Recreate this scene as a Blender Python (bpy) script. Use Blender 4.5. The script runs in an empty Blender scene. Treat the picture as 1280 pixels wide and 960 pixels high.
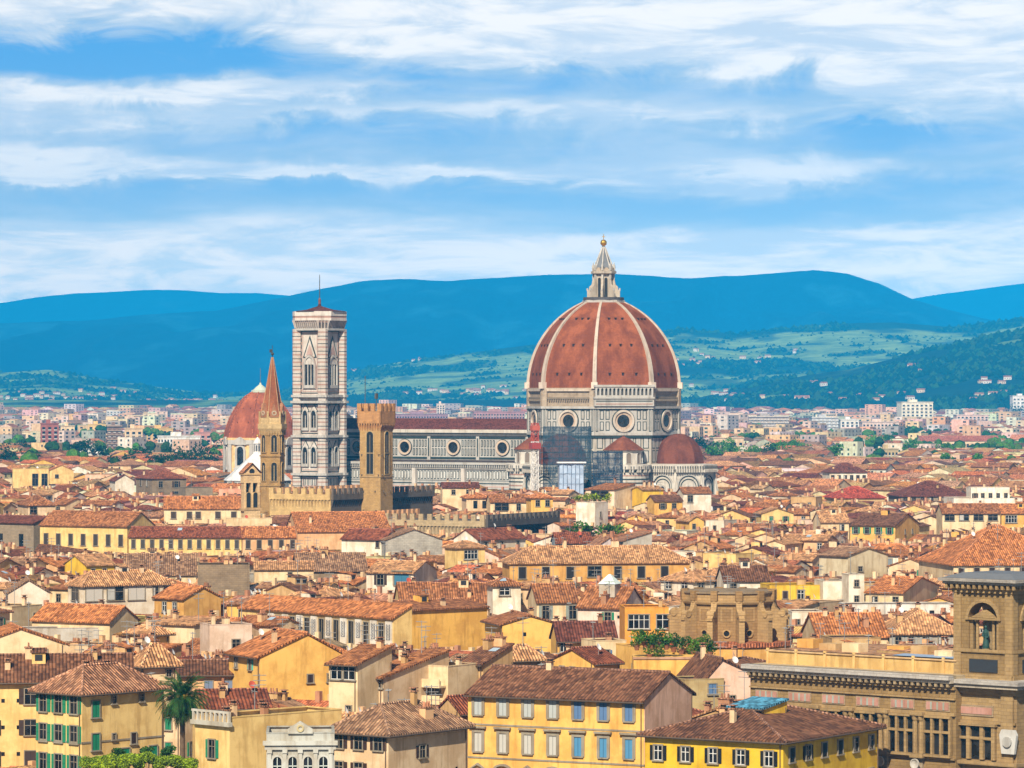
import bpy, math, random, zlib
import numpy as np
from mathutils import Vector, Matrix
random.seed(7); RNG = np.random.default_rng(7)
R = math.radians
sc = bpy.context.scene; COL = sc.collection

# ------------------------------------------------------------------ camera, world, sun, exposure
F = 4900.0; CH = 55.0; HY = 493.0          # focal length in pixels of a 1280 wide frame, eye height, horizon row
cam = bpy.data.objects.new('camera', bpy.data.cameras.new('camera')); COL.objects.link(cam)
cam.location = (0, 0, CH); cam.rotation_euler = (R(90), 0, 0)
cam.data.sensor_width = 36; cam.data.lens = F/1280*36; cam.data.shift_y = 13/1280
cam.data.clip_start = 5; cam.data.clip_end = 80000
sc.camera = cam
sc.view_settings.view_transform = 'Standard'; sc.view_settings.look = 'None'
sc.view_settings.gamma = 1; sc.view_settings.exposure = 0.44
sc.render.engine = 'CYCLES'
cy = sc.cycles
cy.use_denoising = True; cy.max_bounces = 4; cy.diffuse_bounces = 2; cy.glossy_bounces = 2
cy.transmission_bounces = 2; cy.transparent_max_bounces = 6; cy.volume_bounces = 0; cy.caustics_reflective = False; cy.caustics_refractive = False
SUN_AZ, SUN_EL = 14, 40      # degrees to the left of straight behind the camera, elevation
sd = Vector((-math.sin(R(SUN_AZ))*math.cos(R(SUN_EL)), -math.cos(R(SUN_AZ))*math.cos(R(SUN_EL)), math.sin(R(SUN_EL))))
sl = bpy.data.lights.new('sun', 'SUN'); sl.energy = 5.0; sl.angle = R(0.6); sl.color = (1, .90, .72)
so = bpy.data.objects.new('sun', sl); COL.objects.link(so); so.rotation_euler = sd.to_track_quat('Z', 'Y').to_euler()
world = bpy.data.worlds.new('World'); sc.world = world; world.use_nodes = True
SKY_STRENGTH = 0.05

class NT:
    "small helper round a node tree"
    def __init__(s, tree): s.t = tree; s.n = tree.nodes; s.l = tree.links
    def new(s, typ, **kw):
        n = s.n.new(typ)
        for k, v in kw.items(): setattr(n, k, v)
        return n
    def put(s, sock, v):
        if hasattr(v, 'is_output') or isinstance(v, bpy.types.NodeSocket): s.l.new(v, sock)
        elif v is not None:
            if isinstance(v, (tuple, list)) and len(v) == 3 and len(sock.default_value) == 4: v = (*v, 1)
            sock.default_value = v
    def m(s, op, a, b=None, c=None, clamp=False):
        n = s.new('ShaderNodeMath', operation=op, use_clamp=clamp)
        for i, v in enumerate((a, b, c)):
            if v is not None: s.put(n.inputs[i], v)
        return n.outputs[0]
    def vm(s, op, a, b=None):
        n = s.new('ShaderNodeVectorMath', operation=op); s.put(n.inputs[0], a)
        if b is not None: s.put(n.inputs[1], b)
        return n.outputs[0]
    def mix(s, f, a, b, mode='MIX'):
        n = s.new('ShaderNodeMix', data_type='RGBA', blend_type=mode)
        s.put(n.inputs[0], f); s.put(n.inputs[6], a); s.put(n.inputs[7], b)
        return n.outputs[2]
    def noise(s, vec, scale, detail=3, rough=.55, dist=0):
        n = s.new('ShaderNodeTexNoise'); s.put(n.inputs['Vector'], vec)
        n.inputs['Scale'].default_value = scale; n.inputs['Detail'].default_value = detail
        n.inputs['Roughness'].default_value = rough; n.inputs['Distortion'].default_value = dist
        return n.outputs[0]
    def ramp(s, f, a, b, lo=0.0, hi=1.0, smooth=True):
        n = s.new('ShaderNodeMapRange', interpolation_type='SMOOTHSTEP' if smooth else 'LINEAR')
        s.put(n.inputs[0], f)
        for i, v in enumerate((a, b, lo, hi)): n.inputs[i+1].default_value = v
        return n.outputs[0]

def build_world():
    N = NT(world.node_tree); N.n.clear()
    out = N.new('ShaderNodeOutputWorld'); bg = N.new('ShaderNodeBackground'); bg.inputs[1].default_value = SKY_STRENGTH
    sky = N.new('ShaderNodeTexSky', sky_type='NISHITA'); sky.sun_disc = False
    sky.sun_elevation = R(SUN_EL); sky.sun_rotation = R(180+SUN_AZ); sky.altitude = 100; sky.air_density = 1; sky.dust_density = .6; sky.ozone_density = 2
    tc = N.new('ShaderNodeTexCoord'); sp = N.new('ShaderNodeSeparateXYZ'); N.put(sp.inputs[0], tc.outputs['Generated'])
    x, y, z = sp.outputs
    hor = N.m('SQRT', N.m('ADD', N.m('MULTIPLY', x, x), N.m('MULTIPLY', y, y)))
    el = N.m('DIVIDE', z, N.m('MAXIMUM', hor, .01))
    az = N.m('ARCTAN2', x, y)
    # cloud coordinates: azimuth and elevation in pixels / 1000 of the frame
    ax = N.m('MULTIPLY', az, 4.9); ey = N.m('MULTIPLY', el, 4.9)
    cv = N.new('ShaderNodeCombineXYZ'); N.put(cv.inputs[0], ax); N.put(cv.inputs[1], N.m('MULTIPLY', ey, 4.0))
    w1 = N.noise(cv.outputs[0], 2.2, 5, .6)
    w2 = N.noise(N.vm('ADD', cv.outputs[0], (5.3, 2.2, 1)), 2.0, 4, .6)
    cvf = N.new('ShaderNodeCombineXYZ'); N.put(cvf.inputs[0], ax); N.put(cvf.inputs[1], N.m('MULTIPLY', ey, 2.2))
    fine = N.noise(N.vm('ADD', cvf.outputs[0], (9, 4, 3)), 6.5, 8, .60, .9)
    streak = N.noise(N.vm('MULTIPLY', cv.outputs[0], (1.2, 1.8, 1)), 2.4, 6, .60, .4)
    wax = N.m('ADD', ax, N.m('MULTIPLY', N.m('SUBTRACT', w1, .5), .45))
    wey = N.m('ADD', N.m('ADD', ey, N.m('MULTIPLY', N.m('SUBTRACT', w2, .5), .10)), N.m('MULTIPLY', N.m('SUBTRACT', fine, .5), .07))
    # (px, py, half length, half thickness, amount): minus digs blue holes, plus lays cloud
    blobs = [(130, 70, 330, 34, -1.15), (620, 105, 280, 34, -.8), (960, 105, 150, 26, -.6), (1150, 175, 200, 26, -.8), (330, 175, 220, 22, -.65), (100, 140, 200, 18, -.1),
             (560, 240, 520, 24, -.75), (980, 265, 240, 22, -.75), (760, 195, 160, 20, -.35), (1000, 160, 160, 20, -.4), (60, 250, 220, 22, -.4), (1230, 235, 120, 22, -.5),
             (150, 18, 260, 20, .45), (560, 40, 220, 32, .9), (1120, 60, 260, 55, 1.0), (850, 20, 260, 26, .7), (250, 112, 360, 13, .85), (640, 150, 420, 12, .45), (120, 200, 190, 18, .85),
             (500, 212, 260, 10, .8), (980, 205, 190, 26, .8), (300, 300, 460, 12, .65), (950, 320, 380, 24, .75), (60, 345, 120, 28, .9), (640, 330, 700, 26, .45), (1230, 320, 160, 40, .7)]
    tot = None
    for px, py, hl, ht, am in blobs:
        gx = N.m('DIVIDE', N.m('SUBTRACT', wax, (px-640)/1000), hl/1000)
        gy = N.m('DIVIDE', N.m('SUBTRACT', wey, (HY-py)/1000), ht/1000)
        r2 = N.m('ADD', N.m('MULTIPLY', gx, gx), N.m('MULTIPLY', gy, gy))
        g = N.m('MULTIPLY', N.m('EXPONENT', N.m('MULTIPLY', r2, -1.0)), am)
        tot = g if tot is None else N.m('ADD', tot, g)
    c = N.m('ADD', N.m('ADD', .65, N.m('MULTIPLY', tot, .50)), N.m('ADD', N.m('MULTIPLY', N.m('SUBTRACT', streak, .5), .6), N.m('MULTIPLY', N.m('SUBTRACT', fine, .5), .75)))
    cf = N.ramp(c, .14, .62)
    K = 1/SKY_STRENGTH
    blue = N.mix(N.ramp(ey, .12, .48), tuple(v*K for v in SKY_LOW), tuple(v*K for v in SKY_HIGH))
    white = N.mix(N.ramp(c, .50, .88), tuple(v*K for v in CLOUD_GREY), tuple(v*K for v in CLOUD_WHITE))
    sh = N.noise(N.vm('MULTIPLY', N.vm('ADD', cv.outputs[0], (2.1, 7.7, 0)), (1.6, 2.2, 1)), 3.2, 6, .62, .5)
    white = N.mix(N.ramp(sh, .36, .60, .85, 0), white, tuple(v*K for v in CLOUD_SHADE))
    low = N.mix(cf, blue, white)
    low = N.mix(1, low, N.mix(N.ramp(ey, .06, .27), (2.5, 1.95, 1.3), (1, 1, 1)), 'MULTIPLY')
    high = N.mix(.3, sky.outputs[0], tuple(v*K*.17 for v in (.55, .62, .75)))
    col = N.mix(N.ramp(el, .108, .17), low, high)
    col = N.mix(N.ramp(el, -.02, 0.0), tuple(v*K for v in (.3, .33, .36)), col)
    N.put(bg.inputs[0], col); N.l.new(bg.outputs[0], out.inputs[0])
HAZE = 5.6e-5
CLOUD_SHADE = (.56, .62, .70)
SKY_LOW = (.42, .54, .68); SKY_HIGH = (.11, .33, .66); CLOUD_GREY = (.44, .54, .65); CLOUD_WHITE = (1.0, .91, .82)
build_world()

# ------------------------------------------------------------------ materials
MATS = {}
def mat(name, fn, slot_alpha=False):
    m = bpy.data.materials.new(name); m.use_nodes = True
    N = NT(m.node_tree); b = m.node_tree.nodes['Principled BSDF']; b.inputs['Roughness'].default_value = .85
    b.inputs['Specular IOR Level'].default_value = .25
    N.b = b; N.out = m.node_tree.nodes['Material Output']
    a = N.new('ShaderNodeAttribute', attribute_name='tint'); N.tint = a.outputs['Color']
    g = N.new('ShaderNodeNewGeometry'); N.pos = g.outputs['Position']
    u = N.new('ShaderNodeUVMap'); N.uv = u.outputs[0]
    fn(N); MATS[name] = m; return m
def bump(N, h, strength, dist):
    n = N.new('ShaderNodeBump'); n.inputs['Strength'].default_value = strength; n.inputs['Distance'].default_value = dist
    N.put(n.inputs['Height'], h); N.l.new(n.outputs[0], N.b.inputs['Normal'])
def f_plaster(N):
    n1 = N.noise(N.pos, .35, 5, .6); n2 = N.noise(N.vm('MULTIPLY', N.pos, (1.1, 1.1, .16)), 1.0, 4, .65); n3 = N.noise(N.pos, 2.5, 4, .6)
    c = N.mix(N.ramp(n1, .40, .62, 0, .7), N.tint, N.mix(1, N.tint, (.74, .65, .54), 'MULTIPLY'))
    c = N.mix(N.ramp(n2, .47, .72, 0, .7), c, N.mix(1, N.tint, (.58, .50, .42), 'MULTIPLY'))
    c = N.mix(N.ramp(n3, .55, .8, 0, .3), c, N.mix(1, N.tint, (1.12, 1.1, 1.08), 'MULTIPLY'))
    N.put(N.b.inputs['Base Color'], c); bump(N, n3, .25, .05)
def f_tile(N):
    sp = N.new('ShaderNodeSeparateXYZ'); N.put(sp.inputs[0], N.uv); u, v, _ = sp.outputs
    wob = N.m('MULTIPLY', N.noise(N.uv, .35, 2), .22)
    us = N.m('DIVIDE', N.m('ADD', u, wob), .46); vs = N.m('DIVIDE', v, .5)
    cell = N.new('ShaderNodeCombineXYZ'); N.put(cell.inputs[0], N.m('FLOOR', us)); N.put(cell.inputs[1], N.m('FLOOR', N.m('MULTIPLY', vs, .8)))
    wn = N.new('ShaderNodeTexWhiteNoise', noise_dimensions='2D'); N.put(wn.inputs['Vector'], cell.outputs[0])
    n1 = N.noise(N.pos, .22, 4, .6); n2 = N.noise(N.pos, 1.3, 4, .65); n4 = N.noise(N.pos, .9, 5, .7)
    k = N.mix(wn.outputs[0], (.46, .43, .42), (1.5, 1.5, 1.45))
    c = N.mix(1, N.tint, k, 'MULTIPLY')
    c = N.mix(N.ramp(n1, .4, .68, 0, .55), c, N.mix(1, c, (.50, .48, .50), 'MULTIPLY'))
    c = N.mix(N.ramp(n4, .50, .72, 0, .55), c, N.mix(1, c, (1.5, 1.8, 1.9), 'MULTIPLY'))
    c = N.mix(N.ramp(n2, .56, .75, 0, .55), c, (.16, .11, .075))
    N.put(N.b.inputs['Base Color'], c)
    hw = N.m('ABSOLUTE', N.m('SINE', N.m('MULTIPLY', us, math.pi)))
    hv = N.m('FRACT', vs)
    bump(N, N.m('ADD', hw, N.m('MULTIPLY', hv, -.35)), 1.0, .22)
def f_dometile(N):
    sp = N.new('ShaderNodeSeparateXYZ'); N.put(sp.inputs[0], N.uv); u, v, _ = sp.outputs
    n1 = N.noise(N.vm('MULTIPLY', N.pos, (1, 1, .35)), .22, 6, .65); n2 = N.noise(N.pos, 1.4, 4, .7)
    c = N.mix(N.ramp(n1, .36, .66), N.mix(1, N.tint, (.72, .66, .62), 'MULTIPLY'), N.mix(1, N.tint, (1.28, 1.3, 1.28), 'MULTIPLY'))
    c = N.mix(N.ramp(n2, .35, .7, 0, .55), c, N.mix(1, c, (.62, .58, .55), 'MULTIPLY'))
    N.put(N.b.inputs['Base Color'], c); bump(N, N.m('FRACT', N.m('MULTIPLY', v, 1.6)), .5, .12)
def f_stone(N):
    br = N.new('ShaderNodeTexBrick'); N.put(br.inputs['Vector'], N.uv)
    br.inputs['Color1'].default_value = (.88, .87, .86, 1); br.inputs['Color2'].default_value = (1.08, 1.07, 1.05, 1); br.inputs['Mortar'].default_value = (.8, .78, .75, 1)
    br.inputs['Scale'].default_value = 1; br.inputs['Mortar Size'].default_value = .03; br.inputs['Brick Width'].default_value = .95; br.inputs['Row Height'].default_value = .42
    n1 = N.noise(N.pos, .4, 5, .65); n2 = N.noise(N.vm('MULTIPLY', N.pos, (1, 1, .2)), .8, 4, .6)
    c = N.mix(1, N.tint, br.outputs[0], 'MULTIPLY')
    c = N.mix(N.ramp(n1, .4, .7, 0, .6), c, N.mix(1, c, (.62, .60, .60), 'MULTIPLY'))
    c = N.mix(N.ramp(n2, .5, .75, 0, .5), c, N.mix(1, c, (.6, .55, .5), 'MULTIPLY'))
    N.put(N.b.inputs['Base Color'], c); bump(N, N.m('ADD', N.m('MULTIPLY', br.outputs[1], -1), n1), .6, .08)
def f_marble(N):
    n1 = N.noise(N.pos, .25, 5, .65); n2 = N.noise(N.vm('MULTIPLY', N.pos, (1, 1, .15)), .7, 5, .7)
    c = N.mix(N.ramp(n1, .38, .72, 0, .6), N.tint, N.mix(1, N.tint, (.72, .66, .60), 'MULTIPLY'))
    c = N.mix(N.ramp(n2, .48, .72, 0, .7), c, N.mix(1, N.tint, (.50, .46, .42), 'MULTIPLY'))
    N.put(N.b.inputs['Base Color'], c); N.b.inputs['Roughness'].default_value = .6
def f_paint(N):
    n1 = N.noise(N.pos, 1.5, 3); N.put(N.b.inputs['Base Color'], N.mix(N.ramp(n1, .4, .8, 0, .4), N.tint, N.mix(1, N.tint, (.7, .68, .66), 'MULTIPLY'))); N.b.inputs['Roughness'].default_value = .6
def f_shutter(N):
    sp = N.new('ShaderNodeSeparateXYZ'); N.put(sp.inputs[0], N.uv)
    N.put(N.b.inputs['Base Color'], N.tint); N.b.inputs['Roughness'].default_value = .55
    bump(N, N.m('FRACT', N.m('MULTIPLY', sp.outputs[1], 7)), .8, .03)
def f_glass(N):
    wn = N.noise(N.pos, .7, 1)
    N.put(N.b.inputs['Base Color'], N.mix(N.ramp(wn, .4, .6), (.006, .006, .007), (.022, .022, .024))); N.b.inputs['Roughness'].default_value = .12; N.b.inputs['Specular IOR Level'].default_value = .4
def f_foliage(N):
    n1 = N.noise(N.pos, 1.2, 3); n2 = N.noise(N.pos, .3, 2)
    c = N.mix(N.ramp(n1, .35, .7), N.mix(1, N.tint, (.55, .62, .6), 'MULTIPLY'), N.mix(1, N.tint, (1.5, 1.35, 1.0), 'MULTIPLY'))
    c = N.mix(N.ramp(n2, .4, .7, 0, .5), c, N.mix(1, c, (.7, .85, .7), 'MULTIPLY'))
    N.put(N.b.inputs['Base Color'], c)
    tr = N.new('ShaderNodeBsdfTranslucent'); N.put(tr.inputs[0], c); ms = N.new('ShaderNodeMixShader'); ms.inputs[0].default_value = .3
    N.l.new(N.b.outputs[0], ms.inputs[1]); N.l.new(tr.outputs[0], ms.inputs[2]); N.l.new(ms.outputs[0], N.out.inputs[0])
def f_metal(N):
    N.put(N.b.inputs['Base Color'], N.tint); N.b.inputs['Metallic'].default_value = .9; N.b.inputs['Roughness'].default_value = .3
def f_ground(N):
    n1 = N.noise(N.pos, .05, 5); n2 = N.noise(N.pos, .8, 4)
    c = N.mix(n1, (.06, .055, .05), (.11, .10, .085)); N.put(N.b.inputs['Base Color'], N.mix(N.ramp(n2, .4, .7, 0, .4), c, (.07, .066, .06)))
def f_net(N):
    br = N.new('ShaderNodeTexBrick'); N.put(br.inputs['Vector'], N.uv); br.offset = 0
    br.inputs['Brick Width'].default_value = 2.0; br.inputs['Row Height'].default_value = 2.0; br.inputs['Mortar Size'].default_value = .09; br.inputs['Scale'].default_value = 1
    n = N.noise(N.pos, .5, 4)
    N.put(N.b.inputs['Base Color'], N.mix(N.ramp(n, .3, .7), N.tint, N.mix(1, N.tint, (.6, .7, .75), 'MULTIPLY')))
    tr = N.new('ShaderNodeBsdfTransparent'); ms = N.new('ShaderNodeMixShader')
    N.put(ms.inputs[0], N.m('ADD', N.m('MULTIPLY', br.outputs[1], .3), N.ramp(n, .3, .7, .30, .62)))
    N.l.new(tr.outputs[0], ms.inputs[1]); N.l.new(N.b.outputs[0], ms.inputs[2]); N.l.new(ms.outputs[0], N.out.inputs[0])
for nm, fn in dict(plaster=f_plaster, tile=f_tile, stone=f_stone, dometile=f_dometile, marble=f_marble, paint=f_paint, shutter=f_shutter, glass=f_glass, foliage=f_foliage, metal=f_metal, ground=f_ground, net=f_net).items():
    mat(nm, fn)

# ------------------------------------------------------------------ mesh builder
Z3 = np.array((0, 0, 1.0))
class Fr:
    "wall frame: a along the wall, b outward, c up"
    def __init__(s, o, ax, n): s.o = np.array(o, float); s.a = np.array(ax, float); s.n = np.array(n, float)
    def p(s, a, b, c): return s.o + s.a*a + s.n*b + Z3*c
ID = Fr((0, 0, 0), (1, 0, 0), (0, 1, 0))
class MB:
    def __init__(s): s.v = []; s.f = []; s.m = []; s.t = []; s.ms = []
    def poly(s, pts, m, t=(.5, .5, .5)):
        k = len(s.v); s.v.extend([tuple(map(float, p)) for p in pts]); s.f.append(range(k, k+len(pts)))
        if m not in s.ms: s.ms.append(m)
        s.m.append(s.ms.index(m)); s.t.append(t)
    def box(s, a0, a1, b0, b1, c0, c1, m, t=(.5, .5, .5), fr=ID, bottom=True):
        P = fr.p; q = [P(a0, b0, c0), P(a1, b0, c0), P(a1, b1, c0), P(a0, b1, c0), P(a0, b0, c1), P(a1, b0, c1), P(a1, b1, c1), P(a0, b1, c1)]
        fs = [(0, 1, 5, 4), (1, 2, 6, 5), (2, 3, 7, 6), (3, 0, 4, 7), (4, 5, 6, 7)] + ([(3, 2, 1, 0)] if bottom else [])
        for f in fs: s.poly([q[i] for i in f], m, t)
    def extr(s, pts, b0, b1, m, t=(.5, .5, .5), fr=ID, back=False):
        "2d outline (a,c) pushed from b0 to b1"
        f = [fr.p(a, b1, c) for a, c in pts]; g = [fr.p(a, b0, c) for a, c in pts]
        s.poly(f, m, t)
        if back: s.poly(g[::-1], m, t)
        n = len(pts)
        for i in range(n): s.poly([g[i], g[(i+1) % n], f[(i+1) % n], f[i]], m, t)
    def ring(s, outer, inner, b0, b1, m, t=(.5, .5, .5), fr=ID):
        n = len(outer)
        for i in range(n-0):
            j = (i+1) % n
            O = lambda k, b: fr.p(outer[k][0], b, outer[k][1]); I = lambda k, b: fr.p(inner[k][0], b, inner[k][1])
            s.poly([O(i, b1), O(j, b1), I(j, b1), I(i, b1)], m, t)
            s.poly([O(i, b0), O(j, b0), O(j, b1), O(i, b1)], m, t); s.poly([I(i, b1), I(j, b1), I(j, b0), I(i, b0)], m, t)
    def lathe(s, prof, n, m, t=(.5, .5, .5), c=(0, 0), ph=0.0, a0=0, a1=360, cap=True):
        full = abs(a1-a0) >= 359.9; k = n if full else n+1
        ang = [R(a0+ph+(a1-a0)*i/n) for i in range(k)]
        for i in range(n):
            A, B = ang[i], ang[(i+1) % k]
            for (r0, z0), (r1, z1) in zip(prof[:-1], prof[1:]):
                q = [(c[0]+r0*math.cos(A), c[1]+r0*math.sin(A), z0), (c[0]+r0*math.cos(B), c[1]+r0*math.sin(B), z0),
                     (c[0]+r1*math.cos(B), c[1]+r1*math.sin(B), z1), (c[0]+r1*math.cos(A), c[1]+r1*math.sin(A), z1)]
                if r0 < 1e-4: q = q[1:]
                elif r1 < 1e-4: q = q[:3]
                s.poly(q, m, t)
        if cap and full and prof[-1][0] > 1e-3:
            s.poly([(c[0]+prof[-1][0]*math.cos(A), c[1]+prof[-1][0]*math.sin(A), prof[-1][1]) for A in ang], m, t)
    def tube(s, p, q, r, m, t=(.5, .5, .5), n=5, r2=None):
        p = np.array(p, float); q = np.array(q, float); d = q-p; L = np.linalg.norm(d); d /= max(L, 1e-6); r2 = r if r2 is None else r2
        e = np.cross(d, Z3 if abs(d[2]) < .9 else np.array((1.0, 0, 0))); e /= np.linalg.norm(e); g = np.cross(d, e)
        c0 = [p+r*(e*math.cos(2*math.pi*i/n)+g*math.sin(2*math.pi*i/n)) for i in range(n)]
        c1 = [q+r2*(e*math.cos(2*math.pi*i/n)+g*math.sin(2*math.pi*i/n)) for i in range(n)]
        for i in range(n): s.poly([c0[i], c0[(i+1) % n], c1[(i+1) % n], c1[i]], m, t)
        s.poly(c1, m, t); s.poly(c0[::-1], m, t)
    def ball(s, c, r, m, t=(.5, .5, .5), n=8):
        s.lathe([(r*math.sin(math.pi*i/n), c[2]-r*math.cos(math.pi*i/n)) for i in range(n+1)], n+2, m, t, (c[0], c[1]), cap=False)
    def mesh(s, name):
        me = bpy.data.meshes.new(name)
        if not s.f: return me
        V = np.array(s.v); tot = np.array([len(f) for f in s.f]); loops = np.arange(len(V)); start = np.concatenate(([0], np.cumsum(tot)[:-1]))
        me.vertices.add(len(V)); me.vertices.foreach_set('co', V.ravel())
        me.loops.add(len(V)); me.loops.foreach_set('vertex_index', loops)
        me.polygons.add(len(tot)); me.polygons.foreach_set('loop_start', start)
        me.polygons.foreach_set('material_index', np.array(s.m))
        e1 = V[start+1]-V[start]; e2 = V[start+2]-V[start+1]; nn = np.cross(e1, e2); L = np.linalg.norm(nn, axis=1); L[L < 1e-9] = 1; nn /= L[:, None]
        e = np.cross(Z3, nn); le = np.linalg.norm(e, axis=1); flat = le < .02; e[flat] = (1, 0, 0); le[flat] = 1; e /= le[:, None]
        tt = np.cross(nn, e); E = np.repeat(e, tot, 0); T = np.repeat(tt, tot, 0)
        uv = np.stack(((V*E).sum(1), (V*T).sum(1)), 1)
        lay = me.uv_layers.new(name='UVMap'); lay.data.foreach_set('uv', uv.ravel().astype(np.float32))
        ca = me.color_attributes.new('tint', 'FLOAT_COLOR', 'CORNER')
        tn = np.ones((len(tot), 4)); tn[:, :3] = np.array(s.t); ca.data.foreach_set('color', np.repeat(tn, tot, 0).ravel().astype(np.float32))
        for m in s.ms: me.materials.append(MATS[m])
        me.update(calc_edges=True); return me
    def build(s, name, parent=None, label=None, cat=None, group=None, kind=None, loc=None):
        o = bpy.data.objects.new(name, s.mesh(name)); COL.objects.link(o)
        if parent: o.parent = parent
        if loc is not None: o.location = loc
        return tag(o, label, cat, group, kind)
def tag(o, label=None, cat=None, group=None, kind=None):
    for k, v in (('label', label), ('category', cat), ('group', group), ('kind', kind)):
        if v: o[k] = v
    return o
LABELS = set()
def empty(name, loc, rz=0, label=None, cat=None, group=None):
    o = bpy.data.objects.new(name, None); COL.objects.link(o); o.location = loc; o.rotation_euler = (0, 0, rz); o.empty_display_size = .5
    return tag(o, label, cat, group)
def WX(px, d): return (px-640)*d/F
def WZ(py, d): return CH-(py-HY)*d/F
def PD(py, h): return (CH-h)*F/(py-HY)
def arch(w, h, cx=0, z=0, pointed=False, n=8):
    "arch outline, counterclockwise from bottom left; h = full height"
    r = w/2; rise = r*(1.45 if pointed else 1); sp = z+h-rise; pts = [(cx-r, z), (cx+r, z)]
    for i in range(n+1):
        t = i/n
        if not pointed: pts.append((cx+r*math.cos(math.pi*t), sp+r*math.sin(math.pi*t)))
        else:
            k = abs(2*t-1); xx = r*k*(1 if t < .5 else -1); pts.append((cx+xx, sp+rise*math.sqrt(max(0, 1-k**1.7))))
    return pts
def circ(r, cx, cz, n=20): return [(cx+r*math.cos(2*math.pi*i/n), cz+r*math.sin(2*math.pi*i/n)) for i in range(n)]
OCC = []    # footprints: list of 4 corner arrays
VIS = []    # (px0, px1, near distance, lowest visible row) of things whose fronts must stay in view
def foot(C, th, lu, lv, m=0.0):
    u = np.array((math.cos(th), math.sin(th))); v = np.array((-math.sin(th), math.cos(th))); C = np.array(C)
    return np.array([C-u*m-v*m, C+u*(lu+m)-v*m, C+u*(lu+m)+v*(lv+m), C-u*m+v*(lv+m)])
def sat(A, B):
    for P in (A, B):
        for i in (0, 1):
            e = P[i+1]-P[i]; n = np.array((-e[1], e[0])); a = A@n; b = B@n
            if a.max() <= b.min() or b.max() <= a.min(): return False
    return True
# ------------------------------------------------------------------ ground, hills, haze
def vnoise(x, y, seed=0):
    r = np.random.default_rng(seed).random((256, 256)); xi = np.floor(x).astype(int); yi = np.floor(y).astype(int); fx = x-xi; fy = y-yi
    fx = fx*fx*(3-2*fx); fy = fy*fy*(3-2*fy); g = lambda a, b: r[(xi+a) % 256, (yi+b) % 256]
    return (g(0, 0)*(1-fx)+g(1, 0)*fx)*(1-fy)+(g(0, 1)*(1-fx)+g(1, 1)*fx)*fy
def fbm(x, y, seed=0, o=5):
    t = 0; a = .5
    for k in range(o): t = t+a*vnoise(x*2**k, y*2**k, seed+k); a *= .5
    return t
b = MB(); b.poly([(-9000, -150, 0), (9000, -150, 0), (9000, 25900, 0), (-9000, 25900, 0)], 'ground')
b.build('ground', kind='structure')
HILLS = [  # name, base distance, crest distance, crest profile in frame pixels, noise amplitude, woods tint, field tint (haze blue mixed in on the two far ridges), field share
 ('near_hills', 6200, 8600, [(-2500, 470), (-300, 492), (0, 500), (860, 500), (900, 491), (960, 479), (1010, 469), (1060, 462), (1100, 452), (1150, 440), (1200, 428), (1240, 420), (1280, 412), (1400, 402), (3500, 420)], .22, (.007, .028, .016), (.16, .25, .06), .42),
 ('middle_hills', 8300, 12000, [(-2500, 440), (-200, 452), (0, 466), (60, 462), (130, 474), (200, 484), (270, 493), (340, 492), (400, 478), (440, 464), (500, 452), (560, 445), (620, 437), (660, 432), (740, 425), (800, 415), (850, 411), (920, 417), (960, 412), (1000, 408), (1060, 404), (1120, 403), (1180, 408), (1220, 406), (1280, 397), (1400, 395), (3500, 380)], .20, (.010, .038, .018), (.22, .32, .09), .74),
 ('mountain_ridge', 12300, 18000, [(-2500, 430), (-200, 407), (0, 404), (60, 402), (100, 401), (200, 392), (270, 389), (330, 376), (400, 361), (450, 352), (500, 349), (560, 351), (640, 346), (700, 343), (760, 342), (840, 347), (900, 347), (960, 342), (1020, 337), (1060, 342), (1100, 355), (1140, 374), (1180, 386), (1230, 398), (1300, 410), (1500, 430), (3500, 440)], .48, (.001, .020, .06), (.012, .07, .13), .34),  # blue of the distant haze is put into both land tints
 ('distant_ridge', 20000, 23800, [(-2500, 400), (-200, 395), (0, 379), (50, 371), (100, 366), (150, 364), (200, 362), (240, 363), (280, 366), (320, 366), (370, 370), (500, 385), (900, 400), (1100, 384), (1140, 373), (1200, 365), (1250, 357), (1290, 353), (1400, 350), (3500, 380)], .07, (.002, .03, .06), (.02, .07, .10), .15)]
def hill_z(k, x, y, rough=True):
    nm, yb, yc, prof, amp = HILLS[k][:5]
    px = 640+F*x/np.maximum(y, 1); py = np.interp(px, [p[0] for p in prof], [p[1] for p in prof])
    zc = np.maximum(CH+(HY-py)*yc/F, 2); t = (y-yb)/(yc-yb)
    s = np.where(t <= 1, np.clip(t, 0, 1)**1.25, np.clip(1-(t-1)*1.5, 0, 1))
    n = fbm(x/(900 if k < 2 else 1300)+50, y/(1300 if k < 2 else 2600)+50, 11*k+3)-.5
    if k >= 2: n = n*.8-1.3*(np.abs(fbm(x/620+7, y/3800+3, 90+k, 4)-.5))+.12
    env = np.clip(t, 0, 1)*np.clip(1.0-t, 0, 1)*4
    z = zc*s*(1+amp*3.0*n*env)+zc*.02*(fbm(x/160+9, y/160+9, 5*k)-.5)*s
    return z-3*(t <= 0)
def ground_z(x, y):
    x = np.asarray(x, float); y = np.asarray(y, float)
    return np.maximum(0, np.maximum(hill_z(0, x, y), hill_z(1, x, y)))
def f_hill(N):
    n1 = N.noise(N.vm('MULTIPLY', N.pos, (1, 1, 1)), .012, 5, .7); n2 = N.noise(N.pos, .045, 4, .7)
    c = N.mix(N.ramp(n1, .35, .7), N.mix(1, N.tint, (.6, .65, .6), 'MULTIPLY'), N.mix(1, N.tint, (1.4, 1.3, 1.2), 'MULTIPLY'))
    c = N.mix(N.ramp(n2, .45, .7, 0, .6), c, N.mix(1, c, (.55, .62, .55), 'MULTIPLY'))
    N.put(N.b.inputs['Base Color'], c); bump(N, n2, 1, 8)
mat('hill', f_hill)
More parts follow.
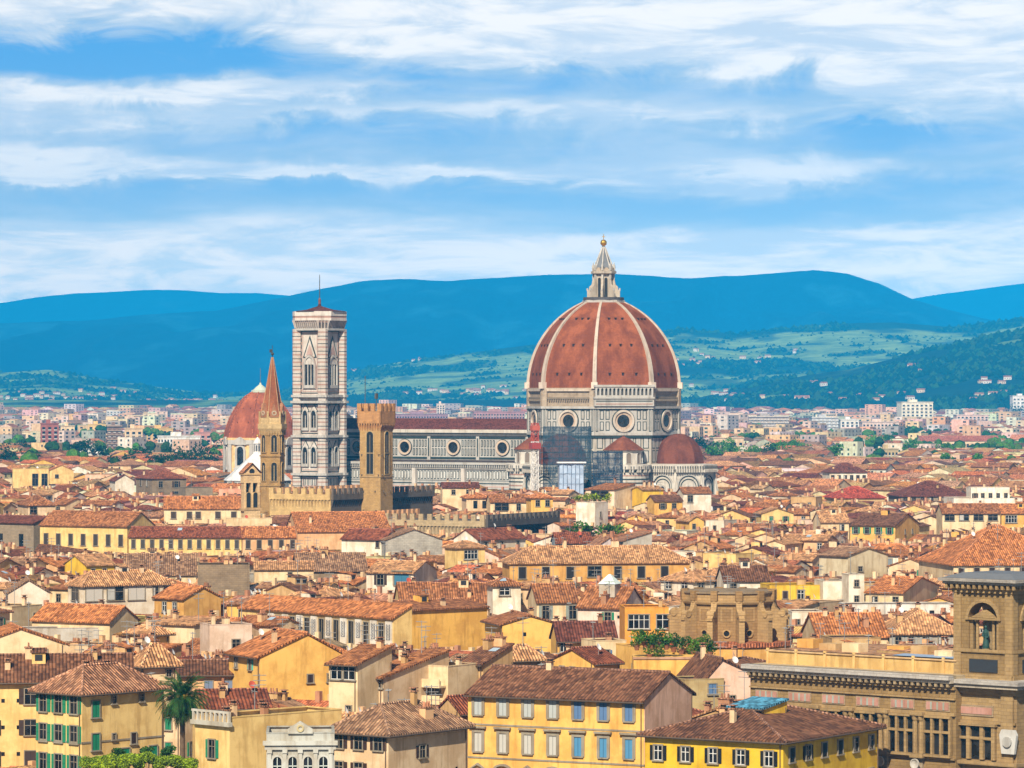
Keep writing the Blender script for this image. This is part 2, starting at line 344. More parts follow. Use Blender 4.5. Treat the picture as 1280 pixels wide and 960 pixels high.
def hill_tint(k, X, Y):
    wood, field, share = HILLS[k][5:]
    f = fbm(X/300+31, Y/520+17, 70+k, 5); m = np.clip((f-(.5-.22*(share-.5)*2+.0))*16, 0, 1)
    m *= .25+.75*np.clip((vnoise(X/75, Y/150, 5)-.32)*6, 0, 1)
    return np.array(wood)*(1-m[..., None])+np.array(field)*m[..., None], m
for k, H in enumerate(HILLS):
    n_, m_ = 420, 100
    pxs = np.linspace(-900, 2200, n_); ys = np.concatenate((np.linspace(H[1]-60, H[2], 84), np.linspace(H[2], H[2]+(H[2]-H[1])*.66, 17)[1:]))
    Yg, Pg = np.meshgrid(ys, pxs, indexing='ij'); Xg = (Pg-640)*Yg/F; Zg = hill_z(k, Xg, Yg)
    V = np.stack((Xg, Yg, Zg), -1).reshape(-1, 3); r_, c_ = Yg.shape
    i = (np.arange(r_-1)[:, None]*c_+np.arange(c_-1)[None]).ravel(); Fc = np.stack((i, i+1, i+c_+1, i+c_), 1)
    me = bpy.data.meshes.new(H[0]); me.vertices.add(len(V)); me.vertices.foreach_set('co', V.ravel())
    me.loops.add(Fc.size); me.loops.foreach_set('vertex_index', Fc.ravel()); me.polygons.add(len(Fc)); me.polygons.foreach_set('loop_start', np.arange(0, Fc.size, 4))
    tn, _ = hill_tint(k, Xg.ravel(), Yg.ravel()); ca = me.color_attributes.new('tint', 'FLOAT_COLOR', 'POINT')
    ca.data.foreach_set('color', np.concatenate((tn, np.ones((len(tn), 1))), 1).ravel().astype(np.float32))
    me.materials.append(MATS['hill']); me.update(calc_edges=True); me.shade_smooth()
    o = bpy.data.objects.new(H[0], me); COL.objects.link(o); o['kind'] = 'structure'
# woods on the hills
def blobs(pts, rs, tints, b, squash=.8):
    oct_ = [(1, 0), (0, 1), (-1, 0), (0, -1)]
    for (x, y, z), r, t in zip(pts, rs, tints):
        j = [random.uniform(.75, 1.25) for _ in range(6)]; a = random.random()
        ring = [(x+r*j[i]*math.cos(a+i*math.pi/2.5), y+r*j[i]*math.sin(a+i*math.pi/2.5), z+r*.45*squash) for i in range(5)]
        top = (x+random.uniform(-.2, .2)*r, y, z+r*1.5*squash*j[5])
        for i in range(5):
            p, q = ring[i], ring[(i+1) % 5]; tt = tuple(c*random.uniform(.8, 1.25) for c in t)
            b.poly([p, q, top], 'foliage', tt); b.poly([(p[0], p[1], z-1), (q[0], q[1], z-1), q, p], 'foliage', tt)
def treetops(pts, rs, tints, b):
    for (x, y, z), r, t in zip(pts, rs, tints):
        for _ in range(3):
            ox, oy, oz = x+random.uniform(-.5, .5)*r, y+random.uniform(-.5, .5)*r, z+random.uniform(-.25, .25)*r; q = r*random.uniform(.45, .7); a0 = random.random()
            R_ = [[(ox+q*k*random.uniform(.8, 1.2)*math.cos(a0+i*1.0472), oy+q*k*random.uniform(.8, 1.2)*math.sin(a0+i*1.0472), oz+q*h) for i in range(6)] for k, h in ((.55, -.8), (1, -.1), (.75, .55))]
            for A, B_ in ((0, 1), (1, 2)):
                for i in range(6): j = (i+1) % 6; b.poly([R_[A][i], R_[A][j], R_[B_][j], R_[B_][i]], 'foliage', tuple(c*random.uniform(.7, 1.35) for c in t))
            for i in range(6): b.poly([R_[2][i], R_[2][(i+1) % 6], (ox, oy, oz+q*.9)], 'foliage', tuple(c*random.uniform(.8, 1.35) for c in t))
wb = MB()
for k, cnt in ((0, 9000), (1, 14000)):
    H = HILLS[k]; yy = H[1]+(H[2]-H[1])*RNG.random(cnt*3)**.8; pp = RNG.uniform(-60, 1340, cnt*3); xx = (pp-640)*yy/F
    _, m = hill_tint(k, xx, yy); zz = hill_z(k, xx, yy); keep = (RNG.random(cnt*3) > m*.86) & (zz > 3) & ((k == 1) | (pp > 820)) & (vnoise(xx/90, yy/160, 8) > .38); idx = np.where(keep)[0][:cnt]
    blobs([(xx[i], yy[i], zz[i]-1) for i in idx], RNG.uniform(4, 10, len(idx))*(1-.45*m[idx]), [(.008, .034, .018) if RNG.random() < .65 else (.035, .09, .025) for i in idx], wb)
wb.build('hillside_woods', kind='stuff', label='dense green woods covering the slopes behind the city', cat='woods')
# haze: one box of air
hz = MB(); hz.box(-12500, 12500, -160, 27000, -3, 790, 'paint')
ho = hz.build('haze', kind='stuff', label='pale blue air over the city and the hills', cat='haze')
hm = bpy.data.materials.new('haze'); hm.use_nodes = True; hm.node_tree.nodes.clear()
pv = hm.node_tree.nodes.new('ShaderNodeVolumePrincipled'); oo = hm.node_tree.nodes.new('ShaderNodeOutputMaterial')
pv.inputs['Color'].default_value = (.006, .43, 1.0, 1); pv.inputs['Density'].default_value = HAZE; pv.inputs['Anisotropy'].default_value = -.6
hm.node_tree.links.new(pv.outputs[0], oo.inputs['Volume']); ho.data.materials.clear(); ho.data.materials.append(hm)

# ------------------------------------------------------------------ landmark colours
W = (.50, .475, .44); G = (.035, .055, .052); PK = (.46, .28, .22); PB = (.42, .33, .24); RT = (.275, .078, .028); DRT = (.18, .05, .035); ST = (.52, .36, .17); DST = (.20, .155, .11)
CR = (.80, .62, .38); DK = (.02, .02, .022); GOLD = (.9, .55, .12)
def oct_pts(r, z, n=8, ph=22.5, c=(0, 0)): return [(c[0]+r*math.cos(R(ph+360/n*i)), c[1]+r*math.sin(R(ph+360/n*i)), z) for i in range(n)]
def side(c, r, n, i, ph):
    "wall frame of side i of a regular n-gon with corner radius r; returns frame centred on the side and its half width"
    a = R(ph+360/n*i); b_ = R(ph+360/n*(i+1)); p = np.array((c[0]+r*math.cos(a), c[1]+r*math.sin(a), 0)); q = np.array((c[0]+r*math.cos(b_), c[1]+r*math.sin(b_), 0))
    ax = (q-p)/np.linalg.norm(q-p); return Fr((p+q)/2, ax, (ax[1], -ax[0], 0)), np.linalg.norm(q-p)/2
def panels(b, fr, a0, a1, c0, c1, nu, nv, line=.3, m='marble', dark=G, light=W, b0=0.0, gap=.35):
    du = (a1-a0)/nu; dv = (c1-c0)/nv
    for i in range(nu):
        for j in range(nv):
            A0, A1, C0, C1 = a0+i*du+gap, a0+(i+1)*du-gap, c0+j*dv+gap, c0+(j+1)*dv-gap
            b.box(A0, A1, b0, b0+.05, C0, C1, m, dark, fr); b.box(A0+line, A1-line, b0, b0+.09, C0+line, C1-line, m, light, fr)
def bands(b, fr, a0, a1, c0, c1, step, cols, b0=.0, th=.06, frac=.35, m='marble'):
    c = c0; k = 0
    while c < c1-.1: b.box(a0, a1, b0, b0+th, c, min(c+step*frac, c1), m, cols[k % len(cols)], fr); c += step; k += 1

def cathedral():
    T = empty('cathedral', (WX(754.5, 1500), 1500, 0), R(59.5), 'marble cathedral with a huge red tiled octagonal dome and white lantern', 'cathedral')
    # lower octagon body
    b = MB(); b.lathe([(28.8, 0), (28.8, 40)], 8, 'marble', (.5, .45, .38), ph=22.5)
    for i in range(8):
        f, hw = side((0, 0), 28.8, 8, i, 22.5)
        panels(b, f, -hw+.5, hw-.5, 29, 39.5, 7, 2); bands(b, f, -hw, hw, 2, 28, 1.5, [G, PK, G])
        b.box(-hw-.3, hw+.3, 0, .9, 39.6, 40.7, 'marble', W, f); b.box(-hw-.1, hw+.1, 0, .5, 38.6, 39.2, 'marble', G, f)
    b.build('crossing_wall', T)
    b = MB(); b.lathe([(29.3, 40.3), (29.3, 50), (28.9, 50)], 8, 'marble', W, ph=22.5)
    oc = []
    for i in range(8):
        f, hw = side((0, 0), 29.3, 8, i, 22.5)
        b.box(-hw, -hw+1.6, 0, .35, 40.3, 50, 'marble', W, f); b.box(hw-1.6, hw, 0, .35, 40.3, 50, 'marble', W, f)
        for s in (-1, 1):
            panels(b, f, *sorted((s*(hw-1.7), s*5.0)), 41, 49.3, 2, 2)
            b.box(s*(hw-.8)-.42, s*(hw-.8)+.42, .3, .45, 41, 49.3, 'marble', G, f); b.box(s*(hw-.8)-.2, s*(hw-.8)+.2, .3, .5, 41.3, 49, 'marble', W, f)
        b.box(-hw-.4, hw+.4, 0, .8, 49.6, 50.5, 'marble', W, f); b.box(-hw, hw, 0, .3, 49.2, 49.6, 'marble', G, f)
        w = MB(); w.ring(circ(4.2, 0, 45, 28), circ(3.4, 0, 45, 28), 0, .75, 'marble', (.6, .52, .44), f); w.ring(circ(4.5, 0, 45, 28), circ(4.2, 0, 45, 28), 0, .3, 'marble', G, f)
        w.ring(circ(3.4, 0, 45, 28), circ(2.4, 0, 45, 28), -.3, .2, 'marble', (.55, .42, .32), f); w.poly([f.p(a, .12, c) for a, c in circ(2.45, 0, 45, 28)], 'glass'); oc.append(w)
    dr = b.build('drum', T)
    for w in oc: w.build('round_window', dr)
    b = MB(); b.lathe([(28.9, 50), (28.9, 57.0), (29.6, 57.0), (29.6, 57.5)], 8, 'stone', PB, ph=22.5)
    for i in range(8):
        f, hw = side((0, 0), 28.9, 8, i, 22.5)
        b.box(-hw, hw, 0, .5, 53.2, 53.9, 'stone', (.25, .2, .15), f); b.box(-hw-.2, hw+.2, 0, .7, 56.2, 57.2, 'marble', (.6, .5, .4), f)
        for k in range(22): b.box(-hw+.7+k*(2*hw-1.4)/21-.2, -hw+.7+k*(2*hw-1.4)/21+.2, 0, .7, 52.4, 53.2, 'stone', (.3, .24, .18), f)
        for s in (-1, 1): b.box(s*(hw-.9)-.9, s*(hw-.9)+.9, 0, .9, 50.4, 57, 'stone', (.5, .4, .3), f)
    b.build('unfinished_brick_band', T)
    f, hw = side((0, 0), 28.9, 8, 4, 22.5)   # the face turned to the right of the camera
    g = MB(); g.box(-hw-.6, hw+.6, 0, 1.8, 50.6, 53.6, 'marble', W, f); g.box(-hw-.8, hw+.8, 0, 2.2, 53.4, 54.1, 'marble', W, f); g.box(-hw-.8, hw+.8, 0, 2.3, 57.8, 58.6, 'marble', W, f)
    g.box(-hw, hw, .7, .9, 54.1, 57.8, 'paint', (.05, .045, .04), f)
    for k in range(15):
        a = -hw+.1+k*(2*hw-.2)/14; g.box(a-.33, a+.33, .9, 2.0, 54.1, 57.8, 'marble', W, f)
        if k < 14: 
            d = (2*hw-.2)/14; g.extr([(a+.3, 57.9), (a+.3, 56.7), (a+.45, 57.15), (a+d/2, 57.4), (a+d-.45, 57.15), (a+d-.3, 56.7), (a+d-.3, 57.9)], 1.5, 2.0, 'marble', W, f)
            g.box(a+.3, a+d-.3, 1.6, 1.9, 54.1, 54.7, 'marble', W, f)
    bands(g, f, -hw, hw, 51.2, 53.2, 1.1, [PK, G], b0=1.8)
    g.build('gallery', T)
    # dome shell
    rad = lambda z: math.sqrt(36.1**2-(z-57.4)**2)-7.1
    zs = [57.4+33*(1-math.cos(t*math.pi/2*1.0)) if 0 else 57.4+33*t for t in np.linspace(0, 1, 23)]
    b = MB(); b.lathe([(rad(z), z) for z in zs], 8, 'dometile', RT, ph=22.5, cap=True)
    for i in range(8):
        a = R(45*i+45); 
        for zz, sp_ in ((62.6, 5.2), (73.5, 4.2), (83.5, 2.6)):
            for s in (-1, 0, 1):
                r = rad(zz)*math.cos(R(22.5)); ca, sa = math.cos(a), math.sin(a); x = r*ca-s*sp_*sa; y = r*sa+s*sp_*ca
                f2 = Fr((x, y, zz), (-sa, ca, 0), (ca, sa, 0)); b.box(-.35, .35, -.6, .25, -.45, .45, 'paint', (.03, .02, .018), f2); b.box(-.5, .5, -.7, .45, .45, .65, 'tile', (.2, .09, .05), f2)
    dm = b.build('dome', T)
    for i in range(8):
        a = R(22.5+45*i); ca, sa = math.cos(a), math.sin(a); rb = MB()
        for z0, z1 in zip(zs[:-1], zs[1:]):
            w0, w1 = .8-.35*(z0-57.4)/33, .8-.35*(z1-57.4)/33; q = []
            for z, w in ((z0, w0), (z1, w1)):
                r = rad(z); o = lambda rr, ww: (rr*ca-ww*sa, rr*sa+ww*ca, z+(.0)); q.append([o(r-.6, -w), o(r+.75, -w), o(r+.75, w), o(r-.6, w)])
            for k in range(3): rb.poly([q[0][k], q[0][k+1], q[1][k+1], q[1][k]], 'marble', (.54, .45, .37))
        rb.box(-1.2, 1.2, -1, 1.4, 57.2, 59.6, 'marble', (.72, .6, .5), Fr((rad(58)*ca, rad(58)*sa, 0), (-sa, ca, 0), (ca, sa, 0)))
        rb.build('rib', dm)
    # lantern
    L = MB(); L.lathe([(8.2, 89.9), (8.2, 91.0), (7.6, 91.0)], 8, 'marble', W, ph=22.5); L.lathe([(3.5, 90.9), (3.5, 101), (4.9, 101.2), (4.9, 102.1), (3.9, 102.4), (3.8, 103.2), (4.2, 103.4)], 8, 'marble', (.46, .40, .33), ph=22.5)
    for i in range(8):
        a = R(22.5+45*i); ca, sa = math.cos(a), math.sin(a); f = Fr((0, 0, 0), (ca, sa, 0), (-sa, ca, 0))
        L.extr([(3.2, 91), (6.3, 91), (6.3, 94.6), (5.7, 95.0), (5.5, 96.2), (4.6, 97.0), (4.2, 99.0), (3.2, 99.5)], -.4, .4, 'marble', (.50, .43, .35), f, back=True)
        L.box(3.4, 4.3, -.35, .35, 99, 101.2, 'marble', W, f); L.box(3.5, 4.5, -.35, .35, 102.4, 104.3, 'marble', W, f); L.lathe([(.4, 104.3), (.0, 105.8)], 5, 'marble', W, c=(4*ca, 4*sa), cap=False); L.box(6.0, 6.5, -.3, .3, 94.6, 95.6, 'marble', W, f)
        f3, hw = side((0, 0), 3.5, 8, i, 22.5); L.extr(arch(1.2, 7.8, 0, 91.8), 0, .12, 'paint', (.03, .028, .028), f3); L.extr(arch(1.5, 1.3, 0, 102.2), .55, .95, 'marble', (.5, .4, .3), f3)
    L.lathe([(7.8, 91), (7.8, 92.1)], 24, 'paint', (.09, .08, .08), cap=False)
    lan = L.build('lantern', T)
    c = MB(); c.lathe([(3.8, 103.3), (2.7, 105.4), (1.9, 107.6), (1.1, 109.8), (.55, 111.4), (.6, 111.8)], 8, 'marble', (.17, .18, .20), ph=22.5)
    for i in range(8):
        a = R(22.5+45*i); c.tube((3.8*math.cos(a), 3.8*math.sin(a), 103.4), (.55*math.cos(a), .55*math.sin(a), 111.4), .2, 'marble', (.6, .56, .52))
    c.build('spire', lan)
    g = MB(); g.ball((0, 0, 113.0), 1.25, 'metal', GOLD, 12); g.lathe([(.45, 111.5), (.3, 112)], 8, 'metal', GOLD); g.build('gilded_ball', lan)
    g = MB(); g.box(-.1, .1, -.1, .1, 114.1, 116.3, 'metal', GOLD); g.box(-.6, .6, -.1, .1, 115.2, 115.45, 'metal', GOLD, Fr((0, 0, 0), (.5, -.86, 0), (.86, .5, 0))); g.build('cross', lan)
    # nave along +y
    b = MB(); b.box(-10.5, 10.5, 24, 118, 0, 41, 'marble', W, bottom=False)
    fl = Fr((-10.5, 0, 0), (0, 1, 0), (-1, 0, 0)); ws = []
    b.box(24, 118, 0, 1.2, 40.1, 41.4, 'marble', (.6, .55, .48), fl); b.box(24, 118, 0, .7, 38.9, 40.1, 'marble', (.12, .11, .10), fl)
    b.box(24, 118, 0, .3, 37.9, 38.4, 'marble', G, fl); b.box(24, 118, 0, .3, 30.0, 30.7, 'marble', G, fl)
    bay = 22.2
    for k in range(4):
        a0 = 27.5+k*bay; a1 = a0+bay; ac = (a0+a1)/2
        b.box(a0-.7, a0+.7, 0, .5, 28, 39, 'marble', W, fl); b.box(a0-.25, a0+.25, .5, .56, 31, 38, 'marble', G, fl)
        panels(b, fl, a0+1, ac-3.4, 31, 37.6, 5, 2, gap=.25); panels(b, fl, ac+3.4, a1-1, 31, 37.6, 5, 2, gap=.25)
        w = MB(); w.ring(circ(3.0, ac, 34.4, 24), circ(2.2, ac, 34.4, 24), 0, .6, 'marble', (.6, .47, .36), fl); w.ring(circ(3.25, ac, 34.4, 24), circ(3.0, ac, 34.4, 24), 0, .25, 'marble', G, fl); w.poly([fl.p(p, .08, q) for p, q in circ(2.25, ac, 34.4, 24)], 'glass'); ws.append(w)
    nv = b.build('nave_wall', T)
    for w in ws: w.build('round_window', nv)
    b = MB(); b.poly([(-11.6, 24, 41.3), (-11.6, 118, 41.3), (0, 118, 45.6), (0, 24, 45.6)], 'tile', DRT); b.poly([(11.6, 24, 41.3), (11.6, 118, 41.3), (0, 118, 45.6), (0, 24, 45.6)], 'tile', DRT)
    b.box(-11.6, 11.6, 24, 118, 41.1, 41.3, 'tile', DRT); b.build('nave_roof', T)
    b = MB(); fw = Fr((0, 118, 0), (-1, 0, 0), (0, 1, 0)); b.extr([(-22, 0), (22, 0), (22, 30), (13, 36), (13, 43), (0, 48.5), (-13, 43), (-13, 36), (-22, 30)], 0, 2.2, 'marble', (.66, .62, .57), fw, back=True)
    b.build('west_front', T)
    b = MB(); b.box(-21.5, 21.5, 26, 117, 0, 28, 'marble', W, bottom=False); fa = Fr((-21.5, 0, 0), (0, 1, 0), (-1, 0, 0))
    b.box(26, 117, 0, 1.1, 28, 28.9, 'marble', W, fa); b.box(26, 117, 0, .5, 26.2, 26.6, 'marble', (.4, .36, .32), fa)
    n = 92
    for k in range(n): a = 26.5+k*90/(n-1); b.box(a-.2, a+.2, 0, .9, 26.9, 28, 'marble', W, fa)
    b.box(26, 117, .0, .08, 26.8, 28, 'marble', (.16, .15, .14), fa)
    for k in range(60):
        a = 28+k*1.48; b.box(a, a+.95, 0, .08, 22.4, 25.6, 'marble', G, fa); b.box(a+.22, a+.73, 0, .12, 22.7, 25.3, 'marble', (.72, .7, .66), fa)
    bands(b, fa, 26, 117, 18.2, 22, 1.2, [G, (.6, .4, .34), G]); bands(b, fa, 26, 117, 4, 12, 1.2, [G, (.6, .4, .34), G])
    for k in range(40): b.box(28+k*2.2, 29.6+k*2.2, 0, .08, 12.6, 17.6, 'marble', G, fa); b.box(28.3+k*2.2, 29.3+k*2.2, 0, .13, 13, 17.2, 'marble', W, fa)
    for k in range(5): b.box(27+k*bay-.8, 27+k*bay+.8, 0, 1.4, 0, 26.6, 'marble', (.66, .6, .54), fa)
    b.build('aisle_wall', T)
    b = MB(); b.poly([(-22.3, 26, 28.95), (-22.3, 117, 28.95), (-10.4, 117, 29.6), (-10.4, 26, 29.6)], 'tile', (.10, .07, .06)); b.poly([(22.3, 26, 28.95), (22.3, 117, 28.95), (10.4, 117, 29.6), (10.4, 26, 29.6)], 'tile', (.10, .07, .06)); b.build('aisle_roof', T)
    # tribunes
    for ang in (180, 270, 0):
        a = R(ang); cx, cy_ = 32.5*math.cos(a), 32.5*math.sin(a); ph = ang+22.5
        b = MB(); b.lathe([(13.6, 0), (13.6, 26.8), (14.6, 26.9), (14.6, 28.6), (13.9, 28.6), (9.0, 28.9)], 8, 'marble', (.62, .57, .50), c=(cx, cy_), ph=ph)
        wn = []
        for i in range(8):
            f, hw = side((cx, cy_), 13.6, 8, i, ph)
            if f.o[0]*math.cos(a)+f.o[1]*math.sin(a) < 31: continue
            bands(b, f, -hw, hw, 1, 14, 1.3, [G, G, PK]); b.box(-hw, hw, 0, .3, 25.8, 26.3, 'marble', G, f)
            b.ring(arch(9, 15.6, 0, 9.5, n=10), arch(8, 15.1, 0, 9.5, n=10), 0, .5, 'marble', W, f); b.ring(arch(8, 15.1, 0, 9.5, n=10), arch(7.4, 14.8, 0, 9.5, n=10), 0, .3, 'marble', G, f)
            b.ring(arch(6.3, 13.9, 0, 9.5, n=10), arch(5.8, 13.6, 0, 9.5, n=10), 0, .2, 'marble', G, f)
            w = MB(); w.extr(arch(2.2, 9.5, 0, 11, True), 0, .25, 'glass', fr=f); w.ring(arch(3.0, 10.2, 0, 10.8, True), arch(2.2, 9.5, 0, 11, True), 0, .5, 'marble', W, f); wn.append(w)
            for k in range(11):
                q = -hw+.3+k*(2*hw-.6)/10; b.box(q-.25, q+.25, .1, 1.5, 25.7, 26.9, 'marble', (.6, .55, .48), f); b.box(q+.2, q+.7, 1.12, 1.2, 27.2, 28.1, 'marble', (.12, .12, .11), f)
            for s in (-1, 1):   # buttress at each corner
                b.extr([(0, 0), (2.6, 0), (2.2, 14), (0, 26)], -.7, .7, 'marble', (.6, .55, .48), Fr(f.p(s*hw, 0, 0), f.n, f.a), back=True)
        tb = b.build('tribune', T)
        for w in wn: w.build('arched_window', tb)
        b = MB(); b.lathe([(9.6*math.cos(t), 28.8+11.4*math.sin(t)) for t in np.linspace(0, math.pi/2*.97, 9)], 8, 'dometile', (.17, .052, .028), c=(cx, cy_), ph=ph)
        for i in range(8): pass
        b.lathe([(.6, 40), (.5, 41.4), (0, 42)], 8, 'marble', W, c=(cx, cy_), cap=False); b.build('half_dome', tb)
    for ang in (135, 225, 315, 45):
        a = R(ang); cx, cy_ = 27.5*math.cos(a), 27.5*math.sin(a)
        b = MB(); b.lathe([(9.6, 0), (9.6, 26.9), (10.6, 27), (10.6, 28.6), (7.0, 28.8), (7.0, 33.6), (7.6, 33.7), (7.6, 34.2)], 20, 'marble', (.64, .59, .52), c=(cx, cy_))
        for i in range(20):
            f, hw = side((cx, cy_), 7.0, 20, i, 0)
            if f.o[0]*math.cos(a)+f.o[1]*math.sin(a) < 27: continue
            if i % 2 == 0: b.extr(arch(1.7, 3.9, 0, 29.2), 0, .12, 'marble', (.22, .17, .13), f); b.ring(arch(2.2, 4.2, 0, 29.1), arch(1.7, 3.9, 0, 29.2), 0, .35, 'marble', W, f)
            f, hw = side((cx, cy_), 9.6, 20, i, 0); bands(b, f, -hw, hw, 2, 26.5, 1.4, [G, PK, G])
            for q in (-.8, .3): b.box(q, q+.5, .1, 1.1, 25.8, 26.9, 'marble', (.6, .55, .48), f); b.box(q+.5, q+.9, 1.0, 1.08, 27.2, 28.1, 'marble', (.12, .12, .11), f)
        ex = b.build('exedra', T)
        b = MB(); b.lathe([(8.0, 34.1), (5.4, 36.0), (2.6, 38.1), (0, 39.4)], 20, 'dometile', (.21, .065, .03), c=(cx, cy_), cap=False); b.build('cone_roof', ex)
    VIS.append((636, 892, 1420, 606)); VIS.append((425, 655, 1480, 606)); OCC.append(foot((T.location.x-45, 1450), 0, 90, 95)); OCC.append(foot((T.location.x-130, 1480), 0, 110, 110))
cathedral()

def campanile():
    T = empty('campanile', (WX(399.5, 1525), 1525, 0), R(56), 'tall square bell tower of white, pink and green marble with a mast', 'bell tower')
    b = MB(); H = 80.4; s = 6.1; b.box(-s, s, -s, s, 0, H, 'marble', (.58, .49, .43))
    for sx in (-1, 1):
        for sy in (-1, 1):
            b.lathe([(2.05, 0), (2.05, H)], 8, 'marble', (.60, .53, .47), c=(sx*s, sy*s), ph=22.5)
            z = 2
            k = 0
            while z < H-1:
                if not any(abs(z-q) < 1.5 for q in (24, 38.8, 52.5)):
                    b.lathe([(2.1, z), (2.1, z+(.5 if k % 2 else .25))], 8, 'marble', PK if k % 2 else G, c=(sx*s, sy*s), ph=22.5, cap=False)
                z += 1.45; k += 1
    for z0, e in ((17.6, .5), (23.6, .6), (38.3, .6), (51.6, .8), (53.9, .5)):
        b.lathe([(s*1.414+2.1+e, z0), (s*1.414+2.1+e, z0+.9)], 4, 'marble', W, ph=45)
        for sx in (-1, 1):
            for sy in (-1, 1): b.lathe([(2.1+e, z0), (2.1+e, z0+.9)], 8, 'marble', W, c=(sx*s, sy*s), ph=22.5)
    wins = []
    LT = (.62, .56, .50); PKW = (.50, .34, .29)
    for i, (o, ax, n) in enumerate((((-s, 0), (0, -1), (-1, 0)), ((0, -s), (1, 0), (0, -1)), ((s, 0), (0, 1), (1, 0)), ((0, s), (-1, 0), (0, 1)))):
        f = Fr((*o, 0), (*ax, 0), (*n, 0)); hw = 4.2
        for z0, z1 in ((2, 16.8), (18.8, 23.3), (25, 38), (39.8, 51.2), (55.4, 79.6)):
            b.box(-hw, hw, 0, .1, z0, z1, 'marble', LT, f)
            b.ring([(-hw, z0), (hw, z0), (hw, z1), (-hw, z1)], [(-hw+.3, z0+.3), (hw-.3, z0+.3), (hw-.3, z1-.3), (-hw+.3, z1-.3)], .1, .2, 'marble', G, f)
            b.ring([(-hw+.6, z0+.6), (hw-.6, z0+.6), (hw-.6, z1-.6), (-hw+.6, z1-.6)], [(-hw+.9, z0+.9), (hw-.9, z0+.9), (hw-.9, z1-.9), (-hw+.9, z1-.9)], .1, .2, 'marble', PKW, f)
        panels(b, f, -hw+.6, hw-.6, 19.2, 23, 4, 1, b0=.1); panels(b, f, -hw+.6, hw-.6, 4, 16, 3, 2, b0=.1)
        for z0, hh in ((27.2, 7.4), (41.2, 7.6)):
            for q in (-2.05, 2.05):
                w = MB(); w.extr(arch(2.5, hh, q, z0, True), .1, .16, 'glass', fr=f); w.ring(arch(3.3, hh+.6, q, z0-.2, True), arch(2.4, hh, q, z0, True), .1, .75, 'marble', W, f)
                w.box(q-.14, q+.14, .16, .5, z0, z0+hh-2, 'marble', W, f); w.box(q-1.2, q+1.2, .16, .6, z0, z0+.9, 'marble', W, f); wins.append(('double_window', w))
                b.extr([(q-1.95, z0+hh-.6), (q+1.95, z0+hh-.6), (q, z0+hh+2.7)], .1, .3, 'marble', G, f); b.extr([(q-1.5, z0+hh-.3), (q+1.5, z0+hh-.3), (q, z0+hh+2.1)], .1, .38, 'marble', LT, f)
        z0, hh = 57.4, 12.6; w = MB(); w.extr(arch(4.6, hh-.6, 0, z0, True), .1, .16, 'glass', fr=f)
        w.ring(arch(6.4, hh+.9, 0, z0-.3, True), arch(5.4, hh+.2, 0, z0, True), .1, .5, 'marble', (.35, .27, .24), f); w.ring(arch(5.4, hh+.2, 0, z0, True), arch(4.5, hh-.6, 0, z0, True), .1, .8, 'marble', W, f)
        for q in (-.75, .75): w.box(q-.16, q+.16, .16, .6, z0, z0+hh-3, 'marble', W, f)
        w.extr([(-2.2, z0+hh-3.4), (2.2, z0+hh-3.4), (1.9, z0+hh-2), (0, z0+hh-.6), (-1.9, z0+hh-2)], .16, .5, 'marble', (.6, .55, .5), f); w.box(-2.4, 2.4, .16, .8, z0, z0+1.2, 'marble', W, f); wins.append(('triple_window', w))
        b.extr([(-3.3, z0+hh-.8), (3.3, z0+hh-.8), (0, z0+hh+7.8)], .1, .26, 'marble', G, f); b.extr([(-2.6, z0+hh-.4), (2.6, z0+hh-.4), (0, z0+hh+6.4)], .1, .34, 'marble', LT, f); b.extr([(-1.6, z0+hh+.3), (1.6, z0+hh+.3), (0, z0+hh+4.4)], .1, .42, 'marble', PKW, f)
        for k in range(9): b.box(-hw-.2, -hw+.25, .1, .3, 56+k*2.6, 57.1+k*2.6, 'marble', PK, f); b.box(hw-.25, hw+.2, .1, .3, 56+k*2.6, 57.1+k*2.6, 'marble', PK, f)
    tw = b.build('tower_shaft', T)
    for nm, w in wins: w.build(nm, T)
    # corbelled crown, following the octagonal corners
    c = MB()
    def crown(e, z0, z1, t):
        d = s+2.05*.924+e; k = s-2.05*.383-e*.2; pts = [(d, k), (k, d), (-k, d), (-d, k), (-d, -k), (-k, -d), (k, -d), (d, -k)]
        for (p, q) in zip(pts, pts[1:]+pts[:1]): c.poly([(*p, z0), (*q, z0), (*q, z1), (*p, z1)], 'marble', t)
        c.poly([(*p, z1) for p in pts], 'marble', t); c.poly([(*p, z0) for p in pts[::-1]], 'marble', t); return pts
    crown(.1, 79.8, 80.6, W); crown(.5, 82.8, 83.6, (.5, .34, .30)); crown(1.3, 83.6, 84.6, (.7, .62, .56)); crown(1.2, 84.6, 85.4, PK); pts = crown(1.35, 85.4, 87.2, (.7, .64, .58))
    pin = crown(.0, 80.6, 82.9, (.13, .11, .10))
    for (p, q) in zip(pin, pin[1:]+pin[:1]):
        p = np.array(p); q = np.array(q); L_ = np.linalg.norm(q-p); m_ = max(2, int(L_/.95)); ax = (q-p)/L_; n = np.array((ax[1], -ax[0])); n = n if n@(p+q) > 0 else -n
        f = Fr((*p, 0), (*ax, 0), (*n, 0))
        for k in range(m_+1): a = L_*k/m_; c.extr([(0, 80.6), (.5, 82), (1.1, 83.7), (0, 83.7)], -.2, .2, 'marble', (.66, .58, .52), Fr(f.p(a, 0, 0), f.n, f.a), back=True)
    c.build('cornice', T)
    r = MB(); r.lathe([(10.6, 87.25), (9.8, 87.4), (5.6, 87.9), (.8, 89.3), (.5, 90.2)], 8, 'tile', DRT, ph=22.5); r.build('roof', T)
